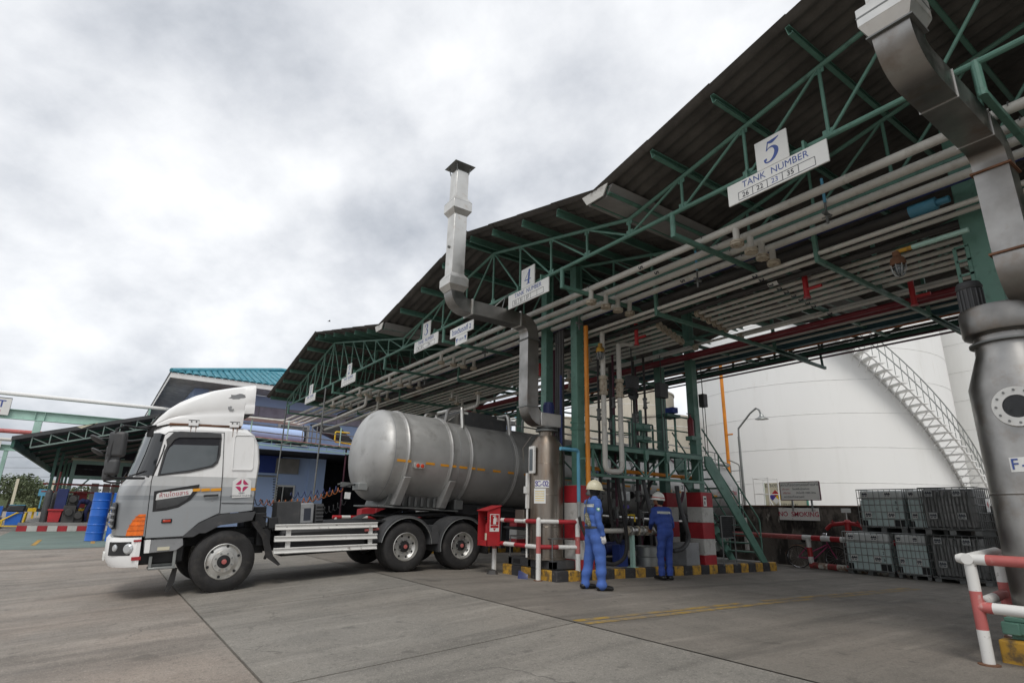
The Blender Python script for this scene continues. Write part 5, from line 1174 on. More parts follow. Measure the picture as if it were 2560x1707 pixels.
# stairs
ST_ = thing('platform_stairs', 'green steel stairs with handrails descending from the platform towards the wall', 'stairs')
for X in (-9.2, -10.15):
    m = MB(); m.prism([(X, 12.35, 2.72), (X, 12.6, 2.72), (X, 14.66, .14), (X, 14.40, .14), (X, 12.35, 2.46)], (.05, 0, 0)); part('stringer', m, 'green', ST_, bevel=.006)
    m = MB(); m.path(bend([(X, 12.36, 3.40), (X, 14.52, 1.2), (X, 14.5, .2)], .12), .02, 8); h = part('handrail', m, 'green', ST_)
    m = MB(); m.tube((X, 12.36, 2.95), (X, 14.5, .74), .018, 8); part('mid_rail', m, 'green', h)
    for y in (12.95, 13.7): z = 2.72-(y-12.5)*1.25; m = MB(); m.tube((X, y, z), (X, y, 3.40-(y-12.36)*1.018), .019, 8); part('rail_post', m, 'green', h)
for i in range(10):
    t = (i+.6)/10; m = MB(); m.box((-9.65, lerp(12.6, 14.5, t), lerp(2.55, .3, t)), (.9, .22, .03)); part('tread', m, 'green', ST_)
cg = thing('mesh_screen', 'small dark mesh screen on legs beside the right striped pillar', 'screen')
m = MB(); y0, y1, z0, z1 = 12.6, 13.1, .77, 1.28; X = -9.02
m.path([(X, y0, z0), (X, y1, z0), (X, y1, z1), (X, y0, z1)], .014, 6, closed=True)
for y in (y0, y1): m.tube((X, y, .14), (X, y, z1), .015, 6)
part('frame', m, 'galv_dark', cg); m = MB()
for i in range(1, 10): m.tube((X, lerp(y0, y1, i/10), z0), (X, lerp(y0, y1, i/10), z1), .004, 4); m.tube((X, y0, lerp(z0, z1, i/10)), (X, y1, lerp(z0, z1, i/10)), .004, 4)
m.bb(X-.05, X-.045, y0, y1, z0, z1); part('mesh_panel', m, 'black', cg)
# ================================================================== LOADING PIPES, HOSES, VALVES
up = thing('loading_pipe', 'grey U-shaped loading pipe with valves hanging before the platform', 'pipe')
m = MB(); m.path(bend([(-8.92, 8.66, 5.2), (-8.92, 8.66, 2.14), (-8.92, 9.16, 2.14), (-8.92, 9.16, 5.0)], .16), .056, 14); part('pipe_run', m, 'pipe', up)
m = MB(); m.path(bend([(-8.92, 9.16, 4.75), (-8.92, 9.16, 5.0), (-8.92, 9.6, 5.08)], .1), .05, 10); flange_disc(m, (-8.92, 9.62, 5.1), (0, 0, 1), .11, .03); part('pipe_elbow', m, 'pipe', up)
for y in (8.66, 9.16):
    for z in (3.78, 4.12): m = MB(); flange_disc(m, (-8.92, y, z), (0, 0, 1), .1, .028); flange_disc(m, (-8.92, y, z+.035), (0, 0, 1), .1, .028); part('flange', m, 'flange', up)
    m = MB(); m.lathe([(.06, -.14), (.085, -.07), (.085, .07), (.06, .14)], (-8.92, y, 3.97), (0, 0, 1), 14); part('valve_body', m, 'flange', up)
m = MB(); m.lathe([(.105, -.008), (.12, 0), (.105, .008)], (-8.85, 9.52, 3.85), (.6, -.5, .1), 20); m.tube((-8.92, 9.2, 3.95), (-8.85, 9.52, 3.85), .02, 8)
for a in (0, 60, 120): d = Vector((-.5, -.6, 0)).normalized()*math.cos(rad(a))+Vector((0, 0, 1))*math.sin(rad(a)); m.tube(Vector((-8.85, 9.52, 3.85))-d*.11, Vector((-8.85, 9.52, 3.85))+d*.11, .008, 5)
part('handwheel', m, 'black', up)
m = MB(); m.tube((-8.95, 8.2, 1.78), (-8.95, 8.2, 5.25), .05, 14); op = solo('standpipe', m, 'orange', 'bright orange vertical standpipe beside the left striped pillar', 'pipe')
m = MB(); m.bb(-9.2, -8.94, 8.17, 8.23, 2.35, 2.39); part('bracket', m, 'green', op); m = MB(); m.tube((-8.95, 8.2, 1.62), (-8.95, 8.2, 1.78), .035, 10); flange_disc(m, (-8.95, 8.2, 1.66), (0, 0, 1), .06, .03, 6); part('coupling', m, 'galv_dark', op)
m = MB(); m.path(bend([(-9.6, 8.6, 2.24), (-9.6, 12.5, 2.2)], .1), .045, 10); solo('service_pipe', m, 'orange', 'orange horizontal pipe running through the platform lattice', 'pipe')
bp_ = thing('water_pipe', 'light blue water pipe bending down the left striped pillar', 'pipe'); m = MB(); m.path(bend([(-9.0, 7.5, 2.52), (-9.0, 7.98, 2.52), (-9.0, 7.98, 1.45)], .07), .038, 12); part('pipe_run', m, 'blue_pipe', bp_)
m = MB(); m.tube((-9.0, 7.98, 1.45), (-9.0, 7.98, 1.2), .03, 10); m.tube((-9.0, 7.98, 1.5), (-9.0, 7.98, 1.44), .045, 10); part('hose_coupling', m, 'galv', bp_)
m = MB(); m.path([(-9.0, 7.98, 1.22), (-8.97, 8.0, 1.05), (-8.95, 8.1, .85), (-8.95, 8.3, .65), (-9.0, 8.5, .55)], .03, 8); part('hose', m, 'rubber', bp_)
HOSES = [([(-9.2, 9.28, 2.15), (-9.15, 9.3, 1.6), (-9.1, 9.4, .9), (-9.1, 9.35, .45), (-9.15, 9.1, .28), (-9.25, 8.9, .3)], .04, 'thick black loading hose looping down to the island floor'),
         ([(-9.25, 9.5, 2.1), (-9.2, 9.52, 1.4), (-9.2, 9.5, 1.0)], .03, 'grey flexible hose above the manifold'),
         ([(-9.25, 10.15, 2.1), (-9.2, 10.18, 1.75), (-9.15, 10.25, 1.3), (-9.15, 10.45, .95)], .045, 'dark ribbed hose falling to the manifold end'),
         ([(-9.25, 10.5, 2.1), (-9.4, 10.45, 1.8), (-9.5, 10.3, 1.4)], .035, 'thin black hose hanging behind the standing worker'),
         ([(-9.2, 11.25, 1.95), (-9.18, 11.3, 1.5), (-9.15, 11.45, 1.0), (-9.15, 11.5, .75), (-9.1, 11.2, .55), (-9.15, 10.95, .5)], .05, 'grey ribbed hose beside the bending pipe and grey box'),
         ([(-9.3, 9.1, 2.0), (-9.35, 9.2, 1.2), (-9.3, 9.35, .7), (-9.3, 9.5, .9)], .035, 'slack black hose behind the first worker')]
for pts, r, lab in HOSES:
    P = []
    for i in range(len(pts)-1):
        for j in range(6):
            t = j/6; p0, p1, p2, p3 = [Vector(pts[min(max(i+k, 0), len(pts)-1)]) for k in (-1, 0, 1, 2)]
            P.append(.5*((2*p1)+(-p0+p2)*t+(2*p0-5*p1+4*p2-p3)*t*t+(-p0+3*p1-3*p2+p3)*t**3))
    P.append(Vector(pts[-1])); m = MB(); m.path(P, [r*(1+.06*(i % 2)) for i in range(len(P))], 9); solo('hose', m, 'rubber' if 'black' in lab else 'plastic_grey', lab, 'hose')
mf = thing('valve_manifold', 'stainless valve manifold with yellow handle between the two workers', 'manifold', (-9.3, 0, 0))
m = MB(); m.tube((0, 8.9, .93), (0, 10.6, .93), .05, 12); part('pipe_run', m, 'pipe', mf)
for k, y in enumerate((9.62, 9.74, 9.95, 10.1, 10.24, 10.34)): m = MB(); flange_disc(m, (0, y, .93), (0, 1, 0), .105, .028); part('flange', m, 'alu' if k % 2 else 'flange', mf)
m = MB(); m.lathe([(.07, -.09), (.1, -.04), (.1, .04), (.07, .09)], (0, 9.85, .93), (0, 1, 0), 16); m.lathe([(.085, -.1), (.09, 0), (.085, .1)], (0, 10.45, .93), (0, 1, 0), 16); part('valve_body', m, 'steel', mf)
m = MB(); m.tube((0, 9.8, .93), (0, 9.8, 1.15), .04, 10); m.tube((0, 10.0, .93), (0, 10.0, 1.12), .03, 10); part('bonnet', m, 'black', mf)
m = MB(); m.path([(0, 9.58, 1.24), (0.02, 9.6, 1.26), (.02, 9.86, 1.26), (.02, 9.87, 1.12)], .018, 6); part('yellow_handle', m, 'yellow_bright', mf)
m = MB(); m.bb(-.04, .04, 9.74, 9.82, .17, .86); m.bb(-.1, .1, 9.7, 9.86, .17, .19); part('support_post', m, 'green_pale', mf)
m = MB(); m.bb(-.1, -.04, 9.55, 9.82, 1.55, 1.78); mm = part('meter_box', m, 'galv', mf, bevel=.015); m = MB(); m.bb(-.04, -.036, 9.62, 9.76, 1.6, 1.72); part('meter_face', m, 'glass_lit', mm)
m = MB(); m.bb(-.08, -.05, 9.56, 9.78, 1.4, 1.47); part('blue_tag', m, 'ink_purple', mf)
m = MB(); m.path([(.02, 10.15, 1.35), (.02, 10.15, 1.05)], .01, 5); m.path([(.02, 10.12, 1.33), (.02, 10.4, 1.33)], .012, 5); part('frame_rod', m, 'galv', mf)
m = MB(); m.lathe([(.25, 0), (.26, .01), (.262, .2), (.275, .21), (.262, .22), (.268, .41), (.28, .42), (.27, .43), (.255, .43), (.25, .03), (0, .03)], (-9.5, 10.48, .165), (0, 0, 1), 28); solo('metal_bucket', m, 'galv', 'open galvanised drip bucket under the manifold', 'bucket')
m = MB(); m.bb(-.24, .24, -.24, .24, 0, .5); o = solo('drip_box', m, 'greypanel', 'plain grey steel box beside the right striped pillar', 'box', loc=(-9.38, 11.62, .165), bevel=.015)
m = MB(); m.bb(-9.75, -9.5, 9.6, 9.85, .165, .62); o = solo('blue_can', m, 'blue_deep', 'dark blue can standing behind the green support post', 'can', bevel=.02)
m = MB(); m.bb(-9.118, -9.11, 12.1, 12.22, 1.5, 1.74); o = solo('notice', m, 'signwhite', 'small paper notice on the right striped pillar', 'notice'); m = MB(); m.bb(-9.108, -9.106, 12.13, 12.16, 1.54, 1.62); m.bb(-9.108, -9.106, 12.12, 12.2, 1.66, 1.7); part('print_block', m, 'ink_dark', o)
for (y, s) in ((11.3, '2'), (8.55, '3')):
    m = MB(); m.bb(-9.09, -9.08, y-.06, y+.06, 1.82, 2.0); o = solo('bay_tag', m, 'signwhite', f'small white tag numbered {"two" if s == "2" else "three"} below the platform', 'tag'); text(s, 'ink_dark', o, (-9.078, y, 1.91), (0, 1, 0), (0, 0, 1), .13, bold=.003)
m = MB(); m.bb(-9.09, -9.08, 11.75, 11.95, 1.9, 2.02); solo('hose_notice', m, 'trim_white', 'little white plate below the platform near the right pillar', 'plate')
# lamps in wire guards
def cage_lamp(loc, arm, label, green=False):
    t = thing('bulkhead_lamp', label, 'lamp', loc)
    m = MB(); m.lathe([(.09, 0), (.1, .03), (.085, .1), (.05, .13), (.05, .2)], (0, 0, 0), (0, 0, 1), 18); part('housing', m, 'rust' if green else 'yellow', t)
    m = MB(); m.lathe([(.06, 0), (.058, -.06), (.035, -.14), (0, -.16)], (0, 0, 0), (0, 0, 1), 16); part('glass_bulb', m, 'glass_lit', t)
    if green: m = MB(); m.lathe([(.03, -.03), (.03, -.1), (0, -.11)], (0, 0, 0), (0, 0, 1), 10); part('filter', m, 'greensheet', t)
    m = MB()
    for a in (0, 45, 90, 135):
        c_, s_ = math.cos(rad(a)), math.sin(rad(a)); m.path([(c_*.095*math.cos(q), s_*.095*math.cos(q), -.17*math.sin(q)) for q in [math.pi*i/10 for i in range(11)]], .006, 5)
    m.lathe([(.093, -.045), (.099, -.04), (.093, -.035)], (0, 0, 0), (0, 0, 1), 16, cap=False); part('wire_guard', m, 'galv', t)
    m = MB(); a = Vector(arm); m.path(bend([(0, 0, .17), (0, 0, .2), tuple(a)], .03, 3), .03, 8); part('lamp_arm', m, 'yellow' if green else 'green', t)
    return t
cage_lamp((-8.8, 8.48, 4.66), (-.5, -.12, .22), 'wire-guarded lamp with yellow housing by the orange standpipe'); cage_lamp((-2.95, 8.62, 4.70), (.2, 0, .2), 'wire-guarded green lamp on an arm beside the right green column', True)
m = MB(); m.tube((-2.75, 8.62, 4.9), (-2.1, 8.62, 4.9), .035, 10); solo('lamp_conduit', m, 'green_pale', 'pale green conduit carrying the green lamp to the right column', 'conduit')
m = MB()
for z in (4.2, 4.4, 4.6, 4.8): m.bb(-2.36, -2.2, 8.86, 8.88, z-.015, z+.015)
for x in (-2.36, -2.22): m.bb(x-.02, x+.02, 8.86, 8.88, 4.2, 4.8)
solo('cable_bracket', m, 'green', 'pierced green bracket bolted to the right column', 'bracket')
m = MB(); m.bb(-2.3, -2.24, 8.7, 8.8, 3.95, 4.12); m.tube((-2.27, 8.75, 4.12), (-2.27, 8.75, 4.25), .02, 8); solo('limit_switch', m, 'signwhite', 'small white switch below the pierced bracket on the right column', 'switch')
m = MB()
for x, y, r in ((-9.62, 8.1, .03), (-9.72, 8.12, .05), (-9.85, 8.15, .035), (-9.98, 8.2, .025)): m.tube((x, y, .2), (x, y, 5.3), r, 8)
solo('conduit_bundle', m, 'pipe_dark', 'dark vertical conduits left of the first striped pillar', 'conduits')
m = MB(); m.tube((-9.55, 7.98, .3), (-9.55, 7.98, 4.2), .03, 8); solo('conduit', m, 'blue_navy', 'navy conduit rising behind the SC-02 scrubber', 'conduit')
for k, (x, y, z, w_, h_) in enumerate(((-9.2, 12.5, 4.15, .16, .34), (-9.2, 10.9, 4.2, .3, .36), (-9.18, 9.85, 4.25, .3, .3))):
    m = MB(); m.box((x, y, z), (.16, w_, h_)); m.path([(x, y-.05, z-h_/2), (x, y-.05, 3.0), (x+.02, y-.08, 2.75)], .012, 5); m.tube((x, y+.05, z-h_/2), (x, y+.05, 2.75), .012, 5); m.tube((x, y, z+h_/2), (x, y, 5.1), .014, 5)
    solo('switch_box', m, 'plastic_grey', ('dark switch box on the right striped column', 'dark switch box hanging over the right half of the platform', 'dark switch box hanging over the folding gangways')[k], 'switch box', bevel=.01)
m = MB(); m.lathe([(0, 0), (.075, .005), (.078, .03), (.078, .4), (.05, .46), (.02, .48), (.02, .53), (0, .53)], (0, 0, 0), (0, 0, 1), 16); fx = solo('fire_extinguisher', m, 'darkred', 'dark red fire extinguisher hung on the platform rail at the right', 'extinguisher', loc=(-9.22, 11.95, 3.18))
m = MB(); m.box((0, -.05, .56), (.02, .16, .02)); m.path([(0, .03, .5), (.05, .09, .4), (.04, .1, .1)], .01, 5); part('valve_handle', m, 'black', fx); m = MB(); m.bb(-.1, .1, -.1, .1, -.1, 0); part('shelf', m, 'green', fx)
m = MB(); m.bb(-9.42, -9.18, 11.25, 11.45, 3.7, 3.84); solo('blue_crate', m, 'blue_deep', 'small deep blue crate on the platform rail', 'crate', bevel=.01)
m = MB(); m.bb(-9.5, -9.15, 11.0, 11.5, 3.58, 3.66); solo('rail_tray', m, 'green_dark', 'dark green tray fixed on the platform rail under the blue crate', 'tray', bevel=.01)
# rubble by the kerb
m = MB(); m.lathe([(0, .1), (.09, .07), (.13, 0)], (-10.9, 7.2, 0), (0, 0, 1), 9); solo('stone', m, 'pipe_dark', 'dark lump of stone by the left kerb corner', 'stone')
m = MB(); m.prism([(-9.95, 7.22, 0), (-9.78, 7.3, 0), (-9.8, 7.32, .08), (-9.95, 7.24, .15)], (-.02, -.03, .0)); solo('broken_board', m, 'blue_navy', 'broken blue and white board scrap leaning on the kerb', 'scrap')

# dark drop pipes and pump behind the platform
for k, (x, y, r, zb_) in enumerate(((-10.75, 8.75, .05, .2), (-10.3, 9.2, .035, .2), (-10.7, 9.6, .06, .9), (-10.2, 10.25, .03, .2), (-10.75, 10.7, .05, .6), (-10.3, 11.1, .04, .2), (-10.7, 11.6, .045, .2), (-9.75, 10.9, .03, .2), (-9.8, 9.35, .03, .2))):
    t = thing('drop_pipe', ORD[k]+' dark drop pipe from the left behind the loading platform', 'pipe', (x, y, 0), group='dark drop pipes'); m = MB(); m.tube((0, 0, zb_), (0, 0, 5.2), r, 10); part('pipe_run', m, 'pipe_dark' if k % 3 else 'plum', t)
    for z in (1.2+.2*(k % 3), 3.4+.15*(k % 4)): m = MB(); flange_disc(m, (0, 0, z), (0, 0, 1), r*2, .03); flange_disc(m, (0, 0, z+.22), (0, 0, 1), r*2, .03); m.tube((0, 0, z), (0, 0, z+.22), r*1.5, 10); m.tube((0, 0, z+.11), (.16, -.02, z+.11), .014, 6); part('valve', m, 'galv_dark', t)
t = thing('transfer_pump', 'dark transfer pump half hidden behind the manifold', 'pump', (-10.0, 9.9, .17)); m = MB(); m.tube((0, -.35, .35), (0, .1, .35), .15, 16); m.lathe([(.08, 0), (.2, .04), (.22, .12), (.1, .16)], (0, .12, .35), (0, 1, 0), 18); part('casing', m, 'blue_navy', t); m = MB(); m.bb(-.2, .2, -.5, .45, 0, .14); part('base', m, 'black', t, bevel=.02); m = MB(); m.tube((0, .25, .35), (0, .25, .9), .05, 10); flange_disc(m, (0, .25, .8), (0, 0, 1), .09, .03); part('outlet', m, 'pipe_dark', t)
for k, (y, z) in enumerate(((8.9, 1.05), (10.9, 1.1), (9.9, 1.85), (11.2, 1.75))):
    m = MB(); m.tube((-10.6, y-.4, z), (-10.6, y+.9, z), .04, 8); flange_disc(m, (-10.6, y, z), (0, 1, 0), .09, .03); m.tube((-10.6, y+.2, z), (-10.6, y+.2, z+.25), .02, 6); m.lathe([(.07, -.006), (.08, 0), (.07, .006)], (-10.6, y+.2, z+.25), (0, 0, 1), 14)
    solo('header_pipe', m, 'pipe_dark' if k % 2 else 'galv_dark', ('low dark header pipe behind the first worker', 'low dark header pipe left of the right pillar', 'upper header pipe behind the hoses', 'upper header pipe beside the right pillar')[k], 'pipe')
# ================================================================== PEOPLE
def remeshed(name, mb, voxel, smooth_it=3, decim=None):
    me = D.meshes.new(name); me.from_pydata(mb.v, [], mb.f); o = D.objects.new(name, me); COL.objects.link(o)
    r = o.modifiers.new('r', 'REMESH'); r.mode = 'VOXEL'; r.voxel_size = voxel
    if smooth_it: s = o.modifiers.new('s', 'SMOOTH'); s.factor = .5; s.iterations = smooth_it
    out = D.meshes.new_from_object(o.evaluated_get(bpy.context.evaluated_depsgraph_get())); D.objects.remove(o); D.meshes.remove(me); out.name = name
    return out
def capsule(mb, p0, p1, r0, r1, n=14):
    p0, p1 = Vector(p0), Vector(p1); d = p1-p0; L_ = max(d.length, 1e-4); z = d/L_
    prof = [(1e-4, -r0)]+[(r0*math.cos(a), -r0*math.sin(a)) for a in (1.1, .7, .3, 0)]+[(r1*math.cos(a), L_+r1*math.sin(a)) for a in (0, .3, .7, 1.1)]+[(1e-4, L_+r1)]
    u = z.orthogonal().normalized(); v = z.cross(u); vs = []
    for r, h in prof: vs += [p0+z*h+u*r*math.cos(2*math.pi*i/n)+v*r*math.sin(2*math.pi*i/n) for i in range(n)]
    mb.add(vs, [(k*n+i, k*n+(i+1) % n, (k+1)*n+(i+1) % n, (k+1)*n+i) for k in range(len(prof)-1) for i in range(n)])
def body_mesh(caps, mats, voxel=.013):
    mb = MB()
    for p0, p1, r0, r1, mi in caps: capsule(mb, p0, p1, r0, r1)
    me = remeshed('body', mb, voxel)
    n = len(me.polygons); co = np.empty(n*3); me.polygons.foreach_get('center', co); co = co.reshape(-1, 3); best = np.full(n, 1e9); idx = np.zeros(n, int)
    for p0, p1, r0, r1, mi in caps:
        a, b = np.array(p0), np.array(p1); d = b-a; t = np.clip(((co-a)@d)/max(d@d, 1e-9), 0, 1); q = np.linalg.norm(co-(a+t[:, None]*d), axis=1)-(r0+(r1-r0)*t)
        w = q < best; best[w] = q[w]; idx[w] = mi
    for k in mats: me.materials.append(M[k])
    me.polygons.foreach_set('material_index', idx.tolist()); me.polygons.foreach_set('use_smooth', [True]*n); me.update()
    return me
def shell(name, me, test, off, mt, parent):
    vn = [v.normal.copy() for v in me.vertices]; use = {}; mb = MB()
    for p in me.polygons:
        if test(p.center):
            f = []
            for vi in p.vertices:
                if vi not in use: use[vi] = len(mb.v); mb.v.append(tuple(me.vertices[vi].co+vn[vi]*off))
                f.append(use[vi])
            mb.f.append(tuple(f)); mb.m.append(0)
    if not mb.f: return None
    o = link(name, mb.mesh(name, mt, 60, recalc=False), parent); return o
def hand(name, wrist, fdir, palm_n, mt, parent, curl=.5, s=1.):
    """wrist point, direction of the fingers, direction the palm faces"""
    f = Vector(fdir).normalized(); pn = Vector(palm_n); pn = (pn-f*pn.dot(f)).normalized(); sd = f.cross(pn)
    w = Vector(wrist); mb = MB()
    for k in (-.026, -.009, .009, .026): capsule(mb, w+f*.012*s+sd*k*.7*s, w+f*.078*s+sd*k*s, .015*s, .013*s, 10)
    for k, L_ in ((-.030, .066), (-.010, .076), (.011, .070), (.031, .054)):
        p = w+f*.080*s+sd*k*s; d = f
        for seg in range(3):
            d = (d*math.cos(curl*.8)+pn*math.sin(curl*.8)).normalized(); q = p+d*L_*s*(.42, .32, .26)[seg]; capsule(mb, p, q, .0095*s, .0085*s, 8); p = q
    p = w+f*.022*s-sd*.026*s; d = (f*.6-sd*.7+pn*.35).normalized()
    for seg in range(2): q = p+d*.036*s; capsule(mb, p, q, .0115*s, .0095*s, 8); p = q; d = (d+f*.5+pn*.25).normalized()
    capsule(mb, w-f*.03*s, w+f*.02*s, .026*s, .026*s, 10)
    me = remeshed(name, mb, .005, 2); me.materials.append(M[mt]); me.polygons.foreach_set('use_smooth', [True]*len(me.polygons)); return link(name, me, parent)
def helmet(parent, c, tilt, mt, face, band=None):
    """face: direction the brim points, c centre of the head"""
    mb = MB(); pr_ = [(.128, .0), (.132, .008), (.128, .03), (.122, .06), (.108, .095), (.083, .125), (.045, .145), (.001, .152)]
    mb.lathe(pr_, (0, 0, 0), (0, 0, 1), 28, sx=.93, sy=1.1); rows = []
    for s_, dz in ((1., 0), (1.06, -.006), (1.10, -.014)):
        rows.append([(.119*s_*math.sin(a)*(1 if abs(a) < 2.2 else 1), .141*s_*math.cos(a)+(s_-1)*.30*max(0, math.cos(a)), dz) for a in [2*math.pi*i/28 for i in range(29)]])
    mb.sheet(rows)
    o = part('hard_hat', mb, mt, parent, smooth=50); q = Matrix.Rotation(math.atan2(-face[0], face[1]), 4, 'Z') @ Matrix.Rotation(tilt, 4, 'X'); o.matrix_local = Matrix.Translation(c) @ q
    m = MB(); m.path([(0, .135*math.cos(a), .004+.15*math.sin(a)) for a in [math.pi*i/12 for i in range(1, 12)]], .006, 5); m2 = part('ridge', m, mt, o)
    if band: m = MB(); m.lathe([(.1285, .028), (.127, .05)], (0, 0, 0), (0, 0, 1), 28, sx=.94, sy=1.11, cap=False); part('hat_band', m, band, o)
    else: m = MB(); m.box((-.06, -.125, .035), (.035, .01, .03)); part('sticker', m, 'rust', o)
    return o
def boot(parent, ankle, toe, mt='leather'):
    a, t = Vector(ankle), Vector(toe); d = (t-a); d.z = 0; d = d.normalized(); mb = MB()
    s_ = Vector((-d.y, d.x, 0)); g = Vector((a.x, a.y, .0))
    for k in (-.018, .018):
        capsule(mb, g-d*.055+s_*k+Vector((0, 0, .045)), g+d*.02+s_*k+Vector((0, 0, .06)), .042, .048); capsule(mb, g+d*.02+s_*k+Vector((0, 0, .055)), g+d*.165+s_*k*1.2+Vector((0, 0, .038)), .046, .036)
    capsule(mb, g+Vector((0, 0, .06)), g+Vector((0, 0, .14)), .052, .05)
    for v in mb.v[:]: pass
    mb.v = [(x, y, max(.006, z)) for x, y, z in mb.v]
    me = remeshed('boot', mb, .009, 2); me.materials.append(M[mt]); me.polygons.foreach_set('use_smooth', [True]*len(me.polygons)); return link('boot', me, parent)
def noise_fold(me, amp, seed, zmax=1.45):
    """cloth creases: displace along normals with a few crossed waves"""
    rng = np.random.RandomState(seed); K = rng.normal(size=(7, 3))*np.array([9, 9, 22]); ph = rng.uniform(0, 6.28, 7)
    n = len(me.vertices); co = np.empty(n*3); me.vertices.foreach_get('co', co); co = co.reshape(-1, 3); nr = np.empty(n*3); me.vertices.foreach_get('normal', nr); nr = nr.reshape(-1, 3)
    w = np.sin(co@K.T+ph).sum(1)/7; w = np.sign(w)*np.abs(w)**.8; w[co[:, 2] > zmax] = 0; co += nr*(w*amp)[:, None]; me.vertices.foreach_set('co', co.ravel()); me.update()
# ---- worker with pouch (his own frame: +y forward, +x his right)
w1 = thing('person', 'worker in bright blue coveralls and cream hard hat with a camouflage pouch on his back', 'person', (-7.97, 7.42, 0), (0, 0, rad(-18))); w1.scale = (1.04, 1.04, 1.04)
C1 = []
for s, fx, fy in ((-1, -.17, -.10), (1, .13, .06)):
    C1 += [((s*.085, 0, .93), (s*.098+fx*.25, fy*.45+.02, .52), .122, .094, 1), ((s*.098+fx*.25, fy*.45+.02, .52), (fx, fy, .13), .094, .080, 1), ((fx, fy, .13), (fx, fy, .085), .082, .086, 1)]
C1 += [((-.07, -.01, .93), (.07, -.01, .93), .125, .125, 1), ((-.06, -.02, 1.02), (.06, -.02, 1.02), .122, .122, 0), ((-.085, -.01, 1.12), (.085, -.01, 1.12), .118, .118, 0), ((-.10, -.0, 1.27), (.10, 0, 1.27), .118, .118, 0), ((-.15, -.01, 1.40), (.15, -.01, 1.40), .082, .082, 0), ((-.06, -.0, 1.46), (.06, 0, 1.46), .062, .062, 0)]
C1 += [((.185, -.01, 1.405), (.235, -.03, 1.14), .074, .060, 0), ((.235, -.03, 1.14), (.235, .05, .90), .060, .046, 0), ((-.185, -.01, 1.405), (-.24, -.02, 1.14), .074, .060, 0), ((-.24, -.02, 1.14), (-.235, .04, .9), .06, .046, 0)]
C1 += [((0, .0, 1.46), (0, .015, 1.56), .066, .062, 2), ((0, .02, 1.60), (0, .03, 1.66), .085, .092, 2), ((0, .07, 1.58), (0, .09, 1.62), .05, .05, 2)]
me = body_mesh(C1, ['coverall', 'coverall', 'hair']); noise_fold(me, .017, 4); body = link('body', me, w1)
boot(w1, (-.17, -.10, 0), (-.2, .12, 0)); boot(w1, (.13, .06, 0), (.18, .3, 0))
helmet(w1, (0, .025, 1.64), rad(-4), 'helmet_cream', (.35, 1))
hand('gloved_hand', (.235, .055, .885), (.02, .12, -1), (-.9, .3, 0), 'glove', w1, .45, 1.05); hand('gloved_hand', (-.235, .045, .885), (.02, .12, -1), (.9, .3, 0), 'glove', w1, .5, 1.05)
shell('reflective_band', me, lambda c: 1.335 < c.z-.15*abs(c.x)*0 < 1.385 and abs(c.x) < .2 and c.y < -.02, .006, 'reflective', w1)
shell('belt', me, lambda c: .985 < c.z < 1.025 and abs(c.x) < .2 and abs(c.y) < .17, .007, 'plastic_grey', w1)
m = MB(); m.lathe([(0, .004), (.034, .003), (.036, 0)], (.262, -.035, 1.30), (1, -.25, .1), 16); pt = part('arm_patch', m, 'greensheet', w1); m = MB(); m.lathe([(0, .007), (.018, .006)], (.262, -.035, 1.30), (1, -.25, .1), 12); part('patch_print', m, 'signwhite', pt)
m = MB(); m.path([(-.03, -.10, 1.47), (-.02, -.135, 1.38), (.0, -.14, 1.28), (.03, -.155, 1.2)], .012, 6); part('pouch_strap', m, 'plastic_grey', w1)
mb = MB(); capsule(mb, (.03, -.15, 1.20), (.085, -.155, 1.08), .04, .05); capsule(mb, (.06, -.155, 1.14), (.12, -.14, 1.04), .045, .035); mq = remeshed('pouch', mb, .008, 2); mq.materials.append(M['camo']); mq.polygons.foreach_set('use_smooth', [True]*len(mq.polygons)); link('pouch', mq, w1)
# ---- worker bending over the valve
w2 = thing('person', 'worker in darker blue uniform and white hard hat reaching to the manifold', 'person', (-8.52, 9.93, 0), (0, 0, rad(78)))
C2 = []
for s, fx, fy in ((-1, -.09, .02), (1, .06, -.04)):
    C2 += [((s*.08, -.04, .92), (s*.085+fx*.2, .02, .50), .108, .08, 1), ((s*.085+fx*.2, .02, .50), (fx, fy, .13), .08, .064, 1), ((fx, fy, .13), (fx, fy, .09), .066, .07, 1)]
C2 += [((-.06, -.05, .93), (.06, -.05, .93), .118, .118, 1), ((-.06, -.03, 1.03), (.06, -.03, 1.03), .116, .116, 0), ((-.085, .0, 1.15), (.085, .0, 1.15), .115, .115, 0), ((-.10, .04, 1.27), (.10, .04, 1.27), .112, .112, 0), ((-.14, .07, 1.37), (.14, .07, 1.37), .078, .078, 0)]
C2 += [((.175, .07, 1.37), (.25, .07, 1.12), .072, .066, 0), ((.25, .07, 1.12), (.255, .09, 1.06), .07, .07, 0), ((.255, .09, 1.06), (.22, .22, .84), .044, .034, 2), ((-.175, .07, 1.37), (-.215, .13, 1.12), .070, .058, 0), ((-.215, .13, 1.12), (-.10, .33, 1.0), .056, .04, 0)]
C2 += [((0, .09, 1.41), (0, .12, 1.50), .056, .054, 2), ((0, .13, 1.55), (-.01, .15, 1.60), .075, .088, 2), ((-.03, .19, 1.53), (-.03, .2, 1.57), .045, .05, 2)]
C2 += [((-.05, .225, 1.555), (-.052, .235, 1.535), .012, .014, 2), ((.078, .13, 1.545), (.08, .13, 1.575), .014, .016, 2), ((-.07, .21, 1.505), (-.03, .225, 1.505), .012, .012, 2), ((.0, .075, 1.55), (.0, .08, 1.60), .07, .08, 3)]
me = body_mesh(C2, ['coverall2', 'coverall2', 'skin', 'hair']); noise_fold(me, .016, 9, 1.40); link('body', me, w2)
boot(w2, (-.09, .02, 0), (-.12, .24, 0)); boot(w2, (.06, -.04, 0), (.10, .18, 0))
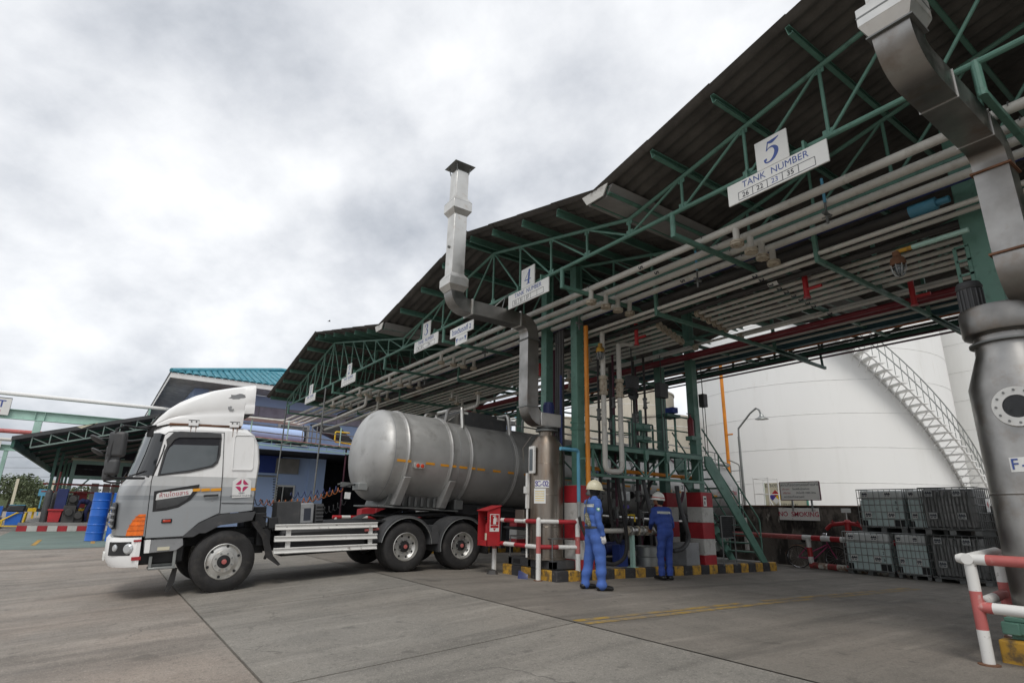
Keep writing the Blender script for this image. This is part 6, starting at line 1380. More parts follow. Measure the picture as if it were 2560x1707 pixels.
helmet(w2, (-.005, .14, 1.60), rad(6), 'helmet_white', (-.55, 1), 'redfade')
hand('hand', (.215, .23, .825), (-.1, .6, -.6), (-1, 0, 0), 'skin', w2, .7); hand('hand', (-.09, .345, .99), (.4, .8, -.3), (0, 0, -1), 'skin', w2, .6)
shell('reflective_band', me, lambda c: 1.30 < c.z < 1.345 and abs(c.x) < .17 and c.y < .05, .006, 'reflective', w2)
m = MB(); m.path([(-.07, .232, 1.57), (-.03, .242, 1.572), (.01, .236, 1.57)], .006, 5); part('spectacles', m, 'black', w2)
# ---- far worker stooping in the left shed
w3 = thing('person', 'stooping worker in dark navy overalls inside the far left shed', 'person', (-37.3, -.28, .3), (0, 0, rad(190)))
C3 = []
for s in (-1, 1):
    C3 += [((s*.09, -.1, .88), (s*.1, .02, .48), .11, .085, 0), ((s*.1, .02, .48), (s*.11, -.04, .1), .085, .065, 0), ((s*.11, -.04, .05), (s*.12, .12, .04), .05, .045, 1)]
    C3 += [((s*.18, .36, .98), (s*.2, .42, .66), .07, .05, 0), ((s*.2, .42, .66), (s*.1, .52, .44), .045, .036, 2), ((s*.1, .52, .44), (s*.08, .57, .34), .036, .03, 2)]
C3 += [((-.07, -.1, .92), (.07, -.1, .92), .13, .13, 0), ((-.08, .05, 1.0), (.08, .05, 1.0), .13, .13, 0), ((-.10, .22, 1.02), (.1, .22, 1.02), .13, .13, 0), ((-.13, .35, .99), (.13, .35, .99), .1, .1, 0), ((0, .42, .97), (0, .5, .93), .06, .06, 2), ((0, .55, .88), (0, .58, .84), .09, .09, 1)]
me = body_mesh(C3, ['navy_cloth', 'hair', 'skin'], .02); link('body', me, w3)
# ================================================================== BOUND WALL AND WHAT STANDS BY IT
m = MB(); m.bb(-32, 10, 18.4, 18.62, -.3, 1.63); bw = solo('bund_wall', m, 'stain_wall', 'black-stained concrete bund wall behind the bays', 'wall'); m = MB(); m.bb(-32, 10, 18.37, 18.65, 1.632, 1.66); part('coping', m, 'rust', bw)
m = MB(); m.bb(-12.23, -12.13, 18.3, 18.4, .2, 1.25)
solo('wall_bracket', m, 'whitepaint', 'pale upright bracket on the bund wall by the stairs', 'bracket')
ns = thing('no_smoking_sign', 'white painted board with red letters NO SMOKING hung on the stained wall', 'sign', (-10.24, 18.34, 1.39))
m = MB(); m.bb(-.65, .65, -.02, .02, -.185, .185); part('board', m, 'whitepaint', ns, bevel=.006)
text('NO  SMOKING', 'ink_red', ns, (0, -.023, -.005), (1, 0, 0), (0, 0, 1), .20, sx=1.0, bold=.003)
tb = thing('notice_board', 'grey-white Thai parking notice on two posts above the wall', 'sign', (-10.1, 18.30, 2.1))
m = MB(); m.bb(-.64, .64, -.012, .012, -.28, .28); part('board', m, 'signwhite', tb)
m = MB()
for a, b in (((-.65, -.29), (.65, -.27)), ((-.65, .27), (.65, .29))): m.bb(a[0], b[0], -.018, .018, a[1], b[1])
for x in (-.645, .645): m.bb(x-.012, x+.012, -.018, .018, -.27, .27)
part('frame', m, 'plum', tb)
for x in (-.3, .33): m = MB(); m.bb(x-.025, x+.025, .015, .06, -.62, -.1); part('post', m, 'galv', tb)
for z, s_, b, mt, xx in ((.19, .115, 'สถานที่จอดรถรถขนถ่ายสาร', 'ink_dark', .0), (.06, .085, 'ประเภท', 'ink_red', -.45), (.06, .085, 'โพรพิลีนไกลคอล', 'ink_dark', .05), (-.06, .085, 'ปริมาณ', 'ink_red', -.43), (-.06, .085, 'ถังไอบีซี 1000 ลิตร', 'ink_dark', .2), (-.18, .085, 'สถานีขนถ่ายสารเคมี', 'ink_dark', -.2)):
    text(b, mt, tb, (xx, -.0135, z), (1, 0, 0), (0, 0, 1), s_)
ea = thing('tank_data_board', 'cream ETHYL ACETATE tank board with hazard diamonds behind the wall', 'sign', (-12.0, 20.6, 2.08))
m = MB(); m.bb(-.72, .85, -.012, .012, -.42, .43); part('board', m, 'signcream', ea)
for x in (-.735, .875): m = MB(); m.bb(x-.025, x+.025, -.03, .03, -1.6, .44); part('post', m, 'greensheet', ea)
text('ETHYL  ACETATE', 'ink_dark', ea, (.05, -.0135, .32), (1, 0, 0), (0, 0, 1), .19); text('UN NO. 1173', 'ink_dark', ea, (.02, -.0135, .2), (1, 0, 0), (0, 0, 1), .085); text('CAPACITY 1500 KL', 'ink_dark', ea, (.05, -.0135, -.355), (1, 0, 0), (0, 0, 1), .115)
for (dx, dz, mt, tx) in ((0, .13, 'redpaint', '3'), (-.13, 0, 'ink_purple', '1'), (.13, 0, 'yellow_bright', '0'), (0, -.13, 'trim_white', '')):
    m = MB(); c = Vector((-.30+dx, -.0135, -.08+dz)); m.prism([c+Vector((0, 0, .128)), c+Vector((.128, 0, 0)), c+Vector((0, 0, -.128)), c+Vector((-.128, 0, 0))], (0, -.001, 0)); o = part('hazard_quarter', m, mt, ea, smooth=0)
    if tx: text(tx, 'ink_dark', ea, c+Vector((0, -.002, 0)), (1, 0, 0), (0, 0, 1), .14)
m = MB(); c = Vector((.34, -.0135, -.05)); q = .2
m.prism([c+Vector((0, 0, q)), c+Vector((q, 0, 0)), c+Vector((0, 0, -q)), c+Vector((-q, 0, 0))], (0, -.001, 0)); h = part('flame_diamond', m, 'redpaint', ea, smooth=0)
m = MB(); q = .17; c = c+Vector((0, -.0015, 0)); m.prism([c+Vector((0, 0, q)), c+Vector((q, 0, 0)), c+Vector((0, 0, -q)), c+Vector((-q, 0, 0))], (0, -.001, 0)); part('diamond_field', m, 'trim_white', h, smooth=0)
m = MB(); c = c+Vector((0, -.002, 0)); m.prism([c+Vector((-.06, 0, -.05)), c+Vector((.06, 0, -.05)), c+Vector((.07, 0, .02)), c+Vector((.02, 0, .03)), c+Vector((0, 0, .1)), c+Vector((-.04, 0, .04)), c+Vector((-.07, 0, .03))], (0, -.001, 0)); part('flame', m, 'ink_dark', h, smooth=0)
# hydrant
hy = thing('fire_hydrant', 'red twin-outlet fire hydrant standing by the stained wall', 'hydrant', (-8.5, 17.75, -.15))
m = MB(); m.tube((0, 0, 0), (0, 0, 1.3), .085, 14); m.lathe([(.13, .72), (.13, .75), (.085, .76)], (0, 0, 0), (0, 0, 1), 14); m.lathe([(.1, 1.3), (.11, 1.34), (.06, 1.4), (0, 1.41)], (0, 0, 0), (0, 0, 1), 14); part('stand', m, 'redpaint', hy)
m = MB(); m.path(bend([(-.62, 0, 1.12), (-.48, 0, 1.26), (0, 0, 1.32), (.34, 0, 1.27), (.44, 0, 1.12)], .1), .055, 12); part('outlet_arm', m, 'redpaint', hy)
m = MB()
for x in (-.42, .28): m.lathe([(.06, 0), (.06, .015), (.012, .02), (.012, .06)], (x, 0, 1.33), (0, 0, 1), 10)
part('valve_wheel', m, 'redpaint', hy); m = MB(); m.bb(-.13, .13, -.01, .01, 1.6, 1.72); m.tube((0, 0, 1.38), (0, 0, 1.62), .012, 6); part('tag_plate', m, 'trim_white', hy)
# big pipe barrier
br = thing('pipe_barrier', 'thick red and white pipe barrier along the stained wall', 'barrier')
m = MB(); m.tube((-13.0, 17.3, .75), (-9.62, 17.3, .73), .072, 14); part('plain_pipe', m, 'redfade', br)
striped(br, 'striped_pipe', (-9.62, 17.3, .73), (-6.9, 17.3, .70), .075, .26, 1, ('redpaint', 'whitepaint'), 14)
striped(br, 'post', (-9.47, 17.3, .72), (-9.44, 17.3, -.05), .07, .25, 1, ('redpaint', 'whitepaint'), 14)
m = MB(); p0, p1 = Vector((-9.48, 17.3, -.02)), Vector((-6.9, 17.3, -.05)); m.mi = 1
mat('rusty_white', (.62, .59, .52), .6, var=.1, stain=[(9, .46, .58, .9, (.20, .10, .05))]); mat('rusty_red', (.34, .05, .05), .6, stain=[(9, .46, .58, .9, (.10, .05, .035))])
striped(br, 'ground_pipe', p0, p1, .085, .27, 0, ('rusty_red', 'rusty_white'), 14)
m = MB(); m.bb(-13.2, -13.12, 17.2, 17.4, .3, .95); part('end_post', m, 'redpaint', br)
# bicycle
bk = thing('bicycle', 'old pink bicycle leaning against the stained wall behind the barrier', 'bicycle', (-9.98, 17.58, -.16), (rad(4), 0, rad(24)))
R_ = .32
for x, nm in ((0, 'rear'), (1.02, 'front')):
    m = MB(); m.lathe([(R_-.012, -.016), (R_, -.008), (R_, .008), (R_-.012, .016), (R_-.03, .012), (R_-.03, -.012), (R_-.012, -.016)], (x, 0, R_), (0, 1, 0), 32, cap=False); wh = part('wheel', m, 'rubber', bk)
    m = MB(); m.lathe([(R_-.03, -.011), (R_-.04, 0), (R_-.03, .011)], (x, 0, R_), (0, 1, 0), 32, cap=False); part('rim', m, 'chrome', wh)
    m = MB()
    for i in range(16): a = math.pi*2*i/16; m.tube((x, 0, R_), (x+(R_-.03)*math.cos(a), 0, R_+(R_-.03)*math.sin(a)), .002, 4)
    m.tube((x, -.04, R_), (x, .04, R_), .02, 8); part('spokes', m, 'galv', wh)
    m = MB(); A = [rad(q) for q in (range(10, 190, 15) if nm == 'rear' else range(20, 150, 13))]; m.sheet([[(x+(R_+.025)*math.cos(a), y, R_+(R_+.025)*math.sin(a)) for a in A] for y in (-.025, .025)]); part('mudguard', m, 'orange_box' if nm == 'rear' else 'galv', bk)
mat('pinkframe', (.42, .05, .16), .45)
m = MB(); B = (.42, 0, .28)
for a, b in (((0, 0, R_), B), (B, (.30, 0, .70)), ((0, 0, R_), (.30, 0, .66)), (B, (.82, 0, .66)), ((.34, 0, .46), (.84, 0, .72)), ((.80, 0, .78), (.92, 0, .5)), ((.92, .0, .5), (1.02, 0, R_))): m.tube(a, b, .016, 8)
part('frame', m, 'pinkframe', bk); m = MB(); capsule(m, (.18, 0, .80), (.40, 0, .82), .07, .03, 10); m.tube((.30, 0, .68), (.29, 0, .79), .013, 6); part('saddle', m, 'leather', bk)
m = MB(); m.path([(.72, -.26, .98), (.82, -.2, 1.0), (.79, 0, .86), (.82, .2, 1.0), (.72, .26, .98)], .012, 6); part('handlebar', m, 'chrome', bk)
m = MB(); m.path([(-.1, -.05, .70), (.28, -.05, .72)], .008, 5); m.path([(-.1, .05, .70), (.28, .05, .72)], .008, 5); m.path([(0, -.05, .34), (-.02, -.05, .7)], .006, 5); m.lathe([(.0, -.01), (.09, -.01), (.09, .01), (0, .01)], (.42, .04, .28), (0, 1, 0), 16); m.tube((.42, -.1, .28), (.42, .1, .28), .012, 6); part('carrier', m, 'black', bk)
# ================================================================== IBC TOTES
def ibc(label, loc, rz, dark, sx=1., nums=(), h=1.1):
    t = thing('bulk_container', label, 'bulk container', loc, (0, 0, rz), 'caged bulk containers by the wall'); t.scale = (sx, 1, 1)
    w_, d_ = 1.17, .98
    m = MB()
    for x in (-.5, 0, .5): m.bb(x-.07, x+.07, 0, d_, .0, .11)
    m.bb(-w_/2, w_/2, .0, d_, .11, .135); part('pallet', m, 'galv_dark', t, bevel=.008)
    m = MB(); m.bb(-w_/2+.05, w_/2-.05, .05, d_-.05, .15, h-.03)
    if dark: bo = part('foil_jacket', m, 'foil', t, bevel=.05, segs=3)
    else:
        m = MB(); m.bb(-w_/2+.05, w_/2-.05, .05, d_-.05, .15, .83); bo = part('bottle', m, 'ibc_liquid', t, bevel=.02); m = MB(); m.bb(-w_/2+.05, w_/2-.05, .05, d_-.05, .832, h-.03); part('bottle_top', m, 'ibc_white', t, bevel=.04, segs=3)
        m = MB(); m.bb(w_/2-.32, w_/2-.06, .04, .05, .15, .32); m.bb(-w_/2+.06, -w_/2+.18, .04, .05, .15, .30); part('dark_corner', m, 'black', bo)
    if dark:
        m = MB()
        for i in range(7):
            x = -w_/2+.1+.15*i; m.lathe([(.045, .18), (.05, .3), (.06, .6), (.05, 1.0), (.02, 1.03)], (x, .065, 0), (0, 0, 1), 10)
        part('foil_fold', m, 'foil', bo, smooth=60)
    m = MB(); xs = [-w_/2+w_*i/8 for i in range(9)]; zs = [.15, .34, .52, .70, .88, h]
    for y in (.0, d_):
        for x in xs: m.tube((x, y, .12), (x, y, h), .009, 6)
        for z in zs: m.tube((-w_/2, y, z), (w_/2, y, z), .010 if z < h else .014, 6)
    for x in (-w_/2, w_/2):
        for i in range(1, 7): m.tube((x, d_*i/7, .12), (x, d_*i/7, h), .009, 6)
        for z in zs: m.tube((x, 0, z), (x, d_, z), .010 if z < h else .014, 6)
    part('cage', m, 'galv' if not dark else 'galv_dark', t, smooth=60)
    def label_plate(x, z):
        m = MB(); m.bb(x-.085, x+.085, -.016, -.012, z-.07, z+.07); p = part('maker_plate', m, 'signwhite' if not dark else 'galv', t)
        m = MB()
        for k in (-.045, 0, .045): m.prism([(x+k-.035, -.0175, z-.01), (x+k+.035, -.0175, z-.01), (x+k, -.0175, z+.055)], (0, .001, 0))
        for k in (-.04, .03): m.bb(x+k-.025, x+k+.025, -.018, -.017, z-.045, z-.022)
        part('emblem', m, 'ink_dark', p, smooth=0)
    for x, z in ((-w_/2+.22, .97), (.22, .97), (-w_/2+.25, .44), (.25, .44)): label_plate(x, z)
    for k, n_ in enumerate(nums): text(n_, 'ink_dark', t, (w_/2-.2, .03, .76-.17*k), (1, 0, 0), (0, 0, 1), .1)
    if dark:
        m = MB(); m.bb(w_/2+.012, w_/2+.016, .55, .8, .55, .85); p = part('hazard_label', m, 'signwhite', t); m = MB(); x = w_/2+.018; m.prism([(x, .675, .8), (x, .74, .72), (x, .675, .64), (x, .61, .72)], (.001, 0, 0)); part('hazard_mark', m, 'redpaint', p, smooth=0)
    return t
ibc('pale green caged bulk container, lower left of the stack', (-7.74, 17.0, -.15), 0, False, nums=('1', '2', '3'))
ibc('pale green caged bulk container on the ground, between the pale and grey stacks', (-6.70, 17.0, -.15), 0, False, .64)
ibc('pale green caged bulk container, upper left of the stack', (-7.36, 17.28, .96), rad(-1), False, .98, nums=('8', '9'))
ibc('pale green caged bulk container, upper one partly hidden by the grey stack', (-6.33, 17.3, .96), rad(1), False, .72, nums=('1',))
ibc('grey foil-wrapped caged bulk container on the ground', (-5.66, 16.86, -.15), rad(2), True, .98)
ibc('grey foil-wrapped caged bulk container, topmost of the right stack', (-5.68, 16.88, .96), rad(1), True, 1.0)
# ================================================================== STORAGE TANKS BEHIND THE WALL
mat('seam_grey', (.74, .735, .71), .6)
def storage_tank(cx, cy, r, h, label, mt='tankwhite', courses=1.42, n=72, roof=True, cat='storage tank'):
    t = thing('storage_tank', label, cat, (cx, cy, -.15))
    m = MB(); m.lathe([(r, 0), (r, h)], (0, 0, 0), (0, 0, 1), n, cap=False); part('shell', m, mt, t, smooth=28)
    m = MB(); m.lathe([(r, h-.02), (r+.05, h-.01), (r+.05, h+.08), (0, h+r*.12)], (0, 0, 0), (0, 0, 1), n); part('roof', m, mt, t, smooth=28)
    for i in range(1, int(h/courses)+1):
        z = i*courses; m = MB(); m.lathe([(r-.005, z-.016), (r+.008, z-.010), (r+.008, z+.010), (r-.005, z+.016)], (0, 0, 0), (0, 0, 1), n, cap=False); part('seam', m, 'seam_grey', t, smooth=0)
    return t
T1 = storage_tank(-15.3, 29.6, 6.0, 11.4, 'big white ethyl acetate storage tank with spiral stair behind the wall')
T2 = storage_tank(-8.6, 40, 6.2, 11.4, 'second white storage tank half hidden behind the one with the stair')
storage_tank(-25.5, 26.5, 3.1, 8.5, 'tall cream storage tank seen through the platform', 'tankcream', 1.9, 48)
storage_tank(-31.5, 25.5, 2.6, 7.5, 'stained cream storage tank seen right of the tanker top box', 'tankcream', 1.9, 40)
storage_tank(-20.3, 23.8, 1.7, 6.2, 'slim cream storage tank behind the folding gangways', 'tankcream', 1.9, 40)
storage_tank(-21, 36, 5.5, 10.5, 'white storage tank behind the cream tanks', 'tankwhite', 1.42, 60)
# spiral stair on T1
va = math.atan2(-29.6, 15.3)           # towards the camera
a0, a1, z0, z1 = va+rad(82), va+rad(0), .5, 10.6
NT = 38
for i in range(NT):
    t = i/(NT-1); a = lerp(a0, a1, t); z = lerp(z0, z1, t); m = MB()
    m.box((0, 0, 0), (.95, .30, .05)); o = part('stair_tread', m, 'tankwhite', T1); o.matrix_local = Matrix.Translation((6.42*math.cos(a), 6.42*math.sin(a), z)) @ Matrix.Rotation(a, 4, 'Z')
for r in (6.05, 6.82):
    m = MB(); m.path([(r*math.cos(lerp(a0, a1, t/40)), r*math.sin(lerp(a0, a1, t/40)), lerp(z0, z1, t/40)-.1) for t in range(41)], .05, 6); part('stair_stringer', m, 'tankwhite', T1)
for dz in (.55, 1.05):
    m = MB(); m.path([(6.82*math.cos(lerp(a0, a1, t/40)), 6.82*math.sin(lerp(a0, a1, t/40)), lerp(z0, z1, t/40)+dz) for t in range(41)], .024, 6); part('stair_handrail', m, 'galv', T1)
for i in range(NT):
    t = i/(NT-1); a = lerp(a0, a1, t); z = lerp(z0, z1, t); m = MB(); m.tube((6.82*math.cos(a), 6.82*math.sin(a), z), (6.82*math.cos(a), 6.82*math.sin(a), z+1.05), .016, 5); part('rail_post', m, 'galv', T1)
    m = MB(); b_ = lerp(a0, a1, min(1, t-.012)); m.beam((6.05*math.cos(a), 6.05*math.sin(a), z-.5), (6.6*math.cos(a), 6.6*math.sin(a), z-.05), .025, .025); part('stair_bracket', m, 'tankwhite', T1)
m = MB(); m.tube((-13.9, 20.2, -.1), (-13.9, 20.2, 8), .07, 10); m.tube((-13.9, 20.2, 4.4), (-13.6, 20.2, 4.4), .03, 8); solo('standpipe', m, 'orange', 'tall orange pipe rising before the big white tank', 'pipe')
m = MB(); m.tube((-30, 20.6, 4.05), (-21, 20.6, 3.9), .07, 10); m.path(bend([(-21.0, 20.6, 3.9), (-20.2, 20.6, 3.88), (-20.2, 20.6, 2.4)], .15), .07, 10); solo('service_pipe', m, 'orange', 'orange pipe crossing before the cream tanks behind the platform', 'pipe')
# street lamp
lp = thing('yard_lamp', 'grey yard lamp post with bent arm before the big white tank', 'lamp post', (-12.55, 19.0, -.15))
m = MB(); m.tube((0, 0, 0), (0, 0, 4.25), .06, 10, .045); m.path([(0, 0, 4.2), (.02, 0, 4.55), (.55, 0, 5.05), (.8, 0, 5.2), (.92, 0, 5.12), (.98, 0, 4.9)], .035, 8); part('post', m, 'galv', lp)
m = MB(); m.lathe([(.04, .12), (.07, .08), (.09, .02), (.22, -.06), (.23, -.08), (.12, -.07)], (.985, 0, 4.86), (0, 0, 1), 18); part('lamp_shade', m, 'galv', lp)
# scaffold ladder frame at trailer tail
ld = thing('access_frame', 'small pale access frame behind the trailer tail', 'frame', (-12.1, 18.95, -.15)); m = MB()
for x, y in ((0, 0), (.55, 0), (0, .6), (.55, .6)): m.tube((x, y, 0), (x, y, 2.75), .02, 6)
for z in (1.6, 2.2, 2.72):
    m.tube((0, 0, z), (.55, 0, z), .015, 6); m.tube((0, .6, z), (.55, .6, z), .015, 6); m.tube((0, 0, z), (0, .6, z), .015, 6)
m.tube((.55, 0, 2.0), (.85, 0, 1.5), .018, 6); part('tube_frame', m, 'tankwhite', ld)
# small pipe ends behind the stairs
m = MB(); m.tube((-10.9, 14.0, .5), (-10.2, 14.0, .5), .09, 12); flange_disc(m, (-10.2, 14.0, .5), (1, 0, 0), .13, .03); solo('pump_pipe', m, 'alu', 'silver pipe stub lying behind the platform stairs', 'pipe')
m = MB(); m.prism([(-10.3, 13.0, .17), (-9.95, 13.0, .17), (-9.95, 13.0, .4), (-10.15, 13.0, .62), (-10.3, 13.0, .62)], (0, .3, 0)); solo('step_block', m, 'green_pale', 'pale green steel step under the platform stairs', 'step')
# ================================================================== LEFT BACKGROUND
# drums
def drum(label, x, y, z):
    m = MB(); r, h = .29, .88; prof = [(0, .015), (r-.02, .015), (r-.005, 0), (r+.006, .012), (r, .03)]
    for zz in (.29, .58): prof += [(r, zz-.03), (r+.012, zz-.012), (r+.012, zz+.012), (r, zz+.03)]
    prof += [(r, h-.03), (r+.006, h-.012), (r-.005, h), (r-.02, h-.015), (0, h-.015)]
    m.lathe(prof, (0, 0, 0), (0, 0, 1), 28); t = thing('steel_drum', label, 'drum', (x, y, z), (0, 0, random.uniform(0, 6)), 'blue steel drums stacked before the truck'); part('drum_shell', m, 'blue_drum', t, smooth=28)
    m = MB(); m.tube((.18, 0, h-.015), (.18, 0, h+.012), .035, 10); part('bung', m, 'galv', t)
zz = gz(-27.8, .2)
for x, y, a, b in ((-27.85, .22, 'blue steel drum, upper of the left pair beside the truck nose', 'blue steel drum, lower of the left pair beside the truck nose'), (-27.45, .86, 'blue steel drum, upper one just behind the truck nose', 'blue steel drum, lower one just behind the truck nose')):
    drum(b, x, y, zz+.006); drum(a, x, y, zz+.89)
mat('green_grey', (.19, .25, .225), .6)
mat('dark_sheet', (.035, .034, .035), .9)  # near-black so the shed roof's underside reads as deep shade
# far shed
SH = thing('work_shed', 'low dark shed with sloping lattice-edged roof at the far left', 'shed')
def shz(y): return 4.10+(y+3.55)*.298
x0, x1 = -35.9, -66
m = MB(); m.prism([(x0, -3.75, shz(-3.75)), (x0, 5.6, shz(5.6)), (x0, 5.6, shz(5.6)+.12), (x0, -3.75, shz(-3.75)+.12)], (x1-x0, 0, 0)); part('roof', m, 'dark_sheet', SH, smooth=0)
m = MB(); m.prism([(x0+.03, -3.75, shz(-3.75)-.04), (x0+.03, 5.6, shz(5.6)-.04), (x0+.03, 5.6, shz(5.6)+.15), (x0+.03, -3.75, shz(-3.75)+.15)], (.04, 0, 0)); part('verge_board', m, 'plastic_grey', SH, smooth=0)
m = MB(); m.prism([(x0+.075, -1.4, shz(-1.4)+.13), (x0+.075, -.6, shz(-.6)+.13), (x0+.075, -.6, shz(-.6)+.17), (x0+.075, -1.2, shz(-1.2)+.0)], (.01, 0, 0)); part('loose_flashing', m, 'signcream', SH, smooth=0)
m = MB(); m.beam((x0, -3.0, shz(-3.0)-.55), (x0, 5.6, shz(5.6)-.55), .07, .07); ch = part('lattice_chord', m, 'green_grey', SH)
for i in range(13):
    y = -3.0+.68*i; m = MB(); m.beam((x0, y, shz(y)-.55), (x0, y, shz(y)-.04), .045, .045); part('lattice_post', m, 'green_grey', ch)
    m = MB(); m.beam((x0, y, shz(y)-.08), (x0, y+.68, shz(y+.68)-.55), .035, .035); part('lattice_brace', m, 'green_grey', ch)
for x in (-44, -50, -56, -62):
    m = MB(); m.bb(x-.07, x+.07, -2.40, -2.24, .3, shz(-2.3)); part('column', m, 'green', SH, bevel=.01)
m = MB(); m.bb(x0, x1, -3.72, -3.6, shz(-3.6)-.4, shz(-3.6)); part('eave_beam', m, 'green_dark', SH)
for x in (-38, -41, -44, -48, -52, -57, -63): m = MB(); m.prism([(x, -3.6, shz(-3.6)-.12), (x, 5.5, shz(5.5)-.12), (x, 5.5, shz(5.5)), (x, -3.6, shz(-3.6))], (.08, 0, 0)); part('rafter', m, 'green_dark', SH)
m = MB(); m.bb(-47, -36.1, -2.75, 5.6, -.2, .3); part('floor_slab', m, 'grey_conc', SH)
m = MB(); k = 22
for i in range(k): m.mi = i % 2; m.bb(-36.08, -35.95, lerp(-2.75, 5.6, i/k)+.003, lerp(-2.75, 5.6, (i+1)/k)-.003, -.2, .16)
part('kerb_strip', m, ['redpillar', 'whiteconc'], SH, smooth=0)
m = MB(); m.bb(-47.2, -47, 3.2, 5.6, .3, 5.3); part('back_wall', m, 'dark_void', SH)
m = MB(); m.bb(-65.1, -65, -3.6, 5.6, 3.36, 4.08); part('shade_panel', m, 'dark_void', SH, smooth=0)  # near-black panel added to deepen the dark under the far roof
m = MB(); m.prism([(-65, -3.6, 4.085), (-65, 5.6, 4.085), (-65, 5.6, shz(5.6)-.01)], (-.1, 0, 0)); part('shade_gable', m, 'dark_void', SH, smooth=0)  # infill up to the roof slope, added for the same darkness
# things in the shed
def cyl(label, x, y, z, r, h, mt):
    m = MB(); m.lathe([(0, 0), (r, .01), (r, h-.18), (r*.7, h-.06), (r*.3, h), (0, h)], (x, y, z), (0, 0, 1), 14); return solo('gas_cylinder', m, mt, label, 'gas cylinder')
cyl('dark gas cylinder beside the green shed column', -37.0, -1.9, .3, .15, 1.55, 'plastic_grey'); cyl('second dark gas cylinder further into the shed', -37.4, -1.62, .3, .15, 1.5, 'pipe_dark')
m = MB(); m.bb(-37.6, -37.0, -1.6, -1.15, .3, 1.9); o = solo('tool_locker', m, 'blue_navy', 'dark blue locker behind the gas cylinders', 'locker', bevel=.03)
m = MB(); m.prism([(-36.75, -1.72, .3), (-36.75, -1.28, .3), (-36.75, -1.22, .86), (-36.75, -1.76, .86)], (-.4, 0, 0)); o = solo('red_crate', m, 'redpaint', 'red plastic crate on the shed floor', 'crate', bevel=.02); m = MB(); m.bb(-37.2, -36.7, -1.8, -1.18, .84, .92); part('rim', m, 'redpaint', o, bevel=.01)
for k, (x, y, z, s) in enumerate(((-37.0, -.95, .3, (.5, .5, .8)), (-37.3, -.9, 1.1, (.4, .45, .5)), (-37.1, -.55, .3, (.5, .35, .55)))):
    m = MB(); m.box((x, y, z+s[2]/2), s); m.lathe([(0, -.1), (.16, -.1), (.18, 0), (.16, .1), (0, .1)], (x+.3, y, z+s[2]*.6), (1, 0, 0), 14); m.path([(x+.2, y-.2, z), (x+.25, y-.2, z+.5), (x+.25, y+.1, z+.55), (x+.2, y+.15, z)], .025, 6)
    solo('shed_machine', m, 'pipe_dark', ('dark machine right of the red crate in the shed', 'dark motor stacked on the shed machine', 'low dark machine near the stooping worker')[k], 'machine', bevel=.03)
m = MB(); m.box((-37.6, -.25, .55), (.4, .4, .5)); solo('carton', m, 'wood', 'brown carton beside the stooping worker', 'box', bevel=.01)
# bin cart
bc = thing('bin_cart', 'blue waste bin with black liner on a yellow framed cart', 'bin', (-36.6, -2.98, gz(-36.6, -2.9)))
m = MB(); m.prism([(.3, -.26, .25), (.3, .28, .25), (.32, .32, .85), (.32, -.3, .85)], (-.6, 0, 0)); part('bin_body', m, 'blue_drum', bc, bevel=.02)
m = MB(); m.prism([(.33, -.31, .85), (.33, .33, .85), (.3, .34, 1.15), (.3, -.26, 1.15)], (-.62, 0, 0)); part('liner', m, 'tarp', bc, bevel=.05)
m = MB(); m.bb(-.3, .3, -.28, .32, 1.15, 1.18); part('lid', m, 'blue_pipe', bc, bevel=.01)
m = MB(); m.path([(.36, -.45, .15), (.36, -.42, .45), (.36, .1, .82), (.36, .42, .82), (.36, .38, .15)], .03, 6); m.path([(.36, -.45, .22), (.36, .4, .22)], .03, 6); m.path([(-.36, -.45, .15), (-.36, -.42, .45), (-.36, .1, .82), (-.36, .42, .82), (-.36, .38, .15)], .03, 6); m.tube((.36, .42, .82), (-.36, .42, .82), .03, 6); part('cart_frame', m, 'yellow_bright', bc)
m = MB()
for y in (-.42, .36):
    for x in (-.3, .3): m.tube((x-.04, y, .08), (x+.04, y, .08), .08, 12)
part('castor', m, 'rubber', bc)
m = MB(); m.bb(-36.95, -36.2, -3.45, -2.55, gz(-36, -3)-.05, gz(-36, -3)+.1); solo('bin_plinth', m, 'grey_conc', 'low concrete plinth under the bin cart', 'plinth', bevel=.02)
# blue crates at the left edge
for k in range(3):
    m = MB(); w_ = .5; m.bb(-.6, .6, -.5, .5, 0, .12); m.bb(-.6, .6, -.5, -.44, .12, w_); m.bb(-.6, .6, .44, .5, .12, w_); m.bb(.54, .6, -.44, .44, .12, w_)
    for j in range(4): m.bb(.6, .62, -.4+.22*j, -.28+.22*j, .05, w_)
    solo('pallet_box', m, 'blue_drum', ('lower blue pallet box at the left photo edge', 'upper blue pallet box at the left photo edge', 'blue pallet box behind the stacked pair')[k], 'pallet box', loc=((-40, -4.28, -.05), (-40, -4.28, .5), (-43.0, -4.6, -.05))[k], rot=(0, 0, .06*k))
# yellow black barrier behind
m = MB()
for i in range(26): m.mi = i % 2; m.bb(-62, -61.8, -12+.55*i, -12+.55*(i+1)-.01, .45, .72)
t = thing('road_barrier', 'yellow and black plank barrier far behind the shed', 'barrier'); part('plank', m, ['yellow_bright', 'black'], t, smooth=0)
m = MB()
for i in range(8): m.bb(-62.1, -62, -12+2*i, -11.85+2*i, -.1, .75)
part('post', m, 'yellow_bright', t)
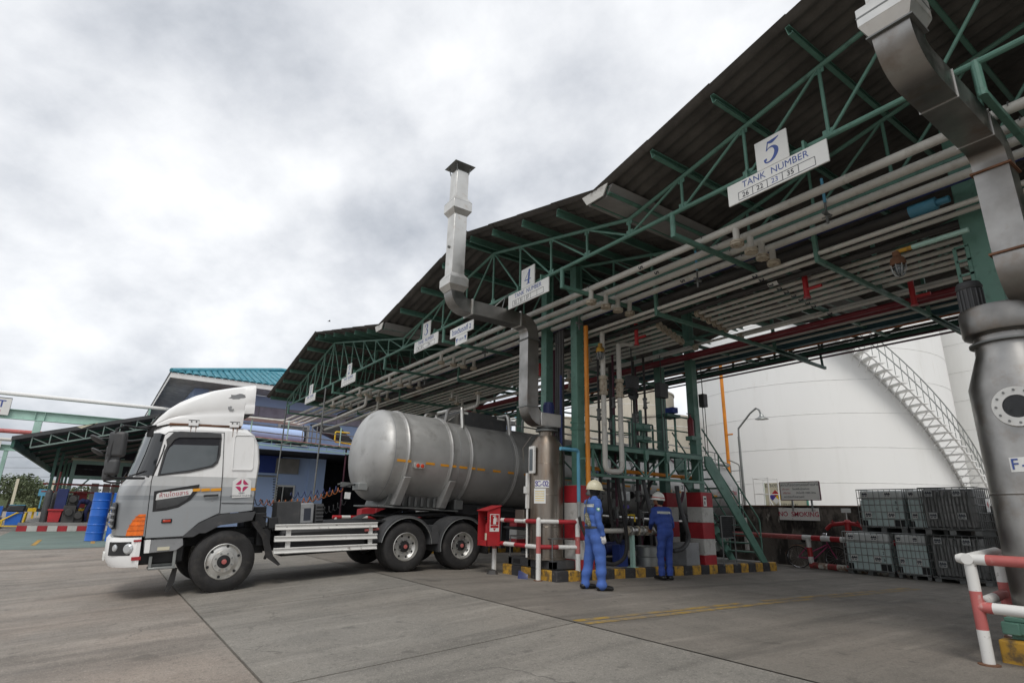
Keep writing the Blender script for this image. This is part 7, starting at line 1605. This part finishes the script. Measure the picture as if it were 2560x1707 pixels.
# pale steel frames and pipes beyond the shed
fr = thing('process_skid', 'pale green pipe frame with red pipes standing beyond the shed', 'process skid', (-50, 0, 0))
for y in (-1.6, 1.1, 2.4): m = MB(); m.bb(-.12, .12, y-.12, y+.12, -.1, 4.3); part('post', m, 'green_pale', fr)
for z in (3.9, 2.9): m = MB(); m.bb(-.1, .1, -1.6, 2.5, z-.12, z+.12); part('cross_beam', m, 'green_pale', fr)
m = MB(); m.beam((0, 1.1, 1.2), (0, 2.4, 2.8), .12, .12); m.beam((0, -1.6, 1.5), (0, -.6, 2.8), .1, .1); part('brace', m, 'green_pale', fr)
m = MB()
for y, z in ((-2.2, 3.2), (2.9, 3.4)): m.tube((.3, y, 0), (.3, y, z), .06, 8)
m.tube((.3, -3, 2.4), (.3, 2.9, 2.4), .06, 8); m.tube((.3, -3, 1.9), (.3, 1, 1.9), .05, 8); part('red_pipe', m, 'redfade', fr)
m = MB(); m.tube((.4, -1.8, 4.1), (.4, 2.8, 4.1), .09, 8); part('cream_pipe', m, 'signcream', fr)
m = MB(); m.bb(-1, -.4, -1.3, -.5, .9, 2.0); part('red_panel', m, 'redpaint', fr)
for k, y in enumerate((-.4, .3, .8)): m = MB(); m.bb(-2.3, -2.2, y, y+.45, .8, 2.6); part('grey_panel', m, 'signwhite', fr)
m = MB(); m.bb(-60, -49, 1.55, 6.5, -.1, 3.2); o = solo('shipping_container', m, 'orange_box', 'orange shipping container behind the blue drums', 'container', bevel=.03)
for i in range(14): m = MB(); m.bb(-49.0, -48.95, 1.75+.34*i, 1.9+.34*i, 0, 3.1); part('wall_rib', m, 'orange_box', o)
# pipe bridge on the left
pb = thing('pipe_bridge', 'pale green pipe bridge carrying a white pipe across the upper left', 'pipe bridge')
def ibeam(m, x, y0, y1, z0, z1, f=.26): m.bb(x-f/2, x+f/2, y0, y1, z0, z0+.03); m.bb(x-f/2, x+f/2, y0, y1, z1-.03, z1); m.bb(x-.01, x+.01, y0, y1, z0+.03, z1-.03)
m = MB(); ibeam(m, -40, -12, 3.3, 5.42, 5.93); bm = part('main_beam', m, 'green_pale', pb, smooth=0)
for y in (-3.45, -3.05): m = MB(); m.bb(-40.1, -39.88, y-.01, y+.01, 5.46, 5.89); part('stiffener', m, 'green_pale', bm)
m = MB(); m.bb(-40.11, -39.89, -3.42, -3.09, 4.3, 5.42); part('column', m, 'green_pale', pb, bevel=.01)
m = MB(); m.tube((-40, -12, 6.74), (-40, 3.4, 6.74), .11, 12); part('white_pipe', m, 'tankwhite', pb)
for y in (1.7, -5.8): m = MB(); m.bb(-40.06, -39.94, y-.05, y+.05, 5.93, 6.64); part('saddle_post', m, 'green_pale', pb)
m = MB(); ibeam(m, -46, -16, -3.3, 4.15, 4.5); part('cross_beam', m, 'green_pale', pb, smooth=0)
m = MB(); m.tube((-46, -16, 5.3), (-46, -2.9, 5.3), .13, 10); part('red_pipe', m, 'redfade', pb)
m = MB(); m.tube((-45, -16, 4.72), (-45, -2.9, 4.72), .1, 10); part('lower_pipe', m, 'pipe', pb)
m = MB(); m.bb(-46.1, -45.9, -5.0, -4.8, -.1, 4.15); part('column', m, 'green_pale', pb, bevel=.01)
sg = thing('gantry_sign', 'white sign panel ending in ST on the pipe bridge', 'sign', (-39.8, -5.4, 5.93)); m = MB(); m.bb(-.015, .015, -2.2, .86, -.36, .54); part('panel', m, 'signwhite', sg)
m = MB(); m.path([(.016, .86, -.36), (.016, .86, .54), (.016, -2.2, .54)], .014, 5); part('edge', m, 'ink_dark', sg); text('ST', 'ink_blue', sg, (.018, .36, .2), (0, 1, 0), (0, 0, 1), .53, bold=.008); text('บ', 'ink_red', sg, (.018, .45, -.16), (0, 1, 0), (0, 0, 1), .25)
sg = thing('arrow_sign', 'small white arrow sign low on the pipe bridge at the left edge', 'sign', (-45.7, -5.6, 4.5)); m = MB(); m.bb(-.015, .015, -1.0, .42, -.38, .38); part('panel', m, 'signwhite', sg); m = MB(); m.prism([(.017, .0, .15), (.017, .3, .15), (.017, .15, -.12)], (.002, 0, 0)); part('arrow', m, 'ink_blue', sg, smooth=0)
# ---- blue building with teal tiled roof
BB = thing('office_building', 'light blue two-storey building with turquoise tiled hip roof', 'building')
m = MB(); m.bb(-55, -37.2, 3.55, 26, -.2, 7.75); part('wall', m, 'blue_wall', BB, smooth=0)
m = MB(); m.bb(-37.195, -37.14, 3.9, 26, 6.45, 7.1); wb = part('window_band', m, 'greypanel', BB)
mat('mauve', (.34, .31, .38), .7)
for i in range(9): m = MB(); m.bb(-37.14, -37.11, 4.0+1.6*i, 5.55+1.6*i, 6.48, 7.07); part('window_panel', m, 'mauve', wb)
m = MB(); m.bb(-37.19, -37.1, 4.3, 5.6, 7.2, 7.7); w = part('window', m, 'trim_white', BB); m = MB(); m.bb(-37.1, -37.09, 4.45, 5.45, 7.25, 7.68); part('pane', m, 'glass', w)
m = MB(); m.bb(-37.19, -37.1, 8.4, 10.3, 4.9, 6.2); w = part('window', m, 'trim_white', BB); m = MB(); m.bb(-37.1, -37.09, 8.55, 10.15, 5.0, 6.1); part('pane', m, 'glass_lit', w)
ez = 8.05; ex, ey0, ey1, xb = -35.0, 2.1, 27.4, -56.5; rx, ry0, rz_ = -42.2, 9.2, 10.55
m = MB(); m.add([(ex, ey0, ez-.12), (ex, ey1, ez-.12), (xb, ey1, ez-.12), (xb, ey0, ez-.12), (-37.2, 3.55, 7.76), (-37.2, 26, 7.76), (-55, 26, 7.76), (-55, 3.55, 7.76)], [(0, 1, 5, 4), (0, 4, 7, 3)]); part('soffit', m, 'soffit', BB, smooth=0)
m = MB(); m.bb(ex-.04, ex, ey0, ey1, ez-.28, ez); m.bb(xb, ex-.04, ey0, ey0+.04, ez-.28, ez); part('fascia', m, 'trim_white', BB, smooth=0)
m = MB(); m.add([(ex, ey0, ez), (ex, ey1, ez), (xb, ey1, ez), (xb, ey0, ez), (rx, ry0, rz_), (rx, ey1-7, rz_), (xb+7, ry0, rz_)], [(0, 1, 5, 4), (3, 0, 4, 6), (4, 5, 2, 6)]); rf = part('roof', m, 'teal_tile', BB, smooth=0)
m = MB(); m.bb(xb, ex+.02, ey0-.03, ey0, ez-.02, ez+.1); part('gutter', m, 'plastic_grey', rf)
# tiles of the front slope
sl = Vector((rx-ex, 0, rz_-ez)); LS = sl.length; su = sl.normalized(); pitch, rowl = .36, .46
mt_ = MB(); A = [rad(q) for q in (200, 160, 120, 90, 60, 20, -20)]
mt_.sheet([[(.0, .13*math.cos(a)*1.25, .055*math.sin(a)+.03) for a in A], [(rowl+.06, .13*math.cos(a)*1.25, .055*math.sin(a)+.005) for a in A]]); mt_.sheet([[(.0, .13*math.cos(a)*1.25, .055*math.sin(a)+.03) for a in A], [(.0, .13*math.cos(a)*1.25, .055*math.sin(a)-.01) for a in A]])
tme = mt_.mesh('roof_tile', 'teal_tile', 60); ang = math.atan2(sl.z, -sl.x); cnt = 0
for r in range(13):
    for c in range(60):
        y = ey0+.15+c*pitch; u = r*rowl-.06
        if y > ey0+.2+u*(ry0-ey0)/LS and y < ey1-8 and cnt < 296 and y < 14.5 - r*.3:
            link('roof_tile', tme, rf, mw=Matrix.Translation(Vector((ex, y, ez+.01))+su*u+Vector((.0, 0, .012))) @ Matrix.Rotation(math.pi, 4, 'Z') @ Matrix.Rotation(-ang+random.uniform(-.02, .02), 4, 'Y')); cnt += 1
m = MB(); m.path([(ex, ey0, ez+.1), (rx, ry0, rz_+.1)], .13, 8); m.path([(rx, ry0, rz_+.1), (rx, ey1-7, rz_+.1)], .13, 8); part('ridge_cap', m, 'teal_tile', rf, smooth=60)
# light blue container-like block with white letter
bx = thing('blue_silo_building', 'pale blue building with a large white letter behind the canopy end', 'building'); m = MB(); m.bb(-50, -38.0, 12.4, 22, -.2, 9.5); part('wall', m, 'blue_wall', bx, smooth=0)
text('M', 'trim_white', bx, (-37.98, 13.9, 6.3), (0, -1, 0), (0, 0, -1), 2.0, ext=.01, bold=.05)
m = MB(); m.bb(-37.99, -37.95, 12.75, 12.9, 0, 9.5); m.bb(-37.99, -37.95, 12.45, 12.52, 0, 9.5); part('downpipe', m, 'trim_white', bx)
# ---- annex with low canopy roof
AN = thing('annex', 'low blue annex with dark lean-to roof between truck cab and tanker', 'annex building')
m = MB(); m.bb(-37.1, -33.4, 4.6, 9.5, -.2, 3.9); part('wall', m, 'blue_wall', AN, smooth=0)
m = MB(); m.bb(-33.39, -33.34, 4.6, 8.0, 3.0, 3.9); part('dark_band', m, 'blue_deep', AN)
m = MB(); m.bb(-33.39, -33.2, 7.7, 8.9, 3.0, 3.8); part('shutter_box', m, 'grey_conc', AN)
m = MB(); m.bb(-33.39, -33.3, 7.85, 8.85, -.1, 2.4); d_ = part('door', m, 'trim_white', AN); m = MB(); m.bb(-33.3, -33.28, 7.95, 8.75, 0, 2.3); part('pane', m, 'glass', d_); m = MB(); m.bb(-33.28, -33.26, 8.2, 8.24, 0, 2.3); part('mullion', m, 'trim_white', d_)
m = MB(); m.bb(-37, -33.3, 9.5, 10.4, -.2, 3.9); part('pier', m, 'blue_wall', AN, smooth=0)
m = MB(); m.bb(-45, -37, 10.4, 17, -.2, 4.4); part('dark_bay', m, 'dark_void', AN)  # solid near-black box stands in for the unlit interior
zz = lambda y: 4.55-.03*(y-5)
m = MB(); m.prism([(-30.6, 3.0, zz(3)), (-30.6, 16, zz(16)), (-34, 16, zz(16)+.25), (-34, 3.0, zz(3)+.25)], (0, 0, .05)); part('lean_to_roof', m, 'pinkroof', AN, smooth=0)
m = MB(); n_ = 110; m.sheet([[(-30.5, lerp(3, 16, i/n_), zz(lerp(3, 16, i/n_))-.02+.03*math.sin(i*1.6)) for i in range(n_+1)], [(-31.2, lerp(3, 16, i/n_), zz(lerp(3, 16, i/n_))+.06+.03*math.sin(i*1.6)) for i in range(n_+1)]]); part('green_edge_sheet', m, 'greensheet', AN, smooth=60)
m = MB(); m.beam((-30.6, 3, zz(3)-.04), (-30.6, 16, zz(16)-.04), .05, .05); ch = part('lattice_chord', m, 'green_pale', AN); m = MB(); m.beam((-30.6, 3, zz(3)-.32), (-30.6, 16, zz(16)-.32), .05, .05); part('lattice_chord', m, 'green_pale', AN)
for i in range(14):
    y = 3+i*.93; m = MB(); m.beam((-30.6, y, zz(y)-.32), (-30.6, y, zz(y)-.04), .03, .03); m.beam((-30.6, y, zz(y)-.32), (-30.6, y+.93, zz(y+.93)-.04), .025, .025); part('lattice_brace', m, 'green_pale', ch)
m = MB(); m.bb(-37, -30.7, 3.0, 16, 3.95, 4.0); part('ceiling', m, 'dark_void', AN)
for y in (3.2, 10.6): m = MB(); m.tube((-30.7, y, -.1), (-30.7, y, 4.3), .045, 8); part('post', m, 'plum', AN)
m = MB(); m.tube((-32.6, 4.7, 2.75), (-32.6, 7.7, 2.8), .05, 8); part('cable_rail', m, 'galv', AN)
cs = thing('spiral_hose', 'black spiral air hose hanging in the annex', 'hose'); m = MB(); m.path([Vector((-32.6, 7.6+.02*i/14+.12*math.sin(i*2*math.pi/10), 2.75-1.9*i/140+.0*math.cos(i))) + Vector((.12*math.cos(i*2*math.pi/10), 0, 0)) for i in range(141)], .014, 5); part('coil', m, 'black', cs)
# safety rail and pipes on the lean-to roof
rl = thing('roof_pipe_rail', 'grey pipe rail standing along the lean-to roof', 'rail'); m = MB()
for z in (5.0, 5.35): m.tube((-31.3, 3, z), (-31.3, 15.5, z-.4), .03, 6)
part('rail', m, 'galv_dark', rl)
for y in (5.8, 7.6, 10.4, 12.6): m = MB(); m.tube((-31.3, y, zz(y)), (-31.3, y, zz(y)+1.1), .035, 6); part('post', m, 'green_pale', rl)
for k, y in enumerate((8.5, 8.75, 9.0, 9.25, 9.5)): m = MB(); m.tube((-31.8, y, zz(y)), (-31.8, y, 5.5), .03, 6); part('drop_pipe', m, 'galv', rl)
m = MB(); m.path(bend([(-31.6, 10.2, 4.95), (-31.6, 10.2, 5.3), (-31.6, 11.0, 5.3)], .1), .04, 8); m.path(bend([(-31.6, 10.2, 4.95), (-31.6, 10.2, 4.75), (-31.6, 14, 4.5)], .1), .04, 8); solo('gas_pipe', m, 'yellow_bright', 'yellow gas pipe looped on the lean-to roof', 'pipe')
m = MB(); m.prism([(-32.5, 9.3, 5.75), (-32.2, 10.6, 5.7), (-31.8, 11.4, 4.85), (-31.9, 11.2, 4.7), (-32.4, 9.8, 5.3)], (-1.2, 0, .1)); solo('tarpaulin', m, 'tarp', 'black tarpaulin sagging under the canopy end', 'tarpaulin', bevel=.05)
m = MB(); m.tube((-33.0, 3.2, 5.0), (-33.0, 8.8, 4.95), .42, 16); solo('horizontal_tank', m, 'blue_wall', 'blue horizontal cylinder tank on the lean-to roof', 'tank')
# block added to shut out sky under the canopy's far end, and side roof
m = MB(); m.bb(-36.5, -24.5, 17.2, 18.2, -.2, 4.9); solo('dark_shed_block', m, 'dark_void', 'near-black shed block added behind the tanker nose to hide the sky', 'shed')
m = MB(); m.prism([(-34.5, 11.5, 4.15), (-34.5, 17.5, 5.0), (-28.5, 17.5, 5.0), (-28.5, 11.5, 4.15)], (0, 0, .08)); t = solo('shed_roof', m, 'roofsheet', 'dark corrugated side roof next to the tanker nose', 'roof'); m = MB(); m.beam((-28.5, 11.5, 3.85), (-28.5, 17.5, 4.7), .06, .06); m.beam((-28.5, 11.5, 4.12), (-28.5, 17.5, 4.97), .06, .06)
for i in range(12): a = 11.5+.5*i; m.beam((-28.5, a, 3.85+.1417*(a-11.5)), (-28.5, a+.25, 4.12+.1417*(a-11.25)), .03, .03); m.beam((-28.5, a+.25, 4.12+.1417*(a-11.25)), (-28.5, a+.5, 3.85+.1417*(a-11)), .03, .03)
part('edge_lattice', m, 'green_pale', t)
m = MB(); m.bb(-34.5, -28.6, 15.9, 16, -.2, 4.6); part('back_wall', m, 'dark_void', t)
# second extinguisher box and rails behind the tractor
eb2 = thing('extinguisher_box', 'red extinguisher box with white pictogram behind the tractor', 'extinguisher box', (-19.4, 7.6, 0)); m = MB(); m.prism([(.2, -.25, .55), (.2, .25, .55), (.2, .25, 1.35), (.2, -.25, 1.25)], (-.4, 0, 0)); part('box_shell', m, 'redpillar', eb2, bevel=.01); m = MB(); m.bb(.2, .205, -.08, .06, .65, .95); m.bb(.2, .205, -.04, .02, .95, 1.02); part('pictogram', m, 'signwhite', eb2, smooth=0)
eb3 = thing('alarm_cabinet', 'taller red cabinet beside the far extinguisher box', 'cabinet', (-19.8, 8.3, 0)); m = MB(); m.bb(-.2, .2, -.25, .25, .8, 1.75); part('shell', m, 'redpillar', eb3, bevel=.01); m = MB(); m.bb(-.03, .03, -.03, .03, .2, .8); part('leg', m, 'galv', eb3)
g3 = thing('guard_rail', 'red and white guard rail seen behind the tractor chassis', 'guard rail'); striped(g3, 'rail', (-18.6, 6.2, 1.0), (-18.6, 8.2, 1.0), .05, .3, 0, ('redpaint', 'whitepaint'))
for y in (6.3, 8.1): striped(g3, 'post', (-18.6, y, .0), (-18.6, y, 1.0), .05, .33, 1, ('redpaint', 'whitepaint'))
# ---- fence line and trees far left
for k in range(5):
    m = MB(); m.bb(-70.1, -69.9, -14+2.6*k, -13.8+2.6*k, -.2, 3.2); o = solo('fence_post', m, 'signcream', ('first', 'second', 'third', 'fourth', 'fifth')[k]+' pale fence post from the left photo edge', 'post', 'far fence posts')
m = MB(); m.bb(-70, -69.95, -4.4, -3.8, 1.75, 2.35); m.bb(-70.02, -69.98, -4.15, -4.05, 0, 1.75); solo('fence_sign', m, 'blue_pipe', 'small blue square sign before the far trees', 'sign')
m = MB(); m.tube((-300, -60, 9), (-200, 40, 9.5), .05, 5); m.tube((-300, -60, 12), (-200, 40, 12.5), .05, 5); m.tube((-300, -60, 15.5), (-200, 40, 16), .05, 5); t = solo('power_line', m, 'black', 'thin overhead wires crossing the far left sky', 'wire')
rngt = random.Random(11)
def tree(label, x, y, h, r):
    t = thing('tree', label, 'tree', (x, y, -.3), group='far trees'); m = MB(); m.tube((0, 0, 0), (.1, .1, h*.55), .22, 7, .12)
    for k in range(4): a = rngt.uniform(0, 6.28); m.tube((.05, .05, h*.4), (r*.5*math.cos(a), r*.5*math.sin(a), h*.75), .09, 5, .03)
    part('trunk', m, 'bark', t); m = MB()
    lobes = [(rngt.uniform(-.6, .6)*r, rngt.uniform(-.6, .6)*r, h*rngt.uniform(.38, .85), r*rngt.uniform(.35, .6)) for _ in range(10)]
    for k in range(2200):
        lx, ly, lz, lr = lobes[k % 10]; d = Vector((rngt.gauss(0, 1), rngt.gauss(0, 1), rngt.gauss(0, 1))).normalized()*lr*rngt.uniform(.55, 1.05); c = Vector((lx, ly, lz))+d
        if c.z < .3: continue
        u = Vector((rngt.gauss(0, 1), rngt.gauss(0, 1), rngt.gauss(0, 1))).normalized(); v = u.orthogonal().normalized(); s_ = rngt.uniform(.12, .26)
        m.add([c-u*s_, c+v*s_*.5, c+u*s_, c-v*s_*.5], [(0, 1, 2, 3)])
    part('crown', m, 'leaf', t, smooth=0)
for k, (x, y, h, r) in enumerate(((-104, -18, 6.0, 3.4), (-103, -13.5, 5.6, 3.2), (-105, -9.5, 5.2, 3.0), (-104, -5.6, 3.9, 2.8), (-106, -1.8, 3.4, 2.6), (-105, 2.5, 3.6, 2.6), (-107, -22, 6.5, 3.6), (-104, 6.5, 4.2, 2.8))):
    tree(('tall dark tree at the left photo edge', 'dense tree second from the left edge', 'rounded tree third from the left edge', 'lower tree sloping down towards the shed', 'low tree seen beside the shed column', 'low tree seen through the shed', 'tree just cut by the left photo edge', 'tree hidden mostly behind the shed')[k], x, y, h, r)
m = MB(); m.bb(-112, -111, -40, 30, -.3, 2.2); o = struct('hedge_bank', m, 'leaf', 'low green bank beyond the fence', smooth=0)
# bird
m = MB(); m.add([(0, 0, 0), (-.25, .1, .18), (-.5, .0, .1), (-.2, -.05, .05), (.25, .1, .2), (.5, 0, .12), (.2, -.05, .05), (0, -.2, -.02), (0, .25, .0)], [(0, 1, 2, 3), (0, 6, 5, 4), (0, 3, 7, 6), (0, 4, 8, 1)]); solo('bird', m, 'black', 'tiny dark bird flying in the cloudy sky', 'bird', loc=(-78, 22.5, 26.5))
